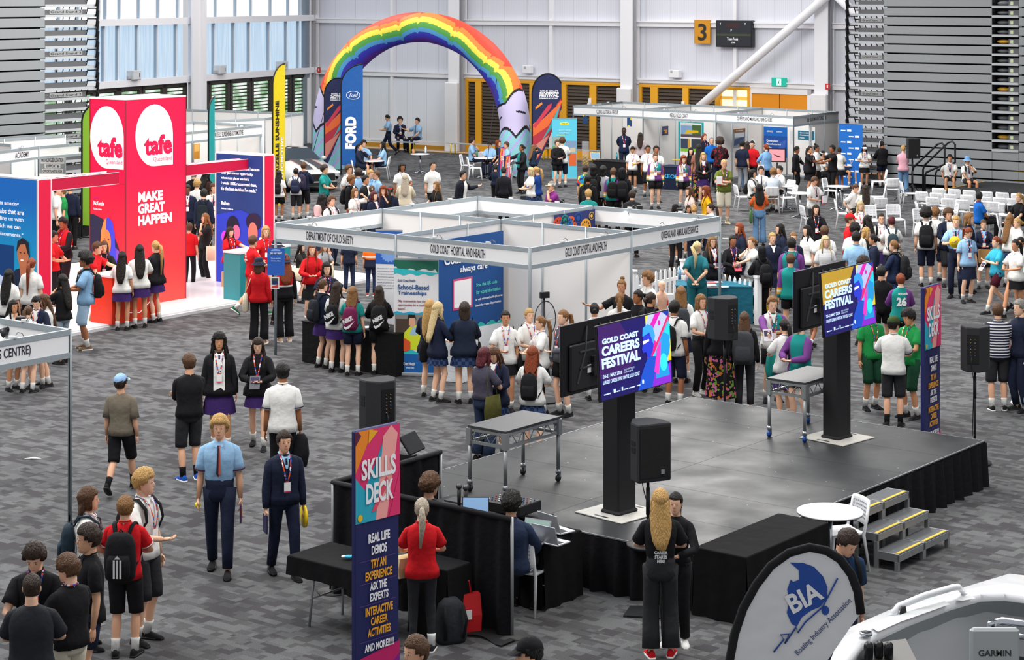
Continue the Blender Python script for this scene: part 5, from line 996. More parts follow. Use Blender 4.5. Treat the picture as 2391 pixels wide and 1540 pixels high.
# ---------------------------------------------------------------- benches along the wall
def bench(label, p, L_, rot):
    r = thing('wall_bench', label, 'bench', p, rot); m = MB(); fbox(m, 0, L_, -.15, .15, .44, .47, mat('#c9d2d8', .35, .4)); m.build('seat_plank', r)
    n = max(2, int(L_/2.2)+1)
    for i in range(n):
        x = .25+(L_-.5)*i/(n-1); m = MB(); m.tube([(x, -.16, 0), (x, -.16, .38), (x, -.12, .43), (x, .12, .43), (x, .16, .38), (x, .16, 0)], .028, mat('#f0cf1c', .5), 8); m.build('yellow_leg', r)
bench('long metal bench with yellow legs under the white sliding door', BW.P(sx(868), -2.3), sx(1050)-sx(868), BW.a); bench('metal bench with yellow legs along the louvred doors', BW.P(sx(1098), -1.6), sx(1450)-sx(1098), BW.a)

# ================================================================ small far stage
q0 = G(2170, 455, .35); q1 = G(2420, 478, .35)
fs = thing('small_stage', 'low black platform in front of the grandstand', 'stage', (G(2210, 468)[0], G(2210, 468)[1], 0), -radians(36)); m = MB(); fbox(m, 0, 6.5, 0, 3.6, .0, .36, mat('#1a1a1c', .85)); fbox(m, 0, 6.5, 0, 3.6, .36, .38, mat('#212225', .75)); m.build('deck', fs)
m = MB(); fbox(m, -.02, .02, 0, 3.6, .34, .385, mat('#e0a81c')); m.build('yellow_edge', fs)
hr = thing('stair_handrail', 'pair of black curved stair handrails at the small stage', 'handrail', G(2165, 452), -radians(36)); 
for dy in (0, -.85):
    m = MB(); o_ = (0, dy); m.tube([(-.15, dy, 0), (-.15, dy, .8), (-.1, dy, .95), (.75, dy, 1.75), (.9, dy, 1.8), (1.0, dy, 1.7), (1.0, dy, 1.1), (.35, dy, .8), (.3, dy, .7), (.3, dy, 0.1)], .035, mat('#101013', .4), 8); m.build('rail', hr)
# ================================================================ people
SKN = {'f': '#dba888', 'l': '#e6b89a', 't': '#c68e6a', 'b': '#9c6442', 'd': '#6b4230', 'k': '#4a2f24'}
HR = {'k': '#17130f', 'd': '#33241a', 'b': '#5c3f29', 'l': '#8b6238', 'y': '#c39a5c', 'w': '#d9c08c', 'r': '#8a3f1e', 'g': '#8d8a84', 'm': '#5a1f26', 's': '#b8ab98'}
JER = {}
def pattern(name):
    """cloth printed or knitted in blocks: read from the garment's own height and side"""
    if name in JER: return JER[name]
    m, nt, b, N, L = nodes('patterned_cloth'); t = N('ShaderNodeTexCoord'); s = N('ShaderNodeSeparateXYZ'); L(t.outputs['Object'], s.inputs[0])
    def ramp(src, stops, lo, hi):
        mr = N('ShaderNodeMapRange'); mr.inputs[1].default_value = lo; mr.inputs[2].default_value = hi; L(src, mr.inputs[0])
        r = N('ShaderNodeValToRGB'); r.color_ramp.interpolation = 'CONSTANT'; e = r.color_ramp.elements
        e[0].position = 0; e[0].color = hexc(stops[0][1]); e[1].position = stops[1][0]; e[1].color = hexc(stops[1][1])
        for p, c in stops[2:]: q = e.new(p); q.color = hexc(c)
        L(mr.outputs[0], r.inputs[0]); return r.outputs[0]
    def mixc(f, a, c):
        x = N('ShaderNodeMix', data_type='RGBA'); L(f, x.inputs[0]); L(a, x.inputs[6]); L(c, x.inputs[7]); return x.outputs[2]
    def gt(src, v): q = N('ShaderNodeMath', operation='GREATER_THAN'); L(src, q.inputs[0]); q.inputs[1].default_value = v; return q.outputs[0]
    TE, PU, YE, WH = '#17857f', '#6b3a7c', '#e6a62c', '#e6e6e2'
    if name == 'jersey':
        a = ramp(s.outputs[2], [(0, PU), (.42, YE), (.46, PU), (.5, YE), (.54, WH), (.58, PU), (.62, TE)], .85, 1.45); c = ramp(s.outputs[2], [(0, WH), (.42, YE), (.46, WH), (.5, YE), (.56, WH)], .85, 1.45)
        out = mixc(gt(s.outputs[0], -.03), c, a)
    elif name == 'jerseyback': out = mixc(gt(s.outputs[0], -.1), ramp(s.outputs[0], [(0, PU), (.5, PU)], 0, 1), ramp(s.outputs[0], [(0, TE), (.5, TE)], 0, 1))
    elif name == 'jsleeve': out = ramp(s.outputs[2], [(0, TE), (.25, YE), (.32, WH), (.38, YE), (.45, PU)], .75, 1.45)
    elif name == 'stripe':
        f = N('ShaderNodeMath', operation='FRACT'); q = N('ShaderNodeMath', operation='MULTIPLY'); q.inputs[1].default_value = 22; L(s.outputs[2], q.inputs[0]); L(q.outputs[0], f.inputs[0]); out = ramp(f.outputs[0], [(0, '#20243a'), (.55, '#d8d8dc')], 0, 1)
    elif name == 'finestripe':
        f = N('ShaderNodeMath', operation='FRACT'); q = N('ShaderNodeMath', operation='MULTIPLY'); q.inputs[1].default_value = 55; L(s.outputs[2], q.inputs[0]); L(q.outputs[0], f.inputs[0]); out = ramp(f.outputs[0], [(0, '#9a9aa0'), (.4, '#e4e4e4')], 0, 1)
    elif name == 'green':
        ab = N('ShaderNodeMath', operation='ABSOLUTE'); L(s.outputs[0], ab.inputs[0]); out = ramp(ab.outputs[0], [(0, '#2aa04a'), (.4, '#e8e6d8'), (.55, '#14492f')], 0, .25)
    elif name == 'tie': out = ramp(s.outputs[0], [(0, '#20223a'), (.5, '#b85a4a')], -.05, .05)
    elif name == 'plaid':
        ck = N('ShaderNodeTexChecker'); ck.inputs['Scale'].default_value = 16; ck.inputs[1].default_value = hexc('#1c2746'); ck.inputs[2].default_value = hexc('#33486e'); L(t.outputs['Object'], ck.inputs[0]); out = ck.outputs[0]
    elif name in ('floral', 'lanyard', 'camo', 'redfloral'):
        n = N('ShaderNodeTexVoronoi'); n.inputs['Scale'].default_value = {'floral': 26, 'lanyard': 42, 'camo': 14, 'redfloral': 20}[name]; L(t.outputs['Object'], n.inputs[0]); sp_ = N('ShaderNodeSeparateColor'); L(n.outputs['Color'], sp_.inputs[0])
        st_ = {'floral': [(0, '#17171a'), (.55, '#d0689c'), (.7, '#c8742c'), (.85, '#6f9a3a')], 'lanyard': [(0, '#2c2f66'), (.3, '#d8502c'), (.55, '#e8e6ea'), (.7, '#c22848'), (.85, '#3a5ac0')], 'camo': [(0, '#2a9ac0'), (.3, '#d8402c'), (.5, '#e8d82a'), (.7, '#2c3a8a'), (.85, '#38a04a')], 'redfloral': [(0, '#1c1418'), (.7, '#6a1c24')]}[name]
        out = ramp(sp_.outputs[0], st_, 0, 1)
    elif name == 'blouse':
        n = N('ShaderNodeTexNoise'); n.inputs['Scale'].default_value = 30; L(t.outputs['Object'], n.inputs[0]); out = ramp(n.outputs[0], [(0, '#e6d6cc'), (.55, '#a8706e'), (.6, '#e0ccc2')], 0, 1)
    elif name == 'pinkwhite': out = ramp(s.outputs[2], [(0, '#efe9e0'), (.25, '#e8dcc8'), (.4, '#e0a8b4'), (.55, '#eae4dc'), (.7, '#e0a8b4')], .9, 1.45)
    elif name == 'orangeviz': out = ramp(s.outputs[2], [(0, '#1c2238'), (.5, '#e86a1c'), (.6, '#e8e6d8'), (.7, '#e86a1c')], .85, 1.4)
    elif name == 'redblack': out = ramp(s.outputs[2], [(0, '#17171b'), (.45, '#17171b'), (.5, '#e8e8e8'), (.55, '#c81820')], .8, 1.45)
    elif name == 'maroonteal': out = mixc(gt(s.outputs[0], .02), ramp(s.outputs[2], [(0, '#35a6c4'), (.5, '#35a6c4')], 0, 1), ramp(s.outputs[2], [(0, '#5a1a2c'), (.4, '#35a6c4')], .8, 1.5))
    L(out, b.inputs['Base Color']); b.inputs['Roughness'].default_value = .85; b.inputs['Specular IOR Level'].default_value = .2
    JER[name] = m; return m
CCOL = {'white': '#e3e3df', 'black': '#17171a', 'navy': '#1a2136', 'blue': '#8fb6d8', 'red': '#c4171f', 'teal': '#1d8580', 'grey': '#8b8d92', 'purple': '#38235c', 'charcoal': '#2b2c30', 'cream': '#d8cdb4', 'khaki': '#9c8866', 'denim': '#5f83a8', 'ldenim': '#9db8d0', 'ddenim': '#26324a', 'pink': '#dba3b2', 'orange': '#d5602c', 'yellow': '#e2ac12', 'olive': '#5c6628', 'taupe': '#6f675a', 'royal': '#1c3f86', 'amb': '#1f6670', 'maroon': '#4c1626', 'salmon': '#bd6a52', 'plum': '#7c2a78', 'slate': '#454250', 'lblue': '#6f9cc8', 'bright': '#1560b4', 'green': '#1f8a45', 'dgreen': '#16402c', 'stone': '#cfc8b4', 'mauve': '#b9a9ac', 'skyteal': '#35a6c4', 'brown': '#5a3b28', 'hijab': '#c8a6a4', 'dress': '#26282e'}
def cm(c):
    if c in CCOL: return cloth(CCOL[c])
    if c.startswith('#'): return cloth(c)
    return pattern(c)
def rot_x(a): return np.array([[1, 0, 0], [0, cos(a), -sin(a)], [0, sin(a), cos(a)]])
def rot_z(a): return np.array([[cos(a), -sin(a), 0], [sin(a), cos(a), 0], [0, 0, 1]])
def sup(w, d, n, p=2.4, yo=0.0, z=0.0, fd=None):
    """rounded section, w across, d deep (fd = front depth)"""
    o = []
    for k in range(n):
        t = 2*pi*k/n-pi/2; c, s = cos(t), sin(t); e = 2/p
        x = w*math.copysign(abs(c)**e, c); y = math.copysign(abs(s)**e, s); y = y*(fd if (fd is not None and y < 0) else d)
        o.append((x, y+yo, z))
    return o
def ik(S, T, l1, l2, hint):
    S, T = np.array(S, float), np.array(T, float); d = T-S; L_ = np.linalg.norm(d); mx_ = (l1+l2)*.995
    if L_ > mx_: T = S+d*mx_/L_; d = T-S; L_ = mx_
    if L_ < abs(l1-l2)+.02: L_ = abs(l1-l2)+.02; d = nrm(d)*L_; T = S+d
    a = (l1*l1-l2*l2+L_*L_)/(2*L_); h = sqrt(max(l1*l1-a*a, 0)); u = d/L_; hp = np.array(hint, float); hp = nrm(hp-u*np.dot(hp, u)); return S+u*a+hp*h, T
ARM = {'down': ((.235, -.03, .84), (.3, .9, 0)), 'walkf': ((.24, -.2, .88), (.3, .9, 0)), 'walkb': ((.25, .2, .88), (.5, .8, 0)), 'hold': ((.07, -.30, 1.10), (.9, .3, -.5)), 'low': ((.05, -.24, .93), (.9, .4, 0)), 'phone': ((.05, -.30, 1.22), (.9, .1, -.7)), 'chin': ((.05, -.15, 1.44), (.7, -.2, -.9)), 'cross': ((-.1, -.19, 1.17), (.9, -.1, -.6)), 'hip': ((.18, -.03, 1.02), (1, .3, 0)), 'behind': ((.03, .19, .98), (1, .5, 0)), 'reach': ((.2, -.52, 1.22), (.6, .2, -.8)), 'side': ((.58, -.22, 1.3), (.2, .3, -1)), 'up': ((.16, -.2, 1.55), (.9, .1, -.6)), 'strap': ((.12, -.17, 1.3), (.9, .2, -.6)), 'table': ((.14, -.36, 1.02), (.9, .2, -.4)), 'knee': ((.13, -.36, 1.0), (.9, .3, 0)), 'lap': ((.04, -.26, 1.0), (.9, .3, -.2)), 'point': ((.26, -.6, 1.38), (.6, .2, -.8)), 'eye': ((.05, -.2, 1.6), (1, 0, -.7))}
def hand(m, W_, dr, pn, sk, s=1.0, curl=.5, side=1):
    """palm, four unequal bent fingers and a thumb that leaves the side of the palm"""
    dr = nrm(dr); pn = nrm(np.array(pn)-dr*np.dot(pn, dr)); ac = np.cross(dr, pn)*side
    def sec(c, w, t): return [c+ac*w*cos(a)+pn*t*sin(a) for a in np.arange(6)*pi/3]
    m.rings([sec(W_-dr*.01, .024*s, .017*s), sec(W_+dr*.03*s, .034*s, .017*s), sec(W_+dr*.075*s, .039*s, .014*s), sec(W_+dr*.09*s, .036*s, .009*s)], sk)
    for i, (o, l) in enumerate(((-.029, .062), (-.01, .074), (.01, .07), (.028, .054))):
        b0 = W_+dr*.082*s+ac*o*s; c1 = curl*.6; c2 = curl*1.5; d1 = nrm(dr*cos(c1)+pn*sin(c1)); d2 = nrm(dr*cos(c2)+pn*sin(c2)); p1 = b0+d1*l*.5*s; p2 = p1+d2*l*.5*s
        m.tube([b0, p1, p2], [.0085*s, .008*s, .006*s], sk, 5)
    t0 = W_+dr*.025*s-ac*.03*s; t1 = t0+nrm(-ac*.8+dr*.8+pn*.3)*.036*s; t2 = t1+nrm(-ac*.25+dr+pn*.5)*.028*s; m.tube([t0, t1, t2], [.012*s, .01*s, .007*s], sk, 5)
def person(label, pos, face, H=1.7, sk='f', hair='short', hc='b', top='tee', tc='white', bot='shorts', bc='black', leg='stand', arms='dd', look=0, nod=0, lean=0, fem=False, shoe='black', sock='white', lan=None, tie=None, hat=None, fat=1.0, slv=None, inner=None, glasses=None, seat=None, trim=None, zb=0.0, extra=None, zseat=.46, hem=None, cuff=None):
    k = H/1.75; R = radians
    r = thing('person', label, 'person', (pos[0], pos[1], zb), R(face)); r.scale = (k, k, k)
    skm = skin(SKN[sk]); fw = .93 if fem else 1.0; sw = .158 if fem else .176; hipw = (.165 if fem else .155)*fat; wst = (.125 if fem else .142)*fat; chs = (.15 if fem else .168)*fat**.7
    sit = leg.startswith('sit'); hz = (zseat/k+.09) if sit else .93; oz = hz-.93; oy = .0
    RT = rot_x(R(lean)); P0_ = np.array([0, 0, .93])
    def T(p): p = np.array(p, float); return (p-P0_)@RT.T+P0_+np.array([0, oy, oz])      # torso space
    LTn = {'stand': ((.1, .02), (.11, -.02)), 'wide': ((.19, .0), (.19, -.04)), 'walkL': ((.08, -.32), (.09, .34)), 'walkR': ((.08, .34), (.09, -.32)), 'contra': ((.13, -.06), (.07, .05)), 'close': ((.06, 0), (.07, -.03)), 'step': ((.1, -.17), (.1, .2))}
    body = MB(); feet = []; legs = []
    for i, s in enumerate((1, -1)):
        hp = np.array([.09*s*fat**.3, oy, hz])
        if sit:
            if leg == 'sitx' and s == 1: an = np.array([-.12, -.62, .3]); kn = np.array([-.0, -.46, hz+.1])
            elif leg == 'sitback': an = np.array([.12*s, -.3+.1*i, .09]); kn = np.array([.14*s, -.44, hz-.0])
            else: an = np.array([.13*s, -.48+.05*i, .09]); kn = np.array([.13*s, -.46, hz+.01])
            fd = np.array([.15*s, -1, 0 if not (leg == 'sitx' and s == 1) else -.5])
        else:
            fx, fy = LTn.get(leg, LTn['stand'])[i]; back = fy > .25; an = np.array([fx*s, fy+.02, .085 if not back else .2]); kn, an = ik(hp, an, .44, .425, (0.05*s, -1, 0)); fd = np.array([.22*s if leg in ('stand', 'contra', 'wide') else .05*s, -1, -.75 if back else 0])
        feet.append((an, nrm(fd))); legs.append((hp, kn, an))
        th = nrm(kn-hp); sh = nrm(an-kn); q = fat**.6*(.55 if bot == 'leggings' else .72 if bot in ('trousers', 'flared') else 1); fz = .95 if fem else 1.0
        body.tube([hp+np.array([0, 0, .06]), hp, hp+(kn-hp)*.35, hp+(kn-hp)*.8, kn, kn+sh*.09+np.array([0, .012, 0]), kn+sh*.18+np.array([0, .016, 0]), kn+sh*.3, an, an-np.array([0, 0, .05])], [.085*q, .088*q, .077*q, .056*q, .053*q, .05*q, .055*q, .043*q, .033, .035], skm, 10)
    # trunk and neck in one run, then head
    body.rings([[T(p) for p in sup(w*.9, d*.9, 12, 2.2, 0, z)] for z, w, d in ((.9, hipw*.9, .09), (1.08, wst*.85, .08), (1.28, chs*.85, .09), (1.4, sw*.8, .075), (1.455, .06, .055))], skm)
    NK = T((0, .01, 1.47)); HC_ = T((0, -.012, 1.645)); RH = RT@rot_z(R(look))@rot_x(R(nod)) if 1 else RT
    hs = 1.03 if fem else 1.06
    def Hd(p): return NK+(T((0, -.0, 1.54))-NK)+RH@((np.array(p, float)+np.array([0, -.012, .0]))*hs+np.array([0, 0, .088]))
    body.tube([T((0, .015, 1.42)), T((0, .012, 1.48)), Hd((0, .028, -.085)), Hd((0, .025, -.05))], [.072*fw, .06*fw, .055*fw, .052*fw], skm, 12)
    HRG = ((-.118, .022, .066, -.01), (-.105, .038, .084, .02), (-.08, .05, .088, .05), (-.052, .06, .089, .074), (-.02, .068, .088, .09), (.01, .0715, .086, .098), (.04, .073, .086, .1), (.07, .068, .074, .09), (.095, .052, .052, .066), (.111, .028, .026, .036))
    hr_ = []
    for z, w, f, bk in HRG: hr_.append([Hd(p) for p in sup(w, bk, 18, 2.1, 0, z, f)])
    body.rings(hr_, skm)
    body.add([Hd(p) for p in ((0, -.084, .02), (-.017, -.086, -.03), (0, -.112, -.024), (.017, -.086, -.03), (0, -.09, -.036), (-.008, -.088, -.0), (.008, -.088, 0))], [[0, 5, 2], [5, 1, 2], [0, 2, 6], [6, 2, 3], [1, 4, 2], [4, 3, 2]], skm, True)
    for s in (-1, 1):
        body.ball(Hd((.073*s, .008, -.005)), (.009, .018, .03), skm, 6, 5, RH); body.ball(Hd((.029*s, -.079, .008)), (.0115, .006, .0052), mat('#c9c2bc'), 7, 4, RH); body.ball(Hd((.029*s, -.0835, .008)), (.0066, .0045, .0058), mat('#2c1c14', .3), 6, 4, RH)
        body.add([Hd(p) for p in ((.013*s, -.0875, .026), (.03*s, -.087, .032), (.047*s, -.078, .026), (.03*s, -.0885, .027))], [[0, 3, 2, 1]], mat(HR[hc] if hc not in 'yws' else '#7a5c38', .8))
    body.ball(Hd((0, -.0855, -.06)), (.023, .006, .0065), mat({'f': '#b0605c', 'l': '#c06a68', 't': '#9a5248', 'b': '#74403a', 'd': '#4e2a28', 'k': '#3a201e'}[sk], .5), 8, 4, RH)
    # arms
    hands = []; AR = []
    for i, s in enumerate((1, -1)):
        c = {'d': 'down', 'h': 'hold', 'l': 'low', 'p': 'phone', 'c': 'chin', 'x': 'cross', 'k': 'hip', 'b': 'behind', 'r': 'reach', 's': 'side', 'u': 'up', 'z': 'strap', 't': 'table', 'n': 'knee', 'a': 'lap', 'f': 'walkf', 'w': 'walkb', 'i': 'point', 'e': 'eye'}[arms[i]]; (tx, ty, tz), hn = ARM[c]
        S = T((sw*s*.95, .0, 1.378)); Tg = T((tx*s*(fat**.5), ty*(fat**.5), tz+(.0 if not sit or c not in ('down',) else .15))); hn = RT@np.array([hn[0]*s, hn[1], hn[2]]); E, Wr = ik(S, Tg, .285, .255, hn); AR.append((S, E, Wr, c)); q = (.92 if fem else 1.0)*fat**.4
        body.tube([T((sw*s*.55, 0, 1.385)), T((sw*s*.85, 0, 1.395)), S+(E-S)*.1, S+(E-S)*.35, E, E+(Wr-E)*.3, Wr], [.042*q, .044*q, .05*q, .046*q, .038*q, .038*q, .025*q], skm, 9)
        fdv = nrm(Wr-E); inn = np.array([-s, 0, 0.]) if c in ('down', 'walkf', 'walkb') else (np.array([0, 0, 1.]) if c in ('hold', 'phone', 'low') else np.array([-s*.6, .5, 0]))
        if c in ('hold', 'phone', 'low', 'lap'): fdv = nrm(fdv+np.array([-s*.3, -.35, .15]))
        hand(body, Wr, fdv, inn, skm, .97 if not fem else .88, .55, s); hands.append(Wr+fdv*.07)
    if glasses:
        for s in (-1, 1): body.tube([Hd((.029*s+.021*cos(t), -.095, .008+.017*sin(t))) for t in np.arange(9)*pi/4], .0022, mat(glasses), 4); body.tube([Hd((.05*s, -.09, .012)), Hd((.072*s, 0, .012))], .002, mat(glasses), 4)
    body.build('body', r)
    # ---- lower garment
    bm = cm(bc); ez = 1.0
    if bot:
        g = MB(); q = fat**.8
        if bot in ('skirt', 'mini', 'longskirt') and not sit:
            zh = {'skirt': .56, 'mini': .66, 'longskirt': .22}[bot]; rs = []
            for z, f_, pl_ in ((1.06, .0, 0), (.98, .25, .0), (.86, .45, .15), ((zh+.86)/2, .82, .8), (zh, 1.0, 1.0)):
                w = wst*1.04+(hipw*1.3-wst)*f_; d = .105*q+.07*f_; row = []
                for j in range(40): t = 2*pi*j/40; mm_ = 1+.045*pl_*(1 if j % 2 else -1); row.append((w*cos(t)*mm_, d*sin(t)*mm_, z+oz))
                rs.append(row)
            g.rings(rs, bm, True, True, False); g.build('skirt', r)
        elif sit and bot in ('skirt', 'mini'):
            for hp, kn, an in legs: g.tube([hp+np.array([0, .03, .02]), hp+(kn-hp)*.4, hp+(kn-hp)*(.85 if bot == 'skirt' else .6)], [.13*q, .12*q, .1*q], bm, 12)
            g.rings([[T(p) for p in sup(w, d, 16, 2.4, .0, z)] for z, w, d in ((.86, hipw*1.08, .12), (1.0, wst*1.1, .11), (1.06, wst, .1))], bm); g.build('skirt', r)
        else:
            tr = bot in ('trousers', 'flared', 'leggings'); rr = {'trousers': (.1, .088, .072, .07, .062, .058), 'flared': (.1, .09, .085, .088, .09, .095), 'leggings': (.092, .08, .058, .06, .047, .038), 'shorts': (.105, .1, .098), 'longshorts': (.105, .1, .088, .085)}[bot]
            rs = [[T(p) if z > .95 and not sit else np.array(p)+np.array([0, oy, oz]) for p in sup(w, d, 18, 2.3, .004, z)] for z, w, d in ((.82 if not sit else .86, hipw*.8, .1*q), (.87, hipw*1.0, .116*q), (.93, hipw*1.03, .119*q), (1.0, (hipw+wst)*.52, .109*q), (1.06, wst*1.08+.012, .108*q))]
            g.rings(rs, bm)
            for hp, kn, an in legs:
                sh = an-kn; up = np.array([0, .0, .03])
                if tr: pts = [hp+up, hp+(kn-hp)*.3, hp+(kn-hp)*.85, kn+sh*.12, kn+sh*.55, kn+sh*.97]
                elif bot == 'longshorts': pts = [hp+up, hp+(kn-hp)*.35, hp+(kn-hp)*.9, kn+sh*.08]
                else: pts = [hp+up, hp+(kn-hp)*.35, hp+(kn-hp)*.68]
                g.tube(pts, [a*q for a in rr], bm, 12, cap=True)
            g.build({'shorts': 'shorts', 'longshorts': 'shorts', 'leggings': 'leggings'}.get(bot, 'trousers'), r)
    # ---- shoes and socks
    for an, fd in feet:
        fl = np.array([fd[0], fd[1], 0]); fl = nrm(fl); tilt = fd[2]; fdir = nrm(np.array([fd[0], fd[1], fd[2]])); sd = np.cross(fdir, Z); sd = nrm(sd); upv = np.cross(sd, fdir)
        base = an-upv*.083; sm = MB(); c1 = cloth(CCOL.get(shoe, shoe) if not shoe.startswith('#') else shoe); so = mat('#e8e8e4' if shoe not in ('black',) else '#0f0f10', .6)
        def ring(t, w, h): c = base+fdir*t; return [c+sd*w*a+upv*b_ for a, b_ in ((-1, .0), (-1, .018), (-.85, h*.7), (-.35, h), (.35, h), (.85, h*.7), (1, .018), (1, .0))]
        sm.rings([ring(-.075, .026, .05), ring(-.06, .035, .088), ring(-.0, .037, .09), ring(.06, .04, .068), ring(.12, .045, .05), ring(.165, .038, .036), ring(.185, .02, .024)], c1)
        sm.rings([[base+fdir*t+sd*w*x+upv*y for x, y in ((-1, -.004), (-1, .02), (1, .02), (1, -.004))] for t, w in ((-.08, .028), (-.05, .041), (.11, .048), (.188, .024))], so); sm.build('shoe', r)
        if sock and bot not in ('trousers', 'flared'): g = MB(); kn = an+np.array([0, 0, .1]); g.tube([an-upv*.02, an+(legs[0 if an is feet[0][0] else 1][1]-an)*.2, an+(legs[0 if an is feet[0][0] else 1][1]-an)*.27], [.045, .047, .054], cloth(CCOL.get(sock, '#e8e8e8')), 9); g.build('sock', r)
    # ---- upper garment
    tm = cm(tc); g = MB(); loose = {'tee': .022, 'shirt': .026, 'polo': .022, 'jacket': .036, 'hoodie': .036, 'sweater': .026, 'blazer': .03, 'fitted': .012, 'cropped': .02, 'singlet': .01}[top]; q = fat
    hz_ = {'tee': .87, 'shirt': .85, 'polo': .87, 'jacket': .84, 'hoodie': .84, 'sweater': .9, 'blazer': .8, 'fitted': .94, 'cropped': 1.0, 'singlet': .93}[top]
    if hem is not None: hz_ = hem
    if sit: hz_ = max(hz_, .9)
    tuck = hz_ > .97; hz_ = .94 if tuck and top != 'cropped' else hz_; prof = []
    for z in np.unique(np.concatenate([np.linspace(hz_, 1.3, 6), [1.36, 1.4, 1.43, 1.452, 1.468, 1.485]])):
        w = np.interp(z, [.8, .93, 1.08, 1.28, 1.36, 1.4, 1.43, 1.452, 1.468, 1.485], [hipw*1.02, hipw, wst, chs, sw*1.0, sw*.99, sw*.86, sw*.66, .085, .062]); d = np.interp(z, [.8, .93, 1.08, 1.28, 1.4, 1.452, 1.485], [.118, .115, .094, .115, .092, .072, .06])*q**.9; fd = d*(1.08 if fem and 1.2 < z < 1.34 else 1.0)
        e = loose*(1 if z < 1.38 else .45 if z < 1.46 else .12)
        e *= (1.9 if bot in ('skirt', 'mini', 'longskirt') else 1.6) if z < 1.0 and not tuck else 1.1 if z < 1.15 else 1; e = -.012 if (tuck and z < 1.05) else e
        prof.append((z, w+e, d+e*.8, fd+e*.8))
    rs = []
    for i, (z, w, d, fd) in enumerate(prof):
        row = sup(w, d, 26, 2.35, .006, z, fd)
        if z < 1.3 and not (tuck and z < 1.06): row = [(x+.006*sin(j*1.9+z*13), y+.008*sin(j*2.3+z*21+len(label)), zz) for j, (x, y, zz) in enumerate(row)]
        rs.append([T(p) for p in row])
    g.rings(rs, tm)
    sl = slv if slv is not None else {'tee': .5, 'shirt': .52, 'polo': .45, 'jacket': 1, 'hoodie': 1, 'sweater': 1, 'blazer': 1, 'fitted': .4, 'cropped': .6, 'singlet': 0}[top]; slm = tm if tc not in ('jersey', 'jerseyback') else pattern('jsleeve')
    if tc == 'redblack': slm = cm('black')
    for (S, E, Wr, c), s in zip(AR, (1, -1)):
        if sl <= 0: continue
        qq = fat**.4*(.95 if fem else 1); e = loose*.7; a = T((sw*s*.5, .004, 1.385)); pts = [a, T((sw*s*.78, .002, 1.4)), T((sw*s*.93, 0, 1.394))*.7+(S+(E-S)*.1)*.3, S+(E-S)*.14]; rad_ = [.042*qq+e*.4, .044*qq+e*.5, .05*qq+e*.6, .056*qq+e*.8]
        if sl < .9: pts += [S+(E-S)*.5, S+(E-S)*min(.95, sl*1.55)]; rad_ += [.056*qq+e, .058*qq+e*1.25]
        else: pts += [S+(E-S)*.5, E-(E-S)*.05, E+(Wr-E)*.15, E+(Wr-E)*.6, E+(Wr-E)*.97]; rad_ += [.055*qq+e*.6, .048*qq+e*.7, .047*qq+e*.7, .042*qq+e*.5, .033*qq+e*.3]
        g.tube(pts, rad_, slm, 12)
        if cuff: d_ = nrm(pts[-1]-pts[-2]); g.tube([pts[-1]-d_*.02, pts[-1]-d_*.008], [rad_[-1]+.003]*2, cm(cuff), 12)
    nm = {'tee': 't_shirt', 'shirt': 'shirt', 'polo': 'polo_shirt', 'jacket': 'jacket', 'hoodie': 'hooded_jumper', 'sweater': 'sweater', 'blazer': 'blazer', 'fitted': 'top', 'cropped': 'cropped_top', 'singlet': 'singlet'}[top]
    g.build(nm, r)
    ch = lambda z: -(np.interp(z, [.93, 1.08, 1.28, 1.4, 1.452, 1.485], [.115, .094, .115, .092, .072, .06])*q**.9+loose*.85*(1 if z < 1.38 else .5 if z < 1.46 else .2))+.004
    if top in ('shirt', 'polo', 'blazer', 'jacket') or inner:
        g = MB(); cc = cm(inner or trim or tc) if tc not in ('jersey', 'jerseyback') else cm('white')
        g.tube([T((.062*cos(t), .014+.06*sin(t), 1.488+(.012 if sin(t) > 0 else -.012*(-sin(t))))) for t in np.linspace(-pi*.42, pi*1.42, 14)], .009, cc, 6)
        for s in (-1, 1): g.add([T(p) for p in ((.012*s, ch(1.458)-.01, 1.46), (.05*s, ch(1.475)-.004, 1.486), (.052*s, ch(1.44)-.012, 1.447), (.03*s, ch(1.42)-.016, 1.428))], [[0, 1, 2, 3]], cc)
        g.build('collar', r)
    if inner and top in ('jacket', 'blazer', 'hoodie', 'sweater'):
        g = MB(); ic = cm(inner); wdt = .085 if top == 'jacket' else .045; zb_ = .93 if top in ('jacket',) else 1.22
        z_ = np.linspace(zb_ if top != 'sweater' else 1.33, 1.465, 6); L_ = []
        for z in z_: f_ = (z-z_[0])/(z_[-1]-z_[0]); w = wdt*(.25+.75*f_ if top != 'jacket' else 1)*(1 if f_ < .9 else .8); L_.append((w, z))
        vs = [T((w*s, ch(z)-.014, z)) for w, z in L_ for s in (-1, 0, 1)]; g.add(vs, [[i*3+j, i*3+j+1, i*3+j+4, i*3+j+3] for i in range(len(L_)-1) for j in (0, 1)], ic, True); g.build('inner_shirt', r)
    if tie: g = MB(); g.add([T((x, ch(z)-.026, z)) for x, z in ((-.014, 1.45), (.014, 1.45), (-.012, 1.42), (.012, 1.42), (-.026, 1.14), (.026, 1.14), (0, 1.1))], [[0, 1, 3, 2], [2, 3, 5, 4], [4, 5, 6]], cm(tie)); g.build('necktie', r)
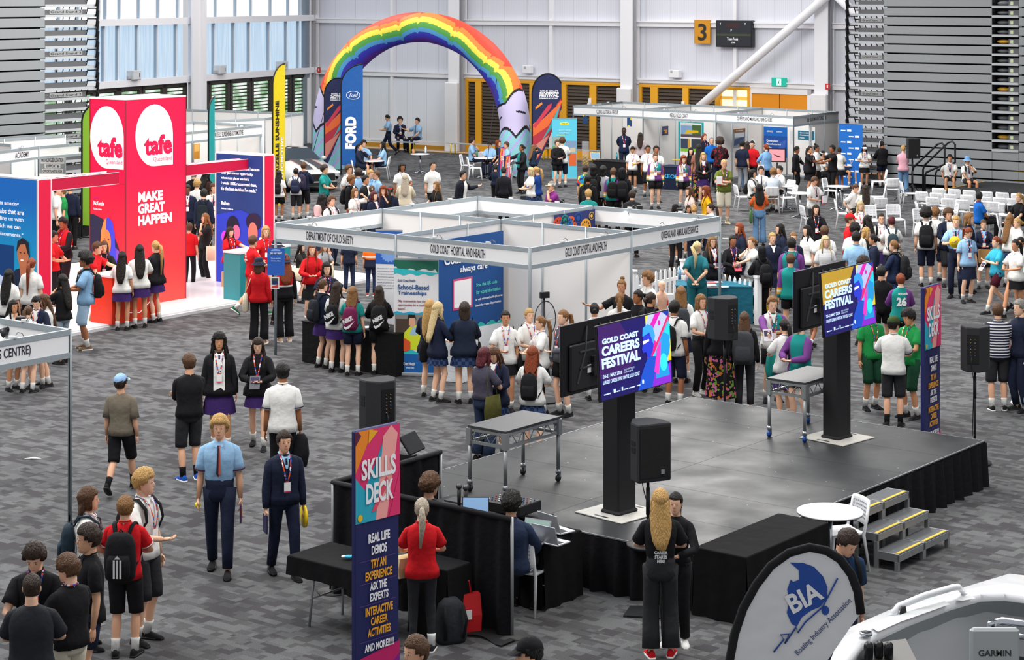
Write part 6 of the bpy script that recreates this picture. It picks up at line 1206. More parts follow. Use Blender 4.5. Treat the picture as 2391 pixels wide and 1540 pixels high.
    if lan:
        g = MB(); zb2 = 1.17 if lan != 'short' else 1.3; lm = pattern('lanyard')
        for s in (-1, 1):
            pts = [(.06*s, .03, 1.49), (.066*s, ch(1.46)*.6, 1.478), (.055*s, ch(1.42)-.014, 1.42), (.035*s, ch(1.3)-.016, 1.3), (.008*s, ch(zb2)-.016, zb2)]; vs = [T((x+dx, y-.012, z)) for x, y, z in pts for dx in (-.009, .009)]
            g.add(vs, [[2*i, 2*i+1, 2*i+3, 2*i+2] for i in range(4)], lm, True)
        g.tube([T((.062*cos(t), .025+.055*sin(t), 1.492)) for t in np.linspace(0, pi, 8)], .01, lm, 5); g.build('lanyard', r)
        g = MB(); z0 = zb2; y0 = ch(zb2)-.032; g.add([T(p) for p in ((-.04, y0, z0-.12), (.04, y0, z0-.12), (.04, y0, z0), (-.04, y0, z0))], [[0, 1, 2, 3]], mat('#f2f0f0')); g.add([T(p) for p in ((-.04, y0-.003, z0-.12), (.04, y0-.003, z0-.12), (.04, y0-.003, z0-.105), (-.04, y0-.003, z0-.105))], [[0, 1, 2, 3]], mat('#c81c50')); g.build('name_badge', r)
    # ---- hair
    hm = hairm(HR[hc]); rnd = random.Random(hash(label) % 1000 if 0 else sum(map(ord, label)))
    if hair:
        g = MB(); lng = hair; base = hair[:-1] if hair in ('longx', 'ponyx') else hair
        vol = {'buzz': .006, 'short': .016, 'fade': .02, 'mop': .03, 'curly': .036, 'afro': .06, 'long': .016, 'longcurly': .034, 'pony': .009, 'bun': .009, 'bob': .02, 'braid': .009, 'mullet': .024, 'bald': .004, 'topbun': .009}[base]
        amp = {'mop': .007, 'curly': .013, 'afro': .012, 'longcurly': .014, 'mullet': .007, 'short': .004}.get(base, .002); n = 30; ph = rnd.random()*6
        full = base in ('long', 'longcurly', 'bob', 'mullet'); rs = []
        ZR = (-.1, -.075, -.05, -.025, 0, .02, .04, .06, .08, .1, .115, .125)
        hw = lambda z, i: np.interp(z, [h[0] for h in HRG], [h[i] for h in HRG])
        for zi, z in enumerate(ZR):
            row = []
            for j in range(n):
                t = 2*pi*j/n-pi/2; c, s = cos(t), sin(t); fr_ = -s    # 1 = front
                zl2 = (.072 if fr_ > .55 else .03 if fr_ > .25 else (-.01 if fr_ > -.15 else (-.085 if full or base in ('mullet',) else -.062)))
                if base in ('buzz', 'fade', 'bald'): zl2 += .012
                if full and fr_ <= .5: zl2 = min(zl2, -.1)
                if base == 'bald': zl2 = .3 if fr_ > -.3 or z > .04 else zl2
                if base in ('mop', 'bob', 'curly', 'mullet') and fr_ > .55: zl2 = .058
                ins = z < zl2-.012; zz = min(z, .111)
                w, f, b_ = hw(zz, 1), hw(zz, 2), hw(zz, 3); e = vol*(1.0 if z < .05 else 1.15)*(.75 if (base in ('fade', 'buzz') and z < .03) else 1)+amp*(sin(j*2.6+zi*1.9+ph)+sin(j*1.3-zi*2.7+ph*2))*.7
                e *= 1-.42*min(1, max(0, (z-.055)/.06)); e *= .55 if (fr_ > .6 and z < .08) else 1
                if ins: e = -.02
                rr_ = max(w+e, .002); x = rr_*math.copysign(abs(c)**.95, c); y = (f+e if s < 0 else b_+e)*math.copysign(abs(s)**.95, s)
                if z > .111: kf = .86 if z < .12 else .34; x *= kf; y *= kf
                row.append(Hd((x, y, z+(vol*.9 if z > .09 else 0)+(amp*.5*sin(j*2+ph) if z > .09 else 0))))
            rs.append(row)
        g.rings(rs, hm)
        if base in ('long', 'longcurly', 'bob', 'mullet'):
            Ln = {'bob': .19, 'mullet': .17, 'long': .33, 'longcurly': .32}[base]
            if lng.endswith('x'): Ln *= 1.35
            rs = []; m2 = 20
            for i in range(10):
                t = i/9; p0 = Hd((0, .045, .02)); tgt = T((0, .135*fat**.7+.03+loose*.9, 1.47-Ln+.04)); mid = Hd((0, .085, -.1)) if base != 'bob' else Hd((0, .07, -.08)); c_ = p0*(1-t)**2+2*mid*t*(1-t)+tgt*t*t if base in ('long', 'longcurly') else Hd((0, .045+.03*t, .02-Ln*t)); w = np.interp(t, [0, .3, .6, .85, 1], [.082, .1, .115, .1, .05] if base in ('long', 'longcurly') else [.082, .092, .095, .085, .06])*(1.2 if base == 'longcurly' else 1); d = np.interp(t, [0, .5, 1], [.06, .045, .03] if base in ('long', 'longcurly') else [.06, .05, .035])
                RR = RH if t < .35 or base in ('bob', 'mullet') else RT; rs.append([c_+RR@np.array([(w+amp*sin(j*2.3+i*1.7))*cos(2*pi*j/m2), (d+.004*sin(j*3+ph)+amp*.6*sin(j*1.7+i*2))*sin(2*pi*j/m2), .012*sin(j*2.9+ph)*(t > .95)]) for j in range(m2)])
            g.rings(rs, hm)
            if fem or base != 'mullet':
                for s in (-1, 1): g.tube([Hd((.062*s, -.03, .06)), Hd((.083*s, -.025, -.0)), Hd((.084*s, -.015, -.09)), T((.1*s, ch(1.4)*.75, 1.4)) if base in ('long', 'longcurly') else Hd((.075*s, -.02, -.12)), T((.095*s, ch(1.3)-.01, 1.47-Ln*.7)) if base in ('long', 'longcurly') and s*(1 if rnd.random() > .3 else -1) > 0 else Hd((.082*s, .0, -.13))], [.02, .026, .027, .025, .01], hm, 7, flat=.7)
        if base in ('pony', 'braid'):
            hi_ = .035; p0 = Hd((0, .1, hi_)); p1 = Hd((0, .155, hi_-.01)); L2 = .27 if not lng.endswith('x') else .46; p2 = T((.0, .15+loose, 1.47)); p3 = T((.02, .14*fat**.4+loose, 1.5-L2))
            if base == 'pony': g.tube([p0, p1, p1*.45+p2*.55, p2, p3], [.022, .034, .042, .038, .012], hm, 9)
            else:
                for i in range(9): t = i/8; q_ = p0*(1-t)**2+2*p2*t*(1-t)+p3*t*t; g.ball(q_, (.027*(1-.4*t),)*3, hm, 7, 5)
            g.ball(p0+(p1-p0)*.3, .02, mat(rnd.choice(['#1a1a1a', '#e8e0d8', '#2a3a7a', '#1a1a1a'])), 7, 4)
        if base == 'bun': g.ball(Hd((0, .125, .0)), (.045, .04, .045), hm, 10, 7, RH)
        if base == 'topbun': g.ball(Hd((0, .06, .14)), (.045, .045, .04), hm, 10, 7, RH)
        g.build('hair', r)
    if hat:
        ty, hcx = hat[0], (hat[1] if len(hat[1]) > 1 else 'black'); hm2 = cloth(CCOL.get(hcx, hcx)); g = MB()
        if ty == 'cap':
            rs = [[Hd((w*cos(t), w*1.2*sin(t)+.008, z)) for t in np.arange(18)*2*pi/18] for z, w in ((.035, .088), (.06, .088), (.09, .08), (.115, .062), (.135, .035), (.14, .01))]; g.rings(rs, hm2); g.add([Hd((.075*cos(t)*kx, -.085-.085*abs(sin(t))*(kx), .04-.02*kx)) for kx in (.8, 1.0) for t in np.linspace(0, pi, 9)]+[Hd((.07*cos(t), -.08, .05)) for t in np.linspace(0, pi, 9)], [[i, i+1, i+10, i+9] for i in range(8)]+[[18+i, 19+i, i+1, i] for i in range(8)], hm2, True)
        elif ty == 'bucket':
            g.rings([[Hd((w*cos(t), w*1.18*sin(t)+.008, z)) for t in np.arange(18)*2*pi/18] for z, w in ((-.0, .15), (.04, .095), (.075, .09), (.125, .075), (.135, .05), (.136, .01))], hm2, True, False)
            if len(hat) > 2: g.rings([[Hd((w*cos(t), w*1.18*sin(t)+.008, z)) for t in np.arange(18)*2*pi/18] for z, w in ((.045, .098), (.06, .096))], cm('white'), True, False, False)
        elif ty == 'hijab':
            g.rings([[Hd((w*cos(t), f if sin(t) < 0 and 0 else (w*1.1*sin(t)+.02), z)) for t in np.arange(16)*2*pi/16] for z, w in ((-.2, .1), (-.13, .08), (-.1, .082), (0, .088), (.06, .088), (.1, .072), (.13, .04), (.135, .01))], hm2)
            g.ball(Hd((0, -.03, -.16)), (.08, .075, .06), hm2, 10, 6)
        elif ty == 'visor': g.rings([[Hd((w*cos(t), w*1.2*sin(t)+.008, z)) for t in np.arange(18)*2*pi/18] for z, w in ((.03, .09), (.08, .088))], cloth('#e8e4dc'), True, False, False); g.add([Hd((.08*cos(t), -.09-.1*sin(t), .03)) for t in np.linspace(0, pi, 9)], [list(range(9))], mat('#e8c020', .3))
        elif ty == 'vr': g.box(Hd((0, -.115, .012)), (.17, .09, .095), mat('#ececee', .3), R=RH, bev=.025); g.tube([Hd((.085*cos(t), .1*sin(t), .03+.03*sin(t))) for t in np.linspace(-.5, pi+.5, 12)], .014, mat('#dcdcde'), 5)
        elif ty == 'hood': g.rings([[Hd((w*cos(t), w*1.15*sin(t)+.03, z)) for t in np.arange(16)*2*pi/16] for z, w in ((-.16, .11), (-.1, .1), (0, .105), (.07, .1), (.12, .075), (.14, .03))], hm2)
        elif ty == 'shades': g.tube([Hd((.085*cos(t), .095*sin(t), .09)) for t in np.linspace(-pi*.9, -.1*pi, 8)], .008, mat(hcx), 5); [g.ball(Hd((.03*s, -.075, .1)), (.024, .008, .014), mat(hcx, .2), 7, 4, RH) for s in (-1, 1)]
        elif ty == 'bow': [g.ball(Hd((.03*s, .11, .05)), (.03, .012, .02), mat(hcx), 7, 4, RH) for s in (-1, 1)]
        elif ty == 'headset': g.tube([Hd((.09*cos(t), .02, .02+.12*sin(t))) for t in np.linspace(0, pi, 12)], .014, mat('#cfd2d6'), 6); [g.ball(Hd((.09*s, .01, .0)), (.02, .035, .04), mat('#dcdee2'), 8, 5, RH) for s in (-1, 1)]
        g.build({'cap': 'cap', 'bucket': 'bucket_hat', 'hijab': 'headscarf', 'visor': 'visor', 'vr': 'headset', 'hood': 'hood', 'shades': 'sunglasses', 'bow': 'hair_bow', 'headset': 'headphones'}[ty], r)
    r_data = dict(root=r, T=T, Hd=Hd, hands=hands, k=k, pos=np.array([pos[0], pos[1], zb]), face=R(face), fat=fat, loose=loose, AR=AR)
    return r_data
def toW(d, p):
    p = np.array(p, float)*d['k']; c, s = cos(d['face']), sin(d['face']); return d['pos']+np.array([p[0]*c-p[1]*s, p[0]*s+p[1]*c, p[2]])
def backpack(d, label, col='black', big=1.0, logo=None, one_strap=False):
    off = .115*d['fat']+.085*big+d['loose']; r = thing('backpack', label, 'backpack', toW(d, d['T']((0, off, 1.16))), d['face'], None); k = d['k']; r.scale = (k, k, k); c = cm(col) if col in CCOL else cm(col)
    m = MB(); sec = lambda w, dd, z, yo=0: sup(w, dd, 16, 3, yo, z); b_ = big
    m.rings([sec(.12*b_, .06, -.24*b_), sec(.15*b_, .085*b_, -.2*b_), sec(.16*b_, .09*b_, -.05*b_), sec(.15*b_, .08*b_, .12*b_, -.005), sec(.12*b_, .06*b_, .2*b_, -.01), sec(.07*b_, .03, .235*b_, -.015)], c); m.build('pack_body', r)
    m = MB(); m.rings([sec(.1*b_, .03, -.2*b_, .08*b_), sec(.12*b_, .04*b_, -.15*b_, .09*b_), sec(.12*b_, .035*b_, -.02*b_, .085*b_), sec(.1*b_, .02*b_, .03*b_, .07*b_)], c); m.build('front_pocket', r)
    m = MB(); m.tube([(-.03, -.05, .22*b_), (0, -.03, .265*b_), (.03, -.05, .22*b_)], .009, c, 6); m.build('handle', r)
    f = d['fat']**.8; lo = d['loose']*.8
    for s in ((1, -1) if not one_strap else (-1,)):
        m = MB(); o = d['T']((0, off, 1.16)); q = lambda p: d['T'](p)-o
        ps = [q((.07*s, off-.07, 1.36)), q((.1*s, .06+lo, 1.455+lo*.6)), q((.112*s, -.02, 1.462+lo*.6)), q((.118*s, -.09*f-lo-.014, 1.39)), q((.13*s, -.115*f-lo-.014, 1.27)), q((.165*s*f, -.06, 1.12)), q((.14*s*f, off-.06, 1.0))]
        m.tube(ps, [.02, .026, .027, .026, .022, .014, .012], c, 6, flat=.45); m.build('shoulder_strap', r)
    if logo:
        m = MB(); wt = mat('#dcdcdc'); O, Rr = (0, .125*b_, 0), (-1, 0, 0)
        if logo == 'nike': m.text('NIKE', -.1, -.1, .21, .085, O, Rr, Z, wt, .012, .06, rot=.5, slant=.2); m.poly([(-.1, -.16), (-.06, -.2), (.02, -.16), (.12, -.02), (0, -.12), (-.06, -.15), (-.085, -.13)], O, Rr, Z, wt, .014)
        elif logo == 'stripes':
            for i in (-1, 0, 1): m.rect(i*.036-.011, -.2, i*.036+.011, .0, O, Rr, Z, wt, .012)
            m.poly([(-.035, .01), (.035, .01), (0, .05)], O, Rr, Z, wt, .012)
        m.build('logo', r)
    return r
def sling(d, label, col='cream', side=1, kind='tote', z=.86, name='tote_bag', sz=1.0):
    """a bag hanging at the side, its strap over the shoulder or from the hand"""
    f = d['fat']; p = d['T']((side*(.2+.1*f*.5), .06, z)); r = thing(name, label, 'bag', toW(d, p), d['face']); k = d['k']; r.scale = (k, k, k); m = MB(); c = cm(col); w, h = .17*sz, .19*sz
    m.rings([[(x*.035*s2, y*w*s, zz) for x, y in ((-1, -.9), (0, -1), (1, -.9), (1.2, 0), (1, .9), (0, 1), (-1, .9), (-1.2, 0))] for zz, s, s2 in ((-h, .85, .6), (-h*.8, 1, 1.1), (0, 1, 1.2), (h, .95, .5))], c); m.build('bag_body', r)
    m = MB(); q = lambda P_: d['T'](P_)-p
    m.tube([(0, -w*.6, h), q((side*.16, -.07, 1.3)), q((side*.135, 0, 1.47+d['loose']*.5)), q((side*.16, .1, 1.3)), (0, w*.6, h)] if kind != 'hand' else [(0, -w*.5, h), (0, 0, h+.16), (0, w*.5, h)], .009, c, 5, flat=.6); m.build('strap', r); return r
def held(d, name, label, cat, i, shape, col='white', off=(0, 0, 0), group=None):
    """a thing in the hand i (0 left, 1 right)"""
    p = d['hands'][i]+np.array(off); w = toW(d, p); m = MB(); c = mat(CCOL.get(col, col), .5)
    if shape == 'paper': q = rot_x(-.6); m.box((0, -.0, 0), (.15, .006, .21), c, R=q); m.box(q@np.array((0, -.006, .03)), (.12, .002, .1), mat('#3a3050'), R=q); m.box(q@np.array((0, .005, 0)), (.1, .002, .12), mat('#4a3a6a'), R=q)
    elif shape == 'hang': m.box((0, 0, -.1), (.02, .15, .21), c); m.box((0.012, 0, -.09), (.002, .12, .08), mat('#c87a3a')); m.box((0.012, 0, -.02), (.002, .11, .03), mat('#e8e0d8'))
    elif shape == 'phone': q = rot_x(-.7); m.box((0, 0, .02), (.07, .01, .14), c, R=q, bev=.004); m.box(q@np.array((0, .007, 0))+np.array((0, 0, .02)), (.06, .002, .12), mat('#3a4656', .2), R=q)
    elif shape == 'disc': m.cyl((-.012, 0, -.06), (.012, 0, -.06), .13, c, 24); m.cyl((.012, 0, -.06), (.016, 0, -.06), .1, mat('#c89c10'), 20)
    elif shape == 'discf': m.cyl((0, -.02, .0), (0, .0, .0), .13, c, 24); m.cyl((0, -.024, .0), (0, -.02, .0), .1, mat('#d8b414'), 20)
    elif shape == 'ball': m.ball((0, 0, 0), .035, c, 12, 8)
    elif shape == 'bag': m.rings([[(x*.13*s, y*.07, z) for x, y in ((-1, -1), (1, -1), (1, 1), (-1, 1))] for z, s in ((-.36, .95), (-.06, 1))], c, False); m.tube([(-.06, 0, -.06), (-.05, 0, .0), (.05, 0, 0), (.06, 0, -.06)], .006, mat('#8a6a40'), 5)
    elif shape == 'book': m.box((0, -.03, .02), (.18, .03, .24), c); m.box((.01, -.06, .01), (.16, .03, .22), mat('#c8402c')); m.box((0, -.08, .03), (.15, .02, .2), mat('#e8e8ea'))
    elif shape == 'controller': m.tube([(0, 0, -.05), (0, -.01, .04)], .018, c, 8); m.tube([(.05*cos(t), -.03, .07+.05*sin(t)) for t in np.arange(9)*pi/4], .008, c, 5)
    elif shape == 'tablet': m.box((0, -.05, 0), (.24, .012, .18), c, R=rot_x(-.9))
    elif shape == 'jacket': m.rings([[(x*.09*s, y*.06*s, z) for x, y in ((-1, -1), (0, -1.3), (1, -1), (1.1, 0), (1, 1), (0, 1.3), (-1, 1), (-1.2, 0))] for z, s in ((-.42, .8), (-.25, 1.1), (-.05, .9), (.02, .5))], cm(col))
    o = one(name, label, cat, m, w, d['face'], group); return o
def at(px, yh, yf=None, H=None, zb=0.0):
    """where a person stands: from head top and feet (or stature) in the photo"""
    if yf is not None:
        D = F*(HC-zb)/(yf-HY); h = (HC-zb)-(yh-HY)*D/F
    else: h = H; D = F*(HC-zb-h)/(yh-HY)
    return D_(px, D, zb), h
LOG = []
def Pp(px, yh, yf, face, label, H=None, **kw):
    zb = kw.get('zb', 0.0)
    if H is None: pos, h = at(px, yh, yf, None, zb); h = h-.015
    else: pos, h = at(px, yh, None, H, zb)
    if kw.get('leg', '').startswith('sit'):
        st = kw.pop('stat', 1.72); hs_ = st/1.75; top_ = kw.pop('ht', 1.28+(kw.get('zseat', .46)-.46)); pos, _ = at(px, yh, None, top_, zb); h = st
    LOG.append((label, round(h, 2)))
    if not kw.get('leg', '').startswith('sit') and not (1.45 < h < 2.0): print('HEIGHT', round(h, 2), label)
    return person(label, pos, face, h, **kw)
# ================================================================ the crowd: head, feet (or stature), facing, look
KEY = {'sk': 'sk', 'l': 'leg', 'a': 'arms', 'in': 'inner', 'tie': 'tie', 'gl': 'glasses', 'cuff': 'cuff', 'sh': 'shoe', 'so': 'sock', 'tr': 'trim'}
NUM = {'lk': 'look', 'nd': 'nod', 'le': 'lean', 'fat': 'fat', 'hem': 'hem', 'sl': 'slv', 'st': 'stat', 'ht': 'ht', 'zb': 'zb', 'zs': 'zseat'}
def crowd(txt):
    for ln in txt.strip().split('\n'):
        ln = ln.strip()
        if not ln: continue
        pos, face, label, spec, *items = [q.strip() for q in ln.split('|')]
        a = pos.split(); kw = {}; H = None; yf = None
        if a[2][0] == 'H': H = float(a[2][1:])
        else: yf = float(a[2])
        for tk in spec.split():
            if tk == 'f': kw['fem'] = True
            elif tk == 'm': pass
            elif tk == 'lan': kw['lan'] = 1
            else:
                k_, v = tk.split('=')
                if k_ == 'h': kw['hair'], kw['hc'] = v.split(':') if ':' in v else (None, 'k')
                elif k_ == 't': kw['top'], kw['tc'] = v.split(':')
                elif k_ == 'b': kw['bot'], kw['bc'] = v.split(':')
                elif k_ == 'hat': kw['hat'] = tuple(v.split(':'))
                elif k_ in NUM: kw[NUM[k_]] = float(v)
                else: kw[KEY[k_]] = v
        if kw.get('leg', '').startswith('sit') and H is None and yf is None: H = 1.3
        d = Pp(float(a[0]), float(a[1]), yf, float(face), label, H=H, **kw)
        for it in items:
            sp_, lb = it.split('='); q = sp_.split(':')
            if q[0] == 'bp': backpack(d, lb, q[1], float(q[3]) if len(q) > 3 else .9, q[2] if len(q) > 2 and q[2] else None)
            elif q[0] == 'bag': sling(d, lb, q[1], int(q[2]) if len(q) > 2 else 1, 'hand' if len(q) > 3 else 'tote', float(q[4]) if len(q) > 4 else .86)
            else: held(d, q[0], lb, q[0].replace('_', ' '), int(q[1]), q[2], q[3] if len(q) > 3 else 'white')
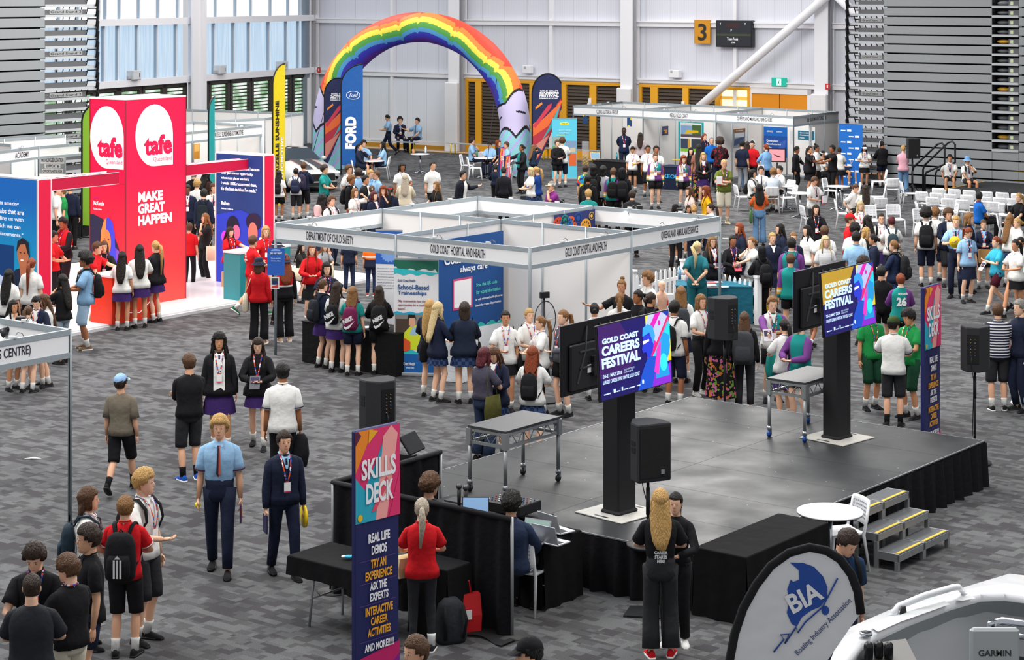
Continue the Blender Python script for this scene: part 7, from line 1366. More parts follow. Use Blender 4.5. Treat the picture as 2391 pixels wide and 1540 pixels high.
crowd("""
283 872 1150|172|man in taupe t-shirt and light blue cap walking away|m h=short:d t=tee:taupe b=longshorts:black l=walkR hat=cap:#8fb4dc so=black lk=-18 nd=-10 sl=.6
442 825 1120|205|boy in black sweater and charcoal shorts standing with crossed arms|m h=fade:b sk=f t=sweater:black b=longshorts:charcoal a=xx sh=#1c4fa8 so=black
512 779 H1.72|8|person with big dark curls, open black jacket and purple skirt|f h=longcurly:k sk=t t=jacket:black in=white b=skirt:purple lan tie=purple a=dd fat=1.12 l=contra|brochure:1:hang:#3a3a5c=brochure in the left hand of the curly-haired student
603 784 1045|2|girl in black sports jacket and purple skirt reading leaflets|f h=long:d sk=l t=jacket:black b=mini:purple lan a=hh nd=18 l=step|leaflet:1:paper:#5a5c66=folded leaflets read by girl in black sports jacket
660 849 H1.76|186|man in white short-sleeved shirt seen from behind, dark trousers|m h=fade:k sk=b t=shirt:white b=trousers:black cuff=navy a=dd lk=10|jacket:1:jacket:black=black jacket hanging from the hand of man in white shirt
513 969 1337|3|fair curly-haired boy in light blue shirt and striped tie walking forward|m h=mop:y sk=f t=shirt:blue b=trousers:navy hem=1.0 tie=tie cuff=maroon l=step a=dd|ball:1:ball:#e8d21c=small yellow ball in the hand of boy in striped tie|brochure:0:hang:#4a2a4a=brochure hanging from the hand of boy in striped tie
663 1004 1345|22|boy in navy school jumper with lanyard and badge|m h=short:d sk=f t=sweater:navy in=blue b=trousers:navy tie=navy lan a=dd l=step|frisbee:0:disc:#f0cc18=yellow frisbee in the hand of boy in navy jumper|brochure:1:hang:#2c2c50=dark brochure in the hand of boy in navy jumper
335 1094 1497|62|blond boy in white polo with lanyard, behind boy in red|m h=mop:y sk=l t=polo:white b=longshorts:charcoal lan a=dh lk=20|bp:black=dark backpack of the blond boy in white polo
292 1157 1530|178|boy in red and black sports kit seen from behind|m h=short:l sk=f t=polo:red b=longshorts:black a=hh cuff=white|bp:black:stripes:1.1=black backpack with three white stripes on boy in red
205 1137 1512|100|boy with brown shaggy hair in white shirt, dark shorts|m h=mullet:b sk=f t=shirt:white b=longshorts:navy lan a=lh|bp:#22303c=dark teal backpack of shaggy-haired boy
208 1228 H1.74|-62|dark-haired boy in black polo looking left, foreground group|m h=mop:d sk=f t=polo:black b=shorts:navy a=dd
84 1262 H1.76|8|boy in black polo with lanyard looking down at his hands|m h=mop:d sk=l t=polo:black b=longshorts:stone lan a=hh nd=28 lk=-8
163 1298 H1.66|-130|boy in black sweater and beige shorts in foreground group, seen side on|m h=mop:b sk=l t=sweater:black b=longshorts:stone a=hh lan lk=20 nd=8
74 1341 H1.7|186|boy in charcoal t-shirt with green neck tag, nearest camera at left|m h=buzz:d sk=l t=tee:#26282d b=longshorts:charcoal a=hh fat=1.15
973 1486 H1.75|-50|person with short brown hair cut off by the bottom edge|m h=short:b sk=f t=tee:navy b=trousers:navy
1238 1492 H1.72|-70|person in black cap with sunglasses at the bottom edge|m h=short:k sk=f t=tee:black b=trousers:black hat=cap:black|sunglasses:0:ball:#b08a3a=sunglasses held low by person in black cap
985 1161 1520|184|woman with grey-blond ponytail in red shirt and black leggings|f h=pony:s sk=l t=polo:red b=leggings:charcoal a=hh sh=#1a1c24
1542 1140 1532|178|woman with long blond hair in black slogan t-shirt and wide jeans|f h=long:y sk=l t=tee:black b=flared:charcoal a=hh hem=.98 sh=red
1578 1146 1505|-14|woman in fitted black long-sleeved top facing woman with slogan t-shirt|f h=pony:k sk=l t=fitted:black sl=1 b=trousers:black a=hd sh=white|brochure:0:hang:#6a3a8a=purple brochure held by woman in fitted black top
1957 1216 H1.78|18|man in navy polo looking down behind the silver flag|m h=short:d sk=f t=polo:#1c3350 b=trousers:navy le=10 nd=25 lk=15 a=dd|bp:black=black backpack worn by man behind the silver flag
1003 1126 0|140|man with curly brown hair seated behind the black drape|m h=curly:b sk=f t=tee:black b=trousers:black l=sit a=tt gl=#222222 ht=1.27
1194 1170 0|160|person with dark curly hair and denim jacket seated at laptops|m h=curly:k sk=f t=jacket:ddenim b=trousers:charcoal l=sit a=tt ht=1.27
73 603 H1.68|172|girl with long red ponytail and white shirt before blue lightbox|f h=ponyx:r sk=l t=shirt:white b=skirt:black a=dd
20 629 H1.62|165|girl with long dark hair in white shirt at far left edge|f h=longx:k sk=t t=shirt:white b=skirt:black a=hd
30 699 910|50|dark-haired girl touching her mouth at the left edge|f h=long:k sk=t t=shirt:white b=skirt:black a=dc
64 712 916|165|girl with orange hair tie seen from behind, low left group|f h=pony:b sk=l t=shirt:white b=mini:black a=hh nd=10
86 686 905|0|girl looking down at a drink in the low left group|f h=pony:k sk=l t=blazer:navy in=white b=skirt:black a=hh nd=25 lan
108 684 900|-70|girl with long straight brown hair in white shirt looking down|f h=longx:b sk=l t=shirt:white b=mini:black a=hh nd=15
147 641 H1.62|-120|girl with long black hair in black t-shirt beside the red wall end|f h=longx:k sk=t t=tee:black b=trousers:#8d9aa6 a=ch
200 590 815|-78|man with dark afro in denim shirt, orange t-shirt and jean shorts|m h=afro:k sk=b t=jacket:#7fa6c8 in=orange sl=.55 b=longshorts:ldenim a=hh sh=#6b5640|bp:black=black backpack on the man with afro|brochure:1:paper:#2a2238=dark brochure read by the man with afro
150 505 700|-35|dark-haired boy in red and black sports jumper reading a card|m h=short:k sk=b t=sweater:redblack b=longshorts:#1f1a20 a=hc lan nd=12 sh=pink
124 540 H1.66|80|person in red shirt partly hidden behind the red wall end|m h=short:k sk=t t=tee:red b=trousers:black a=hh
218 563 757|82|man in red polo and khaki trousers talking at the orange counter|m h=short:b sk=f t=polo:red b=trousers:khaki a=rh le=6 sh=cream
243 563 H1.66|12|woman in black t-shirt with lanyard behind the orange counter|f h=long:b sk=f t=tee:black b=trousers:black lan a=hh
285 586 770|178|leftmost girl in purple skirt at the orange counter, long black hair|f h=longx:k sk=t t=shirt:white b=mini:purple a=hd
326 570 764|-165|middle girl in purple skirt at the orange counter, hair to waist|f h=longx:k sk=t t=shirt:white b=mini:purple a=hh fat=1.05
364 561 752|-125|girl with blond ponytail, black jacket and purple skirt by tower|f h=ponyx:y sk=l t=jacket:black b=mini:purple a=hh
480 497 657|-55|woman in black t-shirt laughing with hand on chin|f h=long:l sk=f t=tee:#202124 b=trousers:black a=cl sh=white|bag:cream:1:hand:.75=cream tote bag held by the laughing woman in black
442 520 668|175|person in red t-shirt half hidden by the tower|m h=short:b t=tee:red b=trousers:black a=kd
536 528 693|48|woman in red polo and black trousers gesturing beside lightbox|f h=long:d sk=l t=polo:red b=trousers:black lan a=rl fat=1.1 nd=8 sh=white
590 549 738|115|man in red polo and khaki shorts with hand on hip|m h=short:b sk=f t=polo:red b=longshorts:khaki a=kh l=walkR lk=25 fat=1.08 sh=#1c5a3c|folder:1:hang:#d81c40=pink-red folder carried by man with hand on hip
620 528 H1.68|18|smiling blond woman in red polo behind the teal counter|f h=bob:y sk=l t=polo:red b=trousers:black lan a=tt
604 601 803|175|person in navy bucket hat and red t-shirt, tracksuit trousers|f h=bob:b sk=f t=tee:red sl=1 b=flared:black a=dd hat=bucket:navy sh=#c9a88a|bag:cream:1=cream tote bag hanging behind person in bucket hat
646 562 H1.7|60|boy in navy hat with white stripe behind the booth post|m h=short:k sk=l t=tee:black b=trousers:black hat=bucket:navy:1
664 594 797|-160|person with red curls in bucket hat and black and red jersey|f h=longcurly:r sk=l t=sweater:redblack b=flared:black hat=bucket:#1c2c44 a=dd sh=#c9a88a
703 566 706|75|girl with phone in black jacket under child safety board|f h=long:k sk=l t=jacket:#20201f b=shorts:navy a=hp|bag:cream:-1=printed canvas tote bag under child safety board|phone:1:phone:#e8e8ea=phone held under the child safety board
728 570 H1.64|10|girl with long auburn hair and red scarf under child safety board|f h=longx:r sk=l t=sweater:red b=skirt:black a=hh
757 566 700|30|woman in grey dress with long ginger hair under the board|f h=longx:l sk=l t=tee:grey b=skirt:#77787c a=hh hem=.8|bag:cream:1=cream bag on shoulder of the woman in grey dress
815 548 682|178|man in dark jeans with brown boots under child safety board|m h=short:d t=tee:navy b=trousers:ddenim sh=#8a6438
866 556 690|172|worker in orange high-visibility shirt and navy trousers|m h=short:d t=shirt:orangeviz b=trousers:#1f2c4c sh=#8a2a2a
762 613 H1.68|18|woman with dark hair and navy polo with bright collar at table|f h=bob:k sk=l t=polo:#1f2636 in=lanyard b=trousers:navy lan a=kh
753 650 858|130|girl with braid and glasses in navy jumper, purple skirt|f h=braid:b sk=l t=sweater:navy in=white b=mini:purple a=hh gl=#555555|bp:#1d2026=plain dark backpack of the girl with a braid
786 657 868|160|girl with long dark hair, white shirt and purple skirt at black table|f h=longx:d sk=l t=shirt:white b=mini:purple a=hh|bp:black:nike:.8=black drawstring bag with white letters, left of the maroon one
823 668 876|172|girl with long fair hair in teal and purple polo|f h=longx:l sk=l t=polo:teal b=shorts:navy a=hd|bp:#6a1c44:nike:.95=maroon drawstring bag with white letters
885 666 872|182|girl with long dark hair in black jumper and black shorts|f h=longx:d sk=l t=sweater:black b=shorts:black a=hh so=white|bp:#1b1b1d:nike:1.0=black backpack with white letters and a water bottle
1003 698 925|165|blond girl in navy blazer and plaid skirt, left of pair|f h=longx:y sk=l t=blazer:navy b=mini:plaid a=hh
1022 704 937|120|blond girl in navy blazer with a black shoulder bag|f h=longx:w sk=l t=blazer:navy b=mini:plaid a=hh|bag:black:1=large black shoulder bag with brown handles
1085 704 940|184|girl with dark bob in navy rain jacket and plaid skirt|f h=bob:d sk=l t=jacket:#1c2436 b=mini:plaid a=hh fat=1.15|bag:black:-1=black bag behind girl in navy rain jacket
1128 809 1075|140|woman with dark red bob in slate t-shirt and jeans|f h=bob:m sk=l t=tee:slate b=flared:ddenim a=hh nd=10 hem=.97|bag:#4a4a20:-1=olive bag beside woman with dark red bob
1158 806 H1.6|-25|girl with long brown hair looking down at her phone|f h=long:b sk=l t=blazer:navy in=white b=mini:plaid a=hh nd=30 lan
1180 723 962|5|dark-haired girl in white school shirt facing camera, black skirt|f h=pony:k sk=t t=shirt:white b=mini:black lan a=dh|bag:black:1=black bag of dark-haired girl in white school shirt
1235 718 948|25|girl with fair bun and earrings in white school shirt|f h=bun:y sk=l t=shirt:white b=mini:black lan a=hh|bag:black:-1=black bag of the girl with fair bun
1263 736 965|-75|girl with long fair ponytail in white shirt, charcoal skirt|f h=ponyx:l sk=l t=shirt:white b=skirt:charcoal a=hh lan
1243 809 H1.62|165|girl with waist-long ginger hair, white shirt and plaid skirt|f h=longx:r sk=l t=shirt:white b=mini:plaid a=hh|bp:black::.85=black and white backpack on the ginger-haired girl|folder:0:hang:#e01850=bright pink folder of the ginger-haired girl
1316 721 970|-55|girl in grey jumper and black shorts, partly behind the television|f h=pony:l sk=l t=sweater:#55565c b=shorts:black a=hd lan
1452 653 H1.7|-15|woman with curly topknot in black top reaching out an arm|f h=topbun:l sk=t t=tee:black b=trousers:black a=ds
1447 684 H1.62|176|girl with short fair ponytail, only head above television|f h=pony:l sk=l t=shirt:white b=skirt:navy
1388 708 H1.6|178|person with black hair, crown just above the television|f h=bun:k sk=t t=shirt:white b=skirt:navy
1491 677 H1.65|-60|girl with black hair looking left beside brown-haired backpacker|f h=pony:k sk=b t=sweater:black b=skirt:black
1519 683 H1.68|160|person with brown bun in black jumper before the mannequin|f h=bun:d sk=t t=jacket:black b=trousers:black lk=-40|bp:#2a2a2e=dark backpack of the person with brown bun
1513 636 H1.7|-62|boy with fair curly top in white shirt by picket fence|m h=curly:l sk=f t=shirt:white b=shorts:navy
1590 669 H1.66|176|girl with wavy fair hair and grey backpack|f h=long:l sk=l t=shirt:white b=skirt:navy|bp:#3c3f44::1.0=large grey backpack on girl with wavy fair hair
1574 701 945|150|boy with black hair and white shirt beside the nearer television|m h=short:k sk=b t=shirt:white b=longshorts:navy a=dd cuff=navy|bp:black::.85=black backpack slung on boy beside the television|jacket:0:jacket:navy=navy jacket hanging from the hand of the boy by television
1636 686 922|32|woman in white t-shirt and black trousers holding paper sheets|f h=bob:l sk=f t=tee:white b=trousers:black a=hh hem=1.0 lan sh=white|paper:0:paper:#f2f2f4=white paper sheets held by woman in white t-shirt
1627 564 H1.74|168|ambulance officer in green uniform with hands behind back|f h=pony:w sk=l t=shirt:amb b=trousers:amb a=bb hem=.98 lk=-35 fat=1.2 gl=#333333
1662 551 H1.66|22|girl with glasses and long fair hair behind the picket fence|f h=longx:l sk=l t=blazer:black in=white tie=purple b=skirt:purple lan a=hh gl=#3a1c14|brochure:0:paper:#3a3a55=brochure held by the girl with glasses behind fence
1711 549 H1.66|8|dark-skinned girl in black jumper behind the picket fence|f h=pony:k sk=b t=sweater:black in=purple b=skirt:black lan a=hh|brochure:0:paper:#c8485c=red and white brochure over the picket fence
1756 553 H1.64|-58|girl in white dress with fair bun behind the picket fence|f h=bun:l sk=l t=shirt:white b=skirt:white a=rc
1727 521 H1.66|-75|girl with long ginger hair and navy blazer behind fence group|f h=longx:r sk=l t=blazer:navy b=skirt:navy
1779 575 H1.58|-165|girl in black headscarf with backpack and purple tunic|f h=- sk=b t=jacket:black b=flared:black hat=hijab:black a=hd|bp:black=black backpack on the girl in headscarf
1803 543 H1.68|10|girl with tied fair hair in navy jumper and white collar|f h=bun:y sk=l t=sweater:navy in=white b=skirt:navy
1822 522 H1.66|-75|girl with long black hair and navy blazer looking left|f h=longx:k sk=l t=blazer:navy b=skirt:navy
1852 542 H1.66|0|girl with slicked fair hair behind the boy in teal jersey|f h=bun:l sk=l t=sweater:navy b=skirt:navy lan
1848 556 H1.78|176|dark-haired boy in teal and purple jersey seen from behind|m h=short:k sk=f t=hoodie:jerseyback in=white b=shorts:black|bp:#2c4a66::.85=blue-grey backpack on boy in jersey
1846 593 H1.66|172|shorter brown-haired boy in teal jersey beside farther television|m h=short:b sk=f t=hoodie:jerseyback b=shorts:black a=dd
1885 526 H1.66|-60|girl with long black hair in white shirt and jeans|f h=longx:k sk=l t=shirt:white b=trousers:ddenim
1905 478 H1.66|0|girl with long dark hair in black cardigan and badge|f h=longx:d sk=l t=jacket:black b=skirt:purple lan a=hd
1925 528 H1.74|178|brown-haired boy in white shirt behind woman in stripes|m h=short:b sk=f t=shirt:white b=shorts:navy
1927 551 H1.68|12|woman with long blond hair in finely striped top|f h=long:w sk=l t=tee:finestripe b=trousers:denim fat=1.15
1984 500 H1.78|70|man in red cap and red shirt|m h=short:b sk=f t=tee:red b=trousers:red hat=cap:red
1996 522 H1.74|172|black-haired boy in white shirt behind boy in light blue|m h=curly:k sk=b t=shirt:white b=shorts:navy
1999 541 H1.8|174|tall black-haired boy in light blue shirt seen from behind|m h=short:k sk=f t=shirt:blue b=trousers:navy cuff=maroon
2009 470 H1.64|2|girl with long platinum hair in white dress|f h=longx:w sk=l t=shirt:white b=skirt:white lan
2026 503 H1.64|-150|girl with long black hair behind the red cap group|f h=longx:k sk=t t=blazer:navy b=skirt:navy
2022 531 H1.62|78|girl with wavy blond hair in black, looking right|f h=long:y sk=l t=tee:black b=skirt:black
2040 547 H1.62|-100|girl with black bun and navy jumper looking left|f h=bun:k sk=t t=sweater:navy in=blue b=skirt:navy
2057 498 H1.68|0|girl with glasses and white shirt, purple skirt|f h=bun:d sk=l t=shirt:white b=skirt:purple lan gl=#8a4a3a|bp:black::.8=dark backpack of girl with glasses and purple skirt
2082 506 H1.66|178|girl with dark red hair and backpack straps over white shirt|f h=short:m sk=l t=shirt:white b=skirt:navy a=hh|bp:#2e3e44::.85=slate backpack on girl with dark red hair
2088 561 H1.64|-115|girl with braided hair in navy jacket and plaid skirt|f h=braid:l sk=l t=jacket:#1b2640 b=mini:plaid a=hh|bp:#1c1d20::1.1=large black backpack on girl with braided hair
2015 600 H1.7|110|curly-haired boy with glasses just above farther television|m h=curly:d sk=f t=shirt:blue b=trousers:navy gl=#222222
2103 640 H1.6|176|student in teal jersey with number 26 on the back|f h=short:r sk=l t=hoodie:jerseyback in=white b=shorts:black a=hh
2086 738 995|168|boy in olive cap and white shirt, charcoal shorts|m h=short:k sk=f t=shirt:white b=longshorts:charcoal a=ph hat=cap:#3a4a24 lk=-40 cuff=navy so=black
2126 718 975|-58|dark-haired boy in green sports polo looking at phone|m h=mop:k sk=t t=polo:green b=longshorts:dgreen a=hh nd=22 lan|phone:1:phone:#2a2a2e=phone in the hands of boy in green polo
2034 712 955|20|boy in green polo whose head is behind the television|m h=short:k sk=t t=polo:green b=longshorts:dgreen a=dd lan
2162 486 668|170|boy with dark curls, white shirt and black backpack|m h=afro:k sk=f t=shirt:white b=longshorts:navy a=dd|bp:black::1.05=round black backpack on boy with dark curls
2183 486 H1.7|150|boy with light brown curls behind the backpacked boy|m h=curly:l sk=f t=shirt:white b=longshorts:navy
2214 487 668|8|curly-haired boy in navy jumper with open white collar|m h=curly:b sk=f t=jacket:navy in=white b=longshorts:charcoal a=dh
2233 503 695|-18|fair boy in light blue shirt holding up yellow frisbee|m h=short:y sk=l t=shirt:blue b=trousers:navy hem=1.0 tie=navy lan a=dp|frisbee:1:discf:#f0cc18=yellow frisbee shown by the fair boy in blue shirt
2262 496 683|62|boy with chin-length ginger hair in navy blazer|m h=bob:l sk=l t=blazer:navy in=blue b=trousers:navy
2258 528 706|12|red-haired girl in light blue blouse and navy skirt|f h=pony:r sk=l t=shirt:blue b=skirt:navy cuff=maroon lan tie=navy a=dd nd=22 lk=25
2296 511 673|-5|girl with long brown ponytail in navy cardigan|f h=pony:b sk=l t=blazer:navy in=blue b=skirt:#15181f lan a=hh|paper_bag:1:bag:#b98b52=brown paper bag carried by girl in navy cardigan
2327 552 H1.64|-72|girl with auburn bun in turquoise top and maroon shorts|f h=bun:r sk=l t=tee:skyteal b=shorts:maroon a=ph l=walkL|leaflet:1:paper:#e8e4e6=leaflet held by girl in turquoise top
2372 559 H1.64|-60|girl with long dark ponytail, white shirt, black skirt, right edge|f h=ponyx:k sk=t t=shirt:white b=mini:black a=hh l=walkR
2358 501 H1.66|120|girl with very long ginger-blond hair near right edge|f h=longx:l sk=l t=tee:white b=mini:plaid
2377 509 H1.62|-80|girl with fair half bun in white shirt at right edge|f h=bun:y sk=l t=shirt:white b=mini:plaid|brochure:0:paper:#3a3560=brochure held by the girl with fair half bun
2384 553 H1.55|-60|girl with dark bun at the right edge, behind long ponytail|f h=bun:k sk=t t=shirt:white b=mini:black
2286 451 0|100|man in bright blue shirt with crossed legs at laptop table|m h=short:k sk=b t=polo:bright b=trousers:black l=sitx a=na lk=60 ht=1.32 lan
2380 457 0|-60|blond ponytailed person in black seated by laptop, right edge|f h=pony:y sk=l t=tee:black b=trousers:black l=sit a=tt
2330 707 957|176|boy in navy and white striped polo seen from behind|m h=short:b sk=f t=polo:stripe b=longshorts:charcoal a=hh sh=#1c1c1e fat=1.05
2383 700 H1.8|-70|older man with grey-brown hair at the right edge|m h=short:g sk=l t=tee:navy b=trousers:navy
2381 731 955|170|woman on phone in pink and cream knitted jumper|f h=bun:w sk=l t=sweater:pinkwhite b=trousers:denim a=hc hat=shades:#c88a20 sh=white l=walkL
""")
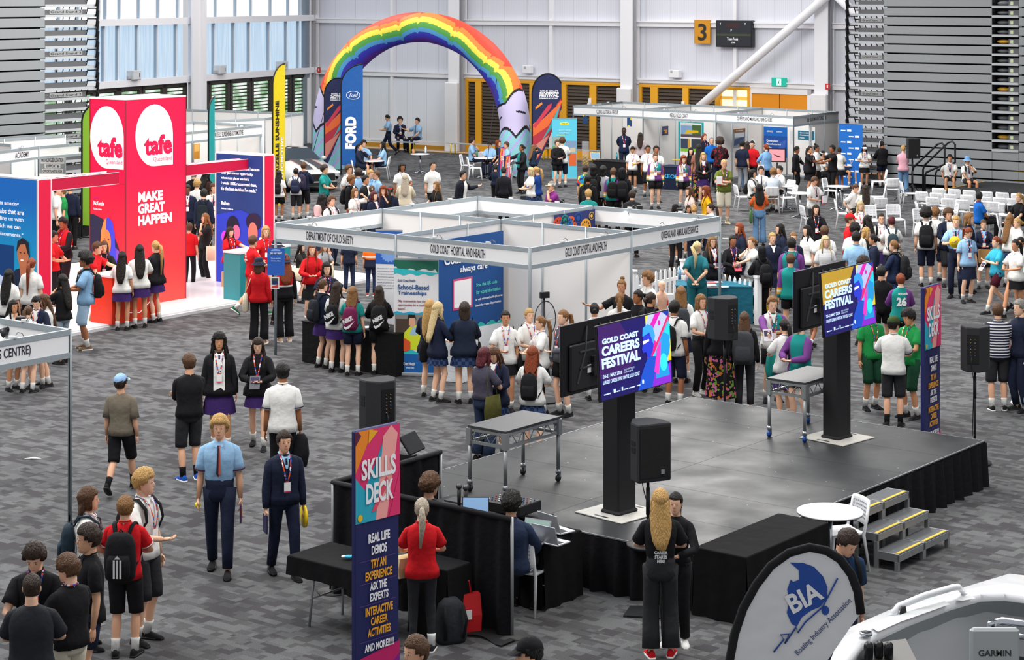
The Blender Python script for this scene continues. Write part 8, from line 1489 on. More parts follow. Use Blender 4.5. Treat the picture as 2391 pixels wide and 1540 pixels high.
crowd("""
2018 338 440|0|girl in white shirt and black skirt wearing a headset|f h=long:k sk=t t=shirt:white b=mini:black tie=maroon lan hat=vr:0 a=hh|controller:0:controller:#e8e8ec=white ring controller in standing girl's left hand|controller:1:controller:#e8e8ec=white ring controller in standing girl's right hand
2060 328 438|200|person in black hooded jumper bending over, dark shorts|m h=short:k sk=b t=hoodie:black b=shorts:navy a=hh hat=headset:0 nd=20
2109 338 457|172|girl in pink jumper and blue jeans beside speaker tripod|f h=bun:y sk=l t=tee:pink sl=1 b=flared:denim a=xx sh=white
2218 366 0|-12|boy in white shirt and tie seated on grandstand shells|m h=short:k sk=t t=shirt:white b=shorts:charcoal tie=navy l=sit a=nd lan
2259 371 0|12|boy in blue bucket hat seated on grandstand shells|m h=short:k sk=t t=shirt:white b=shorts:charcoal tie=navy l=sit a=cn hat=bucket:lblue lan|bp:black=black backpack worn by the boy in blue bucket hat
1976 350 0|20|seated girl with white headset beside blue banner|f h=pony:k sk=t t=shirt:white b=shorts:black tie=maroon lan l=sit a=ph hat=vr:0|controller:0:controller:#e8e8ec=white ring controller of seated girl by blue banner
1960 343 448|176|girl with brown bun in white t-shirt and black skirt|f h=bun:d sk=b t=tee:white b=mini:black a=hh
1944 339 H1.72|-65|bearded man with black hair leaning in by blue banner|m h=short:k sk=b t=tee:black b=trousers:black a=rr
1921 357 0|70|seated girl with headset reaching for controllers|f h=pony:k sk=t t=shirt:white b=skirt:black l=sit a=rt hat=vr:0
1906 338 H1.66|60|girl with black topknot in white shirt|f h=topbun:k sk=b t=shirt:white b=skirt:black a=hh
1891 340 458|35|girl in black blazer eating, badge on lanyard|f h=pony:d sk=t t=blazer:black in=white b=skirt:black lan a=dc
1859 341 452|65|boy in black blazer and trousers looking down|m h=short:k sk=b t=blazer:black in=white b=trousers:black a=hd nd=10|folder:0:hang:#1c2440=dark folder carried by boy in black blazer
1789 335 455|-150|woman with curly auburn bun in light blue shirt|f h=bun:r sk=l t=shirt:lblue b=trousers:navy a=hh sl=1 fat=1.2|bag:mauve:1=grey tote bag of the woman in light blue
1745 330 445|176|woman with long wavy hair in salmon jumper and jeans|f h=longx:d sk=f t=sweater:salmon b=flared:denim a=dk|bag:brown:-1=small brown shoulder bag of woman in salmon
1733 328 448|150|man with dark hair in navy behind the woman in salmon|m h=short:k t=tee:navy b=trousers:grey
1757 328 446|-30|man in red shirt with headphones at the manufacturing booth|m h=short:k t=tee:red b=trousers:black hat=headset:0
1690 371 522|6|moustached man in olive t-shirt and cream shorts holding books|m h=bald:g sk=f t=tee:olive b=longshorts:stone lan a=xh fat=1.15 hat=shades:#e0b010 so=cream sh=#cbb98c|book:0:book:#d8d8dc=stack of books held by man in olive t-shirt
1681 322 450|178|person with round dark curls in floral black and red shirt|m h=afro:d sk=f t=shirt:redfloral sl=1 b=trousers:navy a=hh fat=1.1
1661 321 H1.72|10|grey-haired man in bright blue shirt|m h=buzz:g sk=f t=polo:bright b=trousers:navy a=hd
1645 312 H1.66|30|woman with ginger ponytail in navy polo and lanyard|f h=pony:r sk=l t=polo:navy b=trousers:navy lan
1632 336 470|170|girl with long black hair in floral trousers|f h=longx:k sk=t t=tee:#8a5a4c b=flared:floral
1613 350 0|0|dark-haired girl seated behind the tram booth table|f h=long:k sk=l t=tee:black b=trousers:black l=sit a=tt
1642 355 480|4|girl with long blond hair, black jumper and purple skirt|f h=longx:y sk=l t=sweater:black in=white b=mini:purple lan a=hh
1596 363 485|6|girl with curly ginger hair in rugby jersey and black shorts|f h=longcurly:r sk=l t=sweater:jersey in=white b=shorts:black lan a=dd
1530 357 487|0|girl with tied brown hair in rugby jersey and black shorts|f h=bun:b sk=l t=sweater:jersey in=white b=shorts:black lan a=dd fat=1.15
1513 339 458|0|boy in white shirt and maroon tie behind jersey girl, left|m h=fade:k sk=b t=shirt:white b=longshorts:black tie=maroon a=dd
1532 340 473|12|boy in white shirt and dark tie behind jersey girl, right|m h=fade:k sk=b t=shirt:white b=longshorts:black tie=maroon a=dd
1477 341 448|0|boy in white shirt with yellow ball on his lanyard|m h=short:k sk=t t=shirt:white b=shorts:black lan a=hd nd=15|ball:0:ball:#f0cc18=yellow ball hanging on the lanyard of boy in white
1457 298 H1.8|0|bearded dark-skinned man in navy polo behind black table|m h=buzz:k sk=k t=polo:#1a2744 b=trousers:navy lan a=bb
1495 310 H1.66|172|woman with half-up hair in lilac shirt|f h=long:d sk=l t=tee:mauve b=trousers:black
1476 445 H1.7|170|dark-haired person in black coat, head above the booth rail|m h=short:d t=jacket:#232427 b=trousers:black
1453 393 H1.74|175|person in black hood with round black backpack|m h=short:k sk=b t=hoodie:black b=trousers:black hat=hood:black|bp:black::1.05=round black backpack on hooded person
1432 393 H1.74|170|boy in teal and purple jersey with black backpack|m h=short:b sk=f t=hoodie:jerseyback in=white b=shorts:black|bp:#151517::.95=black backpack on boy in jersey near rear booth
1408 388 H1.76|168|boy with shoulder-length dark hair in grey t-shirt|m h=mullet:k sk=f t=tee:#a3a4a8 b=trousers:black fat=1.1
1385 385 H1.8|174|tall person in black jacket, dark ponytail|m h=mullet:k sk=t t=jacket:black b=trousers:black|bp:#1b1b1d::.9=black backpack on tall person in black jacket
1367 386 H1.72|160|boy in multicoloured patterned shirt|m h=short:d sk=f t=shirt:camo b=shorts:black
1373 408 H1.72|165|black-haired boy in black jacket in front of tall person|m h=short:k sk=b t=jacket:black b=trousers:black|bp:#202022::.85=dark backpack on black-haired boy in black jacket
1374 443 H1.7|176|person with bleached short hair and teal collar above booth rail|m h=fade:y sk=f t=polo:teal b=trousers:navy
1313 321 436|176|boy with messy brown hair in white shirt and navy shorts|m h=curly:b sk=l t=shirt:white b=longshorts:navy a=hh
1301 326 438|20|boy in black hoodie in front of light blue banner|m h=short:b sk=l t=hoodie:black b=shorts:black a=hh
1289 424 H1.74|-55|man on phone in purple polo and yellow visor|m h=short:g sk=f t=polo:plum b=trousers:navy a=cd fat=1.25 hat=visor:0
1254 389 H1.68|-110|girl with blond ponytail in royal blue jumper and plaid skirt|f h=pony:y sk=l t=sweater:royal in=white b=skirt:plaid a=hh nd=10|paper:1:paper:#f0f0f2=paper held by girl in royal blue jumper
1240 391 H1.66|-70|fair-haired woman in white behind girl in royal blue|f h=bob:w sk=l t=tee:white b=skirt:plaid a=hh
1245 337 430|120|woman with long fair hair photographing with phone|f h=longx:l sk=l t=jacket:#1d2c40 b=trousers:ddenim a=ee|phone:0:phone:#202024=phone held up by the woman photographing
1219 336 452|-60|woman with black ponytail in black and teal jacket holding folder|f h=bun:k sk=b t=jacket:#17191c in=teal b=trousers:black a=hr|folder:0:tablet:#1a1a1e=black folder held by woman in black and teal
1157 384 483|176|person with black bun in navy jumper, back to camera|f h=bun:k sk=f t=sweater:#182032 b=trousers:black a=hh
1176 390 H1.66|180|person in dark clothes between the two thin skills signs|f h=bun:k sk=f t=sweater:#1c1c22 b=trousers:black
1163 332 0|60|ginger-haired person in black seated at arch table|f h=mullet:r sk=l t=tee:black b=trousers:navy l=sit a=tt
1183 336 0|-60|boy in light blue shirt seated right of arch table|m h=short:b t=shirt:blue b=trousers:navy l=sit a=tt
1102 327 0|82|dark-haired boy in light blue shirt eating at arch table|m h=mop:d sk=f t=shirt:blue b=trousers:navy tie=navy l=sit a=ca cuff=maroon
1147 332 0|-20|boy in light blue shirt leaning over arch table|m h=short:k sk=f t=shirt:blue b=trousers:navy l=sit a=tt nd=20 le=10
1074 398 H1.72|62|boy in black jacket swinging his arm out|m h=fade:k sk=f t=jacket:#1a1d28 in=white b=trousers:black a=sd le=8
1010 378 H1.76|28|dark-haired boy in untucked white shirt, centre rear|m h=fade:k sk=f t=shirt:white b=trousers:black a=dd
938 381 H1.76|32|boy with frizzy black hair in white polo|m h=mullet:k sk=b t=polo:white b=trousers:black a=hd lan fat=1.1
946 408 H1.72|178|grey-blond woman in cream blouse seen from behind|f h=long:s sk=l t=tee:cream sl=1 b=trousers:black a=hh fat=1.2
1019 424 H1.6|-60|girl with long light brown hair in black|f h=longx:l sk=l t=tee:black b=skirt:black a=hh
907 267 363|-78|boy in light blue shirt walking past the bench looking down|m h=short:k sk=f t=shirt:blue b=trousers:navy hem=1.0 a=hh nd=20 l=walkR
934 274 0|10|curly-haired boy in navy blazer seated on wall bench|m h=curly:k sk=f t=blazer:navy in=blue b=trousers:navy l=sit a=ch lan ht=1.42 st=1.85 zs=.47
975 276 0|-42|boy in light blue shirt seated on bench, arm stretched out|m h=short:k sk=f t=shirt:blue b=trousers:navy tie=navy l=sit a=ns ht=1.42 st=1.85 zs=.47
840 339 0|60|dark-haired girl in navy jumper seated behind silver car|f h=pony:k sk=f t=sweater:navy b=skirt:navy l=sit a=ct
849 333 0|30|curly-haired boy in light blue seated behind silver car|m h=curly:k sk=f t=shirt:blue b=trousers:navy l=sit a=tt
894 336 0|-75|girl with long black hair in light blue blouse, legs crossed|f h=longx:k sk=f t=shirt:blue b=skirt:navy l=sitx a=ta
651 397 517|172|girl with black hair, white shirt and black shorts beside car|f h=long:k sk=b t=shirt:white b=shorts:black a=dd fat=1.1|bp:black::.8=black backpack on girl nearest the silver car
691 392 512|178|boy with white cap and white shirt, grey shorts|m h=short:k sk=f t=shirt:white b=longshorts:charcoal a=hh|bp:#262b42::1.0=navy backpack on boy in white cap
709 378 510|165|taller boy in navy shirt next to the navy backpack|m h=short:b sk=f t=sweater:navy b=longshorts:black a=hh|bp:#2f2a40::1.0=purple-grey backpack on the taller boy in navy
757 386 H1.74|72|boy in teal and purple polo in front of silver car|m h=mop:d sk=f t=polo:teal b=shorts:navy a=hh
814 386 H1.74|50|brown-haired boy in white shirt beside car bonnet|m h=mop:b sk=f t=shirt:white b=shorts:navy|bp:#c9c9cc::.7=pale backpack on boy beside car bonnet
820 410 H1.7|62|person with bleached curls in black blazer and backpack|m h=curly:l sk=b t=blazer:black in=white b=shorts:black|bp:black::.95=black backpack on person with bleached curls
837 395 H1.72|-165|dark curly-haired boy in light blue, back to camera|m h=curly:d sk=f t=shirt:blue b=trousers:navy
853 410 H1.74|64|short-haired boy in black jacket near crowd centre|m h=fade:k sk=t t=jacket:#1c1d22 in=white b=trousers:black
865 397 H1.7|40|fair-haired boy in light blue shirt, left of glasses boy|m h=short:y sk=l t=shirt:blue b=trousers:navy
880 399 H1.7|-60|boy with glasses in light blue shirt|m h=short:b sk=f t=shirt:blue b=trousers:navy gl=#222222
774 458 H1.72|42|brown-haired boy in white shirt behind child safety booth|m h=mop:b sk=f t=shirt:white b=trousers:navy lan|bp:#202022::.7=dark backpack of brown-haired boy behind booth
752 455 H1.64|160|person with long dark curly hair behind booth|f h=longcurly:k sk=b t=tee:#5a1a24 b=trousers:black
742 479 H1.6|120|person in pale pink headscarf behind booth|f h=- sk=t t=tee:navy b=skirt:navy hat=hijab:hijab
765 503 H1.58|100|person with brown hair, head just over booth rail|f h=bun:b sk=f t=tee:navy b=skirt:navy
828 440 H1.64|48|girl with light brown fringe raising her fist|f h=bob:l sk=l t=shirt:white b=skirt:navy lan a=uh
868 433 H1.64|-170|girl with braids and navy blazer behind auburn girl|f h=braid:b sk=l t=blazer:navy b=skirt:navy
873 447 H1.62|48|girl with dark auburn bob in navy blazer|f h=bob:m sk=l t=blazer:navy in=white b=skirt:navy lan
895 435 H1.62|2|woman with red curly hair and glasses|f h=longcurly:r sk=l t=tee:navy b=trousers:navy gl=#3a1c1c a=cd
912 434 H1.64|176|girl with long brown ponytail and red bow|f h=ponyx:d sk=l t=sweater:navy b=skirt:navy hat=bow:#c8202c
438 432 H1.7|8|dark-skinned boy in navy blazer and tie seen through stand|m h=short:k sk=d t=blazer:navy in=white tie=navy b=trousers:black lan
460 420 H1.72|165|fair-haired boy in white shirt seen through the stand|m h=mop:y sk=l t=shirt:white b=trousers:black
476 442 H1.72|178|dark-haired boy in navy blazer with black backpack|m h=short:k sk=f t=blazer:navy b=trousers:black|bp:#182024::.9=black backpack seen between tower and lightbox
500 429 H1.72|2|smiling boy in white shirt and tie beside lightbox|m h=mop:b sk=f t=shirt:white b=trousers:black tie=navy lan a=dh
481 398 H1.72|140|person with dark curly ponytail in brown top|f h=longcurly:k sk=b t=tee:#3a2522 b=trousers:black fat=1.2|bp:#1a1a1c::.8=backpack on person with dark curly ponytail
453 397 H1.7|172|person in black blazer seen through the stand|m h=short:k t=blazer:black in=white b=trousers:black
133 432 H1.76|95|person in white polo behind left lightbox end|m h=short:d sk=f t=polo:white b=trousers:black
146 437 H1.68|-70|boy in bright green shirt behind left lightbox end|m h=short:l sk=f t=tee:green b=trousers:dgreen
164 428 H1.74|178|person in navy jumper by the black table behind lightbox|m h=short:k t=sweater:navy b=trousers:black
202 423 532|176|person in black jumper and beige shorts behind tower|f h=long:k sk=f t=hoodie:black b=shorts:stone
1757 402 0|62|seated boy with long dark hair and backpack, cafe table|m h=mullet:k sk=f t=shirt:white b=shorts:black l=sitback a=tt|bp:black::.7=black backpack on seated long-haired boy
1777 394 0|0|seated black-haired boy facing camera at cafe table|m h=short:k sk=f t=shirt:white b=shorts:black tie=navy l=sit a=tt
1805 399 0|176|seated fair-haired boy with back to camera at cafe table|m h=mop:l sk=l t=shirt:#c8d2dc b=shorts:black l=sitback a=tt
1821 393 0|-60|seated boy with black fringe on right of cafe table|m h=short:k sk=f t=shirt:white b=shorts:black l=sitback a=tt lan
1773 431 574|178|girl with black curls, orange t-shirt and wide blue jeans|f h=longcurly:k sk=t t=tee:orange b=flared:denim a=hh hem=1.0|bag:#44663c:1=small green crossbody bag on girl in orange
1899 411 H1.72|35|boy in white shirt and tie reading a booklet|m h=short:b sk=f t=shirt:white b=longshorts:charcoal tie=navy lan a=hh nd=25|book:0:book:#2a3a5c=booklet held by boy in white shirt and tie
1988 433 0|60|girl with brown bun eating at cafe table|f h=bun:b sk=l t=shirt:white b=shorts:charcoal l=sitback a=cd nd=15 le=8
2021 438 0|178|girl with long straight dark hair seated, back to camera|f h=longx:d sk=l t=shirt:white b=skirt:navy l=sit a=tt
1611 436 H1.66|-72|woman with long brown hair in pink flowery blouse|f h=longx:b sk=l t=tee:blouse sl=.9 b=trousers:navy hat=shades:#4a3020
1649 436 H1.66|-82|woman with dark red curls in yellow t-shirt|f h=longcurly:r sk=f t=tee:yellow b=trousers:navy a=kk hat=shades:#2a2020
1577 478 H1.6|160|person in black cap above the ambulance booth rail|m h=short:k t=tee:black b=trousers:black hat=cap:black
1620 478 H1.6|172|person with curly blond bun above ambulance booth rail|f h=bun:y sk=l t=tee:white b=trousers:navy
1660 475 H1.64|-92|girl with dark ponytail in white shirt beside booth corner|f h=pony:d sk=l t=shirt:white b=skirt:navy lan
1573 484 612|175|girl in navy pleated skirt behind ambulance board, left|f h=long:d sk=t t=blazer:navy b=skirt:navy
1607 478 600|10|girl in navy pleated skirt behind ambulance board, right|f h=long:d sk=t t=blazer:navy b=skirt:navy
1683 700 958|170|woman in black cardigan and floral skirt behind loudspeaker|f h=bob:d t=sweater:black b=longskirt:floral fat=1.1
1738 727 955|168|person with brown hair in black jumper and trousers, grey backpack|f h=long:b sk=f t=sweater:black b=trousers:charcoal fat=1.1|bp:#3c3e42::1.25=large charcoal backpack beside the loudspeaker
1803 692 H1.74|5|auburn-haired boy in rugby jersey holding a leaflet|m h=fade:l sk=l t=sweater:jersey in=white b=shorts:black lan a=hr nd=12|leaflet:1:paper:#d8d0dc=leaflet held by auburn-haired boy
1832 746 H1.6|-155|girl with black ponytail and scrunchie, white shirt and purple skirt|f h=ponyx:k sk=f t=shirt:white b=skirt:purple a=hh|jacket:0:jacket:teal=teal jacket over the arm of girl with scrunchie|bag:mauve:-1=mauve tote bag of girl with scrunchie
1868 740 H1.72|-50|student in rugby jersey half hidden behind farther television|m h=short:d sk=l t=hoodie:jerseyback b=shorts:black a=hh
1897 655 815|150|student in navy walking behind the farther television|m h=short:k sk=b t=sweater:navy b=shorts:black l=walkL
2057 622 H1.66|160|student in black walking between farther television and number 26|m h=short:k sk=f t=tee:black b=shorts:black l=walkR
""")
for o in C.objects:
    if o.get('label', '').startswith('person in white cap'): pass
# training mannequin
d = Pp(1545, 655, None, 30, 'pale bald training mannequin torso near the green table', H=1.35, sk='l', hair=None, top='fitted', tc='#d9ab93', bot='shorts', bc='#d9ab93', slv=.1, leg='close', sock=None, shoe='#d9ab93', arms='dd'); d['root'].name = 'training_mannequin'; d['root']['category'] = 'mannequin'
# back numbers and slogans
def back_text(lab, lines, col):
    for o in C.objects:
        if o.get('label') == lab:
            for ch_ in o.children:
                if ch_.name.split('.')[0] in ('hooded_jumper', 't_shirt', 'polo_shirt', 'jacket', 'sweater'):
                    m = MB(); ys = max(v.co.y for v in ch_.data.vertices if abs(v.co.x) < .05 and 1.1 < v.co.z < 1.4)
                    for t, x, z, w_, h in lines: m.text(t, x, z, w_, h, (0, ys+.004, 0), (-1, 0, 0), Z, mat(col, .7), .004, .05)
                    m.build('printed_lettering', o)
back_text('student in teal jersey with number 26 on the back', (('ancock', -.07, 1.36, .2, .05), ('26', -.1, 1.13, .2, .18)), '#f0f0f0')
back_text('woman with long blond hair in black slogan t-shirt and wide jeans', (('YOUR', -.05, 1.16, .1, .035), ('CAREER', -.07, 1.115, .14, .035), ('STARTS', -.065, 1.07, .13, .035), ('HERE', -.04, 1.025, .08, .035)), '#e4e4e4')
back_text('man in taupe t-shirt and light blue cap walking away', (('MARVEL', -.04, 1.36, .08, .035),)[:0], '#c84030')
back_text('man in red polo and khaki shorts with hand on hip', (('MAKE', -.08, 1.34, .1, .045), ('GREAT', -.08, 1.28, .12, .045), ('HAPPEN', -.08, 1.22, .16, .045)), '#f0f0f0')
# ================================================================ silver coupe
def make_car():
    p = G(772, 452); r = thing('car', 'silver sports coupe with dark bonnet stripes behind the crowd', 'car', (p[0]-.45, p[1]+.2, 0), radians(30)); S = mat('#b4b7b5', .3, .2, coat=.5); GLs = mat('#1d2a34', .08); BK = mat('#111214', .5)
    # local: nose at -y, 4.8 m long, 1.9 wide
    m = MB(); rs = []
    for y, w, zt, zb_ in ((0, .7, .62, .35), (.08, .86, .74, .22), (.5, .94, .86, .2), (1.3, .95, .98, .2), (1.8, .95, 1.02, .2), (3.2, .97, 1.02, .2), (4.0, .98, 1.05, .22), (4.6, .9, 1.02, .3), (4.78, .78, .9, .45)):
        rs.append([(-w*.9, y, zb_), (-w, y, zb_+.2), (-w, y, zt-.2), (-w*.86, y, zt-.04), (-w*.4, y, zt+.03), (w*.4, y, zt+.03), (w*.86, y, zt-.04), (w, y, zt-.2), (w, y, zb_+.2), (w*.9, y, zb_)])
    m.rings(rs, S); body = m.build('body_shell', r)
    m = MB(); cab = [[(-w, y, z0), (-w*.8, y2, z1), (w*.8, y2, z1), (w, y, z0)] for y, y2, w, z0, z1 in ((1.5, 1.55, .8, .99, 1.0), (1.75, 2.2, .82, 1.0, 1.34), (2.3, 2.4, .83, 1.0, 1.38), (3.2, 3.1, .82, 1.0, 1.36), (3.9, 3.6, .78, 1.03, 1.2), (4.2, 4.1, .7, 1.03, 1.05))]
    m.rings(cab, S); m.build('roof', r)
    m = MB(); m.add([(-.76, 1.42, 1.02), (.76, 1.42, 1.02), (.64, 2.13, 1.37), (-.64, 2.13, 1.37)], [[0, 1, 2, 3]], GLs); m.build('windscreen', r)
    for s in (-1, 1): m = MB(); m.add([(s*.825, 1.85, 1.06), (s*.845, 3.0, 1.06), (s*.72, 2.9, 1.33), (s*.7, 2.25, 1.33)], [[0, 1, 2, 3]], GLs); m.build('side_window', r)
    m = MB(); m.box((0, .04, .52), (1.3, .12, .26), BK, bev=.03); m.box((0, .03, .3), (1.4, .14, .1), BK); m.build('grille', r)
    for s in (-1, 1):
        m = MB(); m.ball((s*.72, .1, .66), (.16, .1, .07), mat('#e4e8ea', .1, emit=.2)); m.build('headlight', r)
        for y in (.85, 3.85): m = MB(); m.cyl((s*.97-s*.22, y, .34), (s*.97, y, .34), .34, BK, 24); m.cyl((s*.96, y, .34), (s*.985, y, .34), .22, mat('#3a3c40', .3, .7), 14); m.build('wheel', r)
        m = MB(); m.ball((s*1.02, 1.75, 1.02), (.1, .08, .07), S); m.build('wing_mirror', r)
    m = MB()
    for x0, x1, c in ((-.36, -.08, '#1c1e24'), (.08, .36, '#1c1e24'), (-.4, -.38, '#b03030'), (.38, .4, '#b03030')):
        m.add([(x0, .14, .79), (x1, .14, .79), (x1, .5, .9), (x0, .5, .9), (x0, 1.3, 1.02), (x1, 1.3, 1.02), (x0, 1.45, 1.045), (x1, 1.45, 1.045)], [[0, 1, 2, 3], [3, 2, 5, 4], [4, 5, 7, 6]], mat(c, .3)); m.add([(x0, 2.2, 1.392), (x1, 2.2, 1.392), (x1, 3.1, 1.385), (x0, 3.1, 1.385)], [[0, 1, 2, 3]], mat(c, .3))
    m.build('racing_stripes', r); m = MB(); m.tube([(-.75, 4.55, 1.0), (-.75, 4.62, 1.2), (.75, 4.62, 1.2), (.75, 4.55, 1.0)], .03, BK, 6); m.build('rear_wing', r)
make_car()
# ================================================================ aluminium boat, lower right corner
def make_boat():
    zg = 1.75; Bp = lambda x, y, z=zg: G(x, y, z); r = thing('boat', 'white open aluminium boat with grey side decks in lower right corner', 'boat', (0, 0, 0)); WH = mat('#eceef0', .15, coat=.4); GY = mat('#b8bcbc', .5); IN = mat('#c3cbca', .35)
    out = [(1930, 1580), (1960, 1500), (1985, 1478), (2090, 1432), (2200, 1400), (2290, 1372), (2357, 1352), (2460, 1364), (2560, 1400)]; inn = [(1960, 1610), (2010, 1520), (2040, 1500), (2120, 1462), (2220, 1424), (2290, 1404), (2345, 1402), (2440, 1414), (2530, 1450)]
    dk_ = [(1990, 1640), (2080, 1560), (2130, 1530), (2200, 1500), (2270, 1480), (2330, 1470), (2360, 1470), (2440, 1480), (2500, 1510)]
    o3 = [Bp(*a) for a in out]; i3 = [Bp(*a) for a in inn]; low = [p-Z*1.0 for p in o3]; fl_ = [Bp(a, b, 1.1) for a, b in dk_]
    m = MB(); n = len(o3); m.rings([[p*1.0+np.array([.15, 0, 0])-Z*.7 for p in low], low, o3, [p+Z*.05 for p in o3], [p+Z*.06 for p in i3], i3], WH, True, False, False, False); m.build('hull', r)
    m = MB(); m.rings([i3, fl_], IN, True, False, False, False); m.build('inner_lining', r)
    m = MB(); m.add([fl_[0], fl_[3], fl_[6], fl_[8], G(2500, 1700, 1.1), G(2000, 1760, 1.1)], [[0, 1, 2, 3, 4, 5]], mat('#4c5052', .7)); m.build('deck_floor', r)
    for a in (((2032, 1462), (2050, 1474), (2105, 1450), (2218, 1410), (2205, 1402), (2140, 1420)), ((2232, 1399), (2245, 1402), (2278, 1396), (2265, 1388))): m = MB(); P_ = [Bp(x, y, zg+.075) for x, y in a]; m.add(P_, [list(range(len(P_)))], GY); m.build('grip_pad', r)
    m = MB(); m.tube([Bp(2083, 1437, zg+.05), Bp(2098, 1415, zg+.1), Bp(2160, 1390, zg+.16), Bp(2225, 1371, zg+.16), Bp(2237, 1370, zg+.15), Bp(2252, 1386, zg+.05)], .028, WH, 10); m.build('bow_rail', r)
    m = MB(); c = Bp(2022, 1481, zg+.08); m.cyl(c, c+Z*.02, .05, CHR, 20); m.cyl(c+Z*.02, c+Z*.025, .035, BLK, 16); c = Bp(2109, 1432, zg+.06); m.cyl(c, c+Z*.06, .03, BLK, 12, .02); m.build('deck_fittings', r)
    m = MB(); m.tube([Bp(2310, 1530, 1.5), Bp(2315, 1455, 1.9), Bp(2340, 1448, 1.9), Bp(2480, 1470, 1.9)], .03, CHR, 8); m.tube([Bp(2312, 1475, 1.8), Bp(2480, 1500, 1.8)], .022, CHR, 8); m.build('console_rail', r)
    m = MB(); c = Bp(2322, 1510, 1.75); m.box(c, (.38, .06, .3), mat('#aeb4b4', .4), bev=.02); mm = m.build('chart_plotter', r); m = MB(); m.text('GARMIN', c[0]-.13, c[2]-.06, .25, .05, (0, c[1]-.03, 0), R3, Z, mat('#3c4040'), .004, .02); m.build('lettering', mm)
    m = MB(); m.tube([Bp(2328+34*cos(t), 1548+18*sin(t), 1.6) for t in np.arange(17)*pi/8], .018, BLK, 8); m.build('steering_wheel', r)
    m = MB(); P_ = [Bp(2045, 1500, 1.8), Bp(2115, 1490, 1.8), Bp(2150, 1560, 1.7), Bp(2030, 1580, 1.7)]; m.add(P_+[p-Z*.3 for p in P_], [[0, 1, 2, 3], [0, 4, 5, 1], [1, 5, 6, 2]], mat('#6c6a68', .5)); m.build('outboard_cover', r)
    for x in (2028, 2052, 2075): m = MB(); m.cyl(G(x, 1560, 1.5), G(x, 1505+abs(x-2050)*.1, 1.95), .035, mat('#1b1c1e', .3), 12); m.build('rod_holder', r)
make_boat()
# ================================================================ stalls' furniture and small things
TEALC = cloth('#1d5f73')
P0 = G(1575, 748); tt = cloth_table('teal covered ambulance table in front of the picket fence', G(1893, 790), 0.7, .1) if 0 else None
def wtable(label, pa, pb, dep, h, col):
    """covered table whose near long edge runs pa -> pb on the floor"""
    d = pb-pa; L_ = float(np.linalg.norm(d)); a = atan2(d[1], d[0]); r = thing('covered_table', label, 'table', pa, a); m = MB(); fbox(m, 0, L_, 0, dep, .01, h-.02, cm(col) if col[0] != '#' else cloth(col)); fbox(m, -.01, L_+.01, -.01, dep+.01, h-.02, h, cloth(col)); m.build('tablecloth', r); return r
ta_ = wtable('teal covered ambulance table with medical gear', G(1578, 752), G(1755, 752)+np.array([0, -.2, 0]), .75, .76, '#1d5f73')
m = MB(); m.ell(.95*2.05, .38, .1, .22, (0, -.002, 0), R3, Z, mat('#c8a838'), .012); m.ell(.95*2.05, .38, .06, .13, (0, -.002, 0), R3, Z, mat('#1d5f73'), .016); m.build('printed_crest', ta_)
wtable('black covered table under the traineeship girls', G(706, 845), G(925, 880), .7, .76, '#151517')
wtable('black covered table of the road company stall', G(1384, 425), G(1478, 432), .8, .78, '#151518')
kt = wtable('navy covered table of the tram company stall', G(1535, 440), G(1622, 446), .8, .78, '#182038'); m = MB(); m.text('KEOLIS', .25, .38, .75, .14, (0, 0, 0), R3, Z, mat('#2a9ad0'), .012, .03); m.build('lettering', kt)
wtable('black covered table behind the red tower, left', G(164, 560), G(214, 548), .8, .78, '#151518')
wtable('white covered small table in the hospital booth', G(1030, 890), G(1080, 895), .5, .73, '#d8dce0')
# picket fence
PF = mat('#f0f1f2', .5)
def fence(label, pa, pb):
    d = pb-pa; L_ = float(np.linalg.norm(d)); r = thing('picket_fence', label, 'fence', pa, atan2(d[1], d[0])); n = int(L_/.19)
    for i in range(n): x = .1+i*.19; m = MB(); m.poly([(x, .04), (x+.08, .04), (x+.08, .82), (x+.04, .88), (x, .82)], (0, -.03, 0), R3, Z, PF, 0, .02); m.build('picket', r)
    for x in (0, L_): m = MB(); m.box((x, 0, .48), (.11, .11, .96), PF); m.box((x, 0, .98), (.14, .14, .04), PF); m.build('fence_post', r)
    for z in (.25, .62): m = MB(); m.box((L_/2, 0, z), (L_, .03, .07), PF); m.build('fence_rail', r)
f0 = G(1478, 742); f1 = G(1596, 712); f2 = G(1770, 758)
fence('white picket fence left part, rising to the booth post', f0, f1); fence('white picket fence between the ambulance table and students', f1, f2)
def small(name, lab, cat, px, py, z, shapes, group=None):
    m = MB()
    for s_ in shapes:
        k_ = s_[0]
        if k_ == 'c': m.cyl((s_[4] if len(s_) > 4 else 0, 0, s_[1]), (s_[4] if len(s_) > 4 else 0, 0, s_[2]), s_[3][0], mat(s_[3][1], .4), 12)
        elif k_ == 'b': m.box(s_[1], s_[2], mat(s_[3], .5), bev=.008)
    return item(name, lab, cat, m, G(px, py, z), .2, group)
bt = lambda c, h=.2: (('c', 0, h*.8, (.035, c)), ('c', h*.8, h, (.018, c)))
for px, py, z, c, lab in ((1587, 652, .76, '#5c8aa8', 'blue water bottle on the ambulance table'), (1604, 658, .76, '#d8b0b8', 'pink water bottle on the ambulance table'), (1114, 366, .74, '#3f7a52', 'left green bottle on the arch table'), (1137, 366, .74, '#3f7a52', 'right green bottle on the arch table'), (994, 357, .75, '#dfe8f0', 'clear water bottle on the empty rear table'), (2349, 497, .74, '#17181a', 'black flask beside the laptop at right edge'), (1440, 372, .78, '#2a8a96', 'teal drinks flask on the road company table'), (2012, 474, .74, '#7ad09a', 'green bottle on the eating girl\'s table')): small('bottle', lab, 'bottle', px, py, z, bt(c, .26))
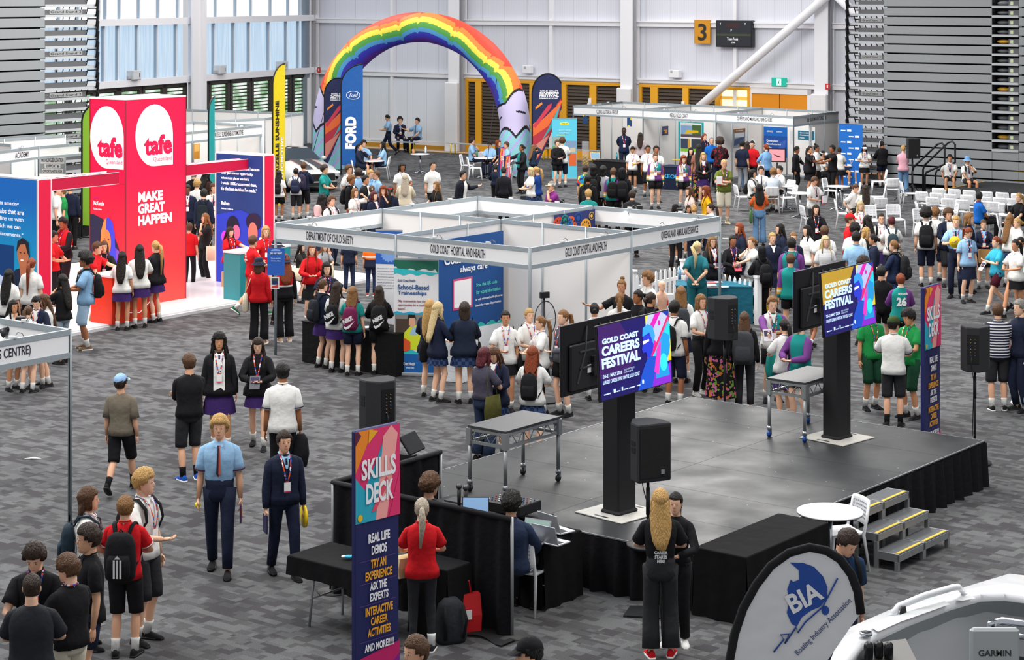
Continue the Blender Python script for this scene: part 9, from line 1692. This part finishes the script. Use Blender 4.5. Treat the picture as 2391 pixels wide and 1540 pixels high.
small('paper_cup', 'brown paper cup on the empty rear table', 'cup', 965, 358, .75, (('c', 0, .16, (.05, '#c08a5a')),))
for px, py, z, c, lab in ((1640, 668, .76, '#e8eaea', 'leaflets spread on the ambulance table'), (1655, 661, .76, '#e0645a', 'box of sweets on the ambulance table'), (1668, 672, .76, '#1a1a1c', 'black clipboard on the ambulance table'), (2184, 482, .745, '#3a3c50', 'flyers scattered on the round table by audience chairs'), (873, 373, .745, '#d8a8a8', 'cards on the table behind the silver car'), (1580, 373, .78, '#f0c020', 'yellow caps on the tram company table'), (1600, 640, .76, '#1c1e22', 'black medical case on the ambulance table'), (870, 765, .76, '#d8dce8', 'leaflets on the black table under the traineeship girls'), (1066, 797, .74, '#e08a3a', 'orange leaflet on the small white table')): small('leaflets', lab, 'leaflets', px, py, z, (('b', (0, 0, .012), (.3, .2, .02), c), ('b', (.22, .06, .01), (.18, .14, .015), '#e4e4e8')))
small('defibrillator', 'white training case with red heart beside the mannequin', 'medical case', 1553, 735, .7, (('b', (0, 0, .2), (.3, .1, .4), '#e8eaec'), ('b', (0, -.055, .24), (.1, .01, .1), '#c82a30')))
laptop('open laptop on the road company table', G(1391, 371, .78), .1, '#6a93a8'); laptop('dark open laptop on round table at the right edge', G(2362, 498, .745), radians(190), '#14161c', .36, '#303236')
sc2 = thing('display_screen', 'screen with pink perforated panel picture at manufacturing booth', 'screen', G(1808, 432), -.3); m = MB(); m.box((.1, 0, 1.05), (.62, .05, .48), BLK); m.cyl((.1, 0, 0), (.1, 0, .8), .03, BLK, 8); m.build('monitor', sc2); m = MB(); m.rect(-.17, .85, .37, 1.26, (0, -.03, 0), R3, Z, mat('#d8929a', .4, emit=.3), .004); m.poly([(-.05, 1.1), (.2, 1.02), (.28, .98), (.1, 1.0)], (0, -.03, 0), R3, Z, mat('#5a2a34'), .008); m.build('screen_picture', sc2)
# tube of yellow balls
tb = thing('ball_tube', 'clear acrylic tube part filled with yellow balls', 'tube', G(1367, 390)-Z*0, 0); gm2, nt, b, N, L = nodes('clear_acrylic'); b.inputs['Alpha'].default_value = .25; b.inputs['Roughness'].default_value = .05; b.inputs['Base Color'].default_value = (.9, .92, .98, 1)
m = MB(); m.cyl((0, 0, .0), (0, 0, 1.0), .14, gm2, 20); m.build('tube_wall', tb); m = MB()
for i in range(26): a = i*2.4; m.ball((.08*cos(a), .08*sin(a), .05+.016*i), .045, mat('#e8bc14', .4), 8, 6)
tag(m.build('yellow_balls', tb), 'yellow balls', kind='stuff')
# prize wheel
pw = thing('prize_wheel', 'clear prize wheel on a stand behind the ponytailed girl', 'prize wheel', G(1273, 940), .5); m = MB(); z0 = 1.38; m.tube([(.2*cos(t), 0, z0+.3*sin(t)) for t in np.arange(25)*pi/12], .009, BLK, 6); [m.tube([(0, 0, z0), (.2*cos(t), 0, z0+.3*sin(t))], .005, GREYW, 4) for t in np.arange(8)*pi/4]; m.build('wheel', pw)
m = MB(); m.cyl((0, .04, 0), (0, .04, z0+.42), .02, BLK, 8); m.box((0, .02, z0+.4), (.16, .06, .1), BLK); m.box((0, .04, .015), (.5, .4, .03), BLK); m.build('stand', pw)
# two thin upright event signs by the rear of the crowd
for px, yt, yb, lab in ((1167, 345, 497, 'left of the pair of thin pink and navy skills signs'), (1180, 364, 505, 'right of the pair of thin pink and navy skills signs')):
    D = 6.8*F/(yb+20); H = HC-(yt+20)*D/F; r = thing('banner_totem', lab, 'banner', D_(px, D), radians(72), 'thin skills signs'); m = MB(); fbox(m, 0, .45, 0, .05, .02, H, mat('#2a2f6a', .6)); m.build('fabric_sleeve', r); m = MB(); art(m, .45, H*.45, H-.02, (0, -.003, 0), R3); m.text('SKILLS', .06, H*.8, .33, .15, (0, -.003, 0), R3, Z, wt, .016, .03); m.build('printed_artwork', r)
# loose things on the floor
m = MB(); m.add([(0, 0, .004), (.12, -.04, .02), (.26, .0, .006), (.14, .08, .012)], [[0, 1, 2, 3]], mat('#f2f2f4')); item('paper_scrap', 'crumpled white paper lying on the carpet at left', 'paper', m, G(55, 1071))
m = MB(); m.box((0, 0, .004), (.16, .09, .006), mat('#c8ccc0')); item('paper_scrap', 'small white paper on the carpet behind the ambulance booth', 'paper', m, G(1694, 556))
gb = thing('backpack', 'grey and black backpack standing on the floor by drape', 'backpack', G(1052, 1497), .4); m = MB(); m.rings([sup(w, d, 16, 3, 0, z) for z, w, d in ((0, .15, .1), (.05, .17, .12), (.25, .16, .11), (.4, .13, .08), (.46, .07, .04))], cloth('#2b2e33')); m.build('pack_body', gb); m = MB(); m.tube([(-.1, -.1, .4), (-.12, -.16, .25), (-.1, -.12, .06)], .02, cloth('#17181a'), 6, flat=.5); m.tube([(.1, -.1, .4), (.12, -.16, .25), (.1, -.12, .06)], .02, cloth('#17181a'), 6, flat=.5); m.build('shoulder_strap', gb)
chair(1205, 1262, 158, 'white perforated chair under person in denim jacket', z=.82)
m = MB(); m.poly([(0, 0), (.5, -.1), (.62, .3), (.1, .35)], (0, 0, .02), (1, 0, 0), (0, 1, 0), BLK, 0, .02); item('floor_plate', 'black steel floor plate behind the wide-jeans woman', 'plate', m, G(1455, 1440))
cb = thing('cardboard_box', 'small cardboard box beside the teal counter', 'box', G(540, 668, .1), -.5); m = MB(); m.box((0, 0, .17), (.34, .3, .34), mat('#c79a62', .8)); m.build('carton', cb)
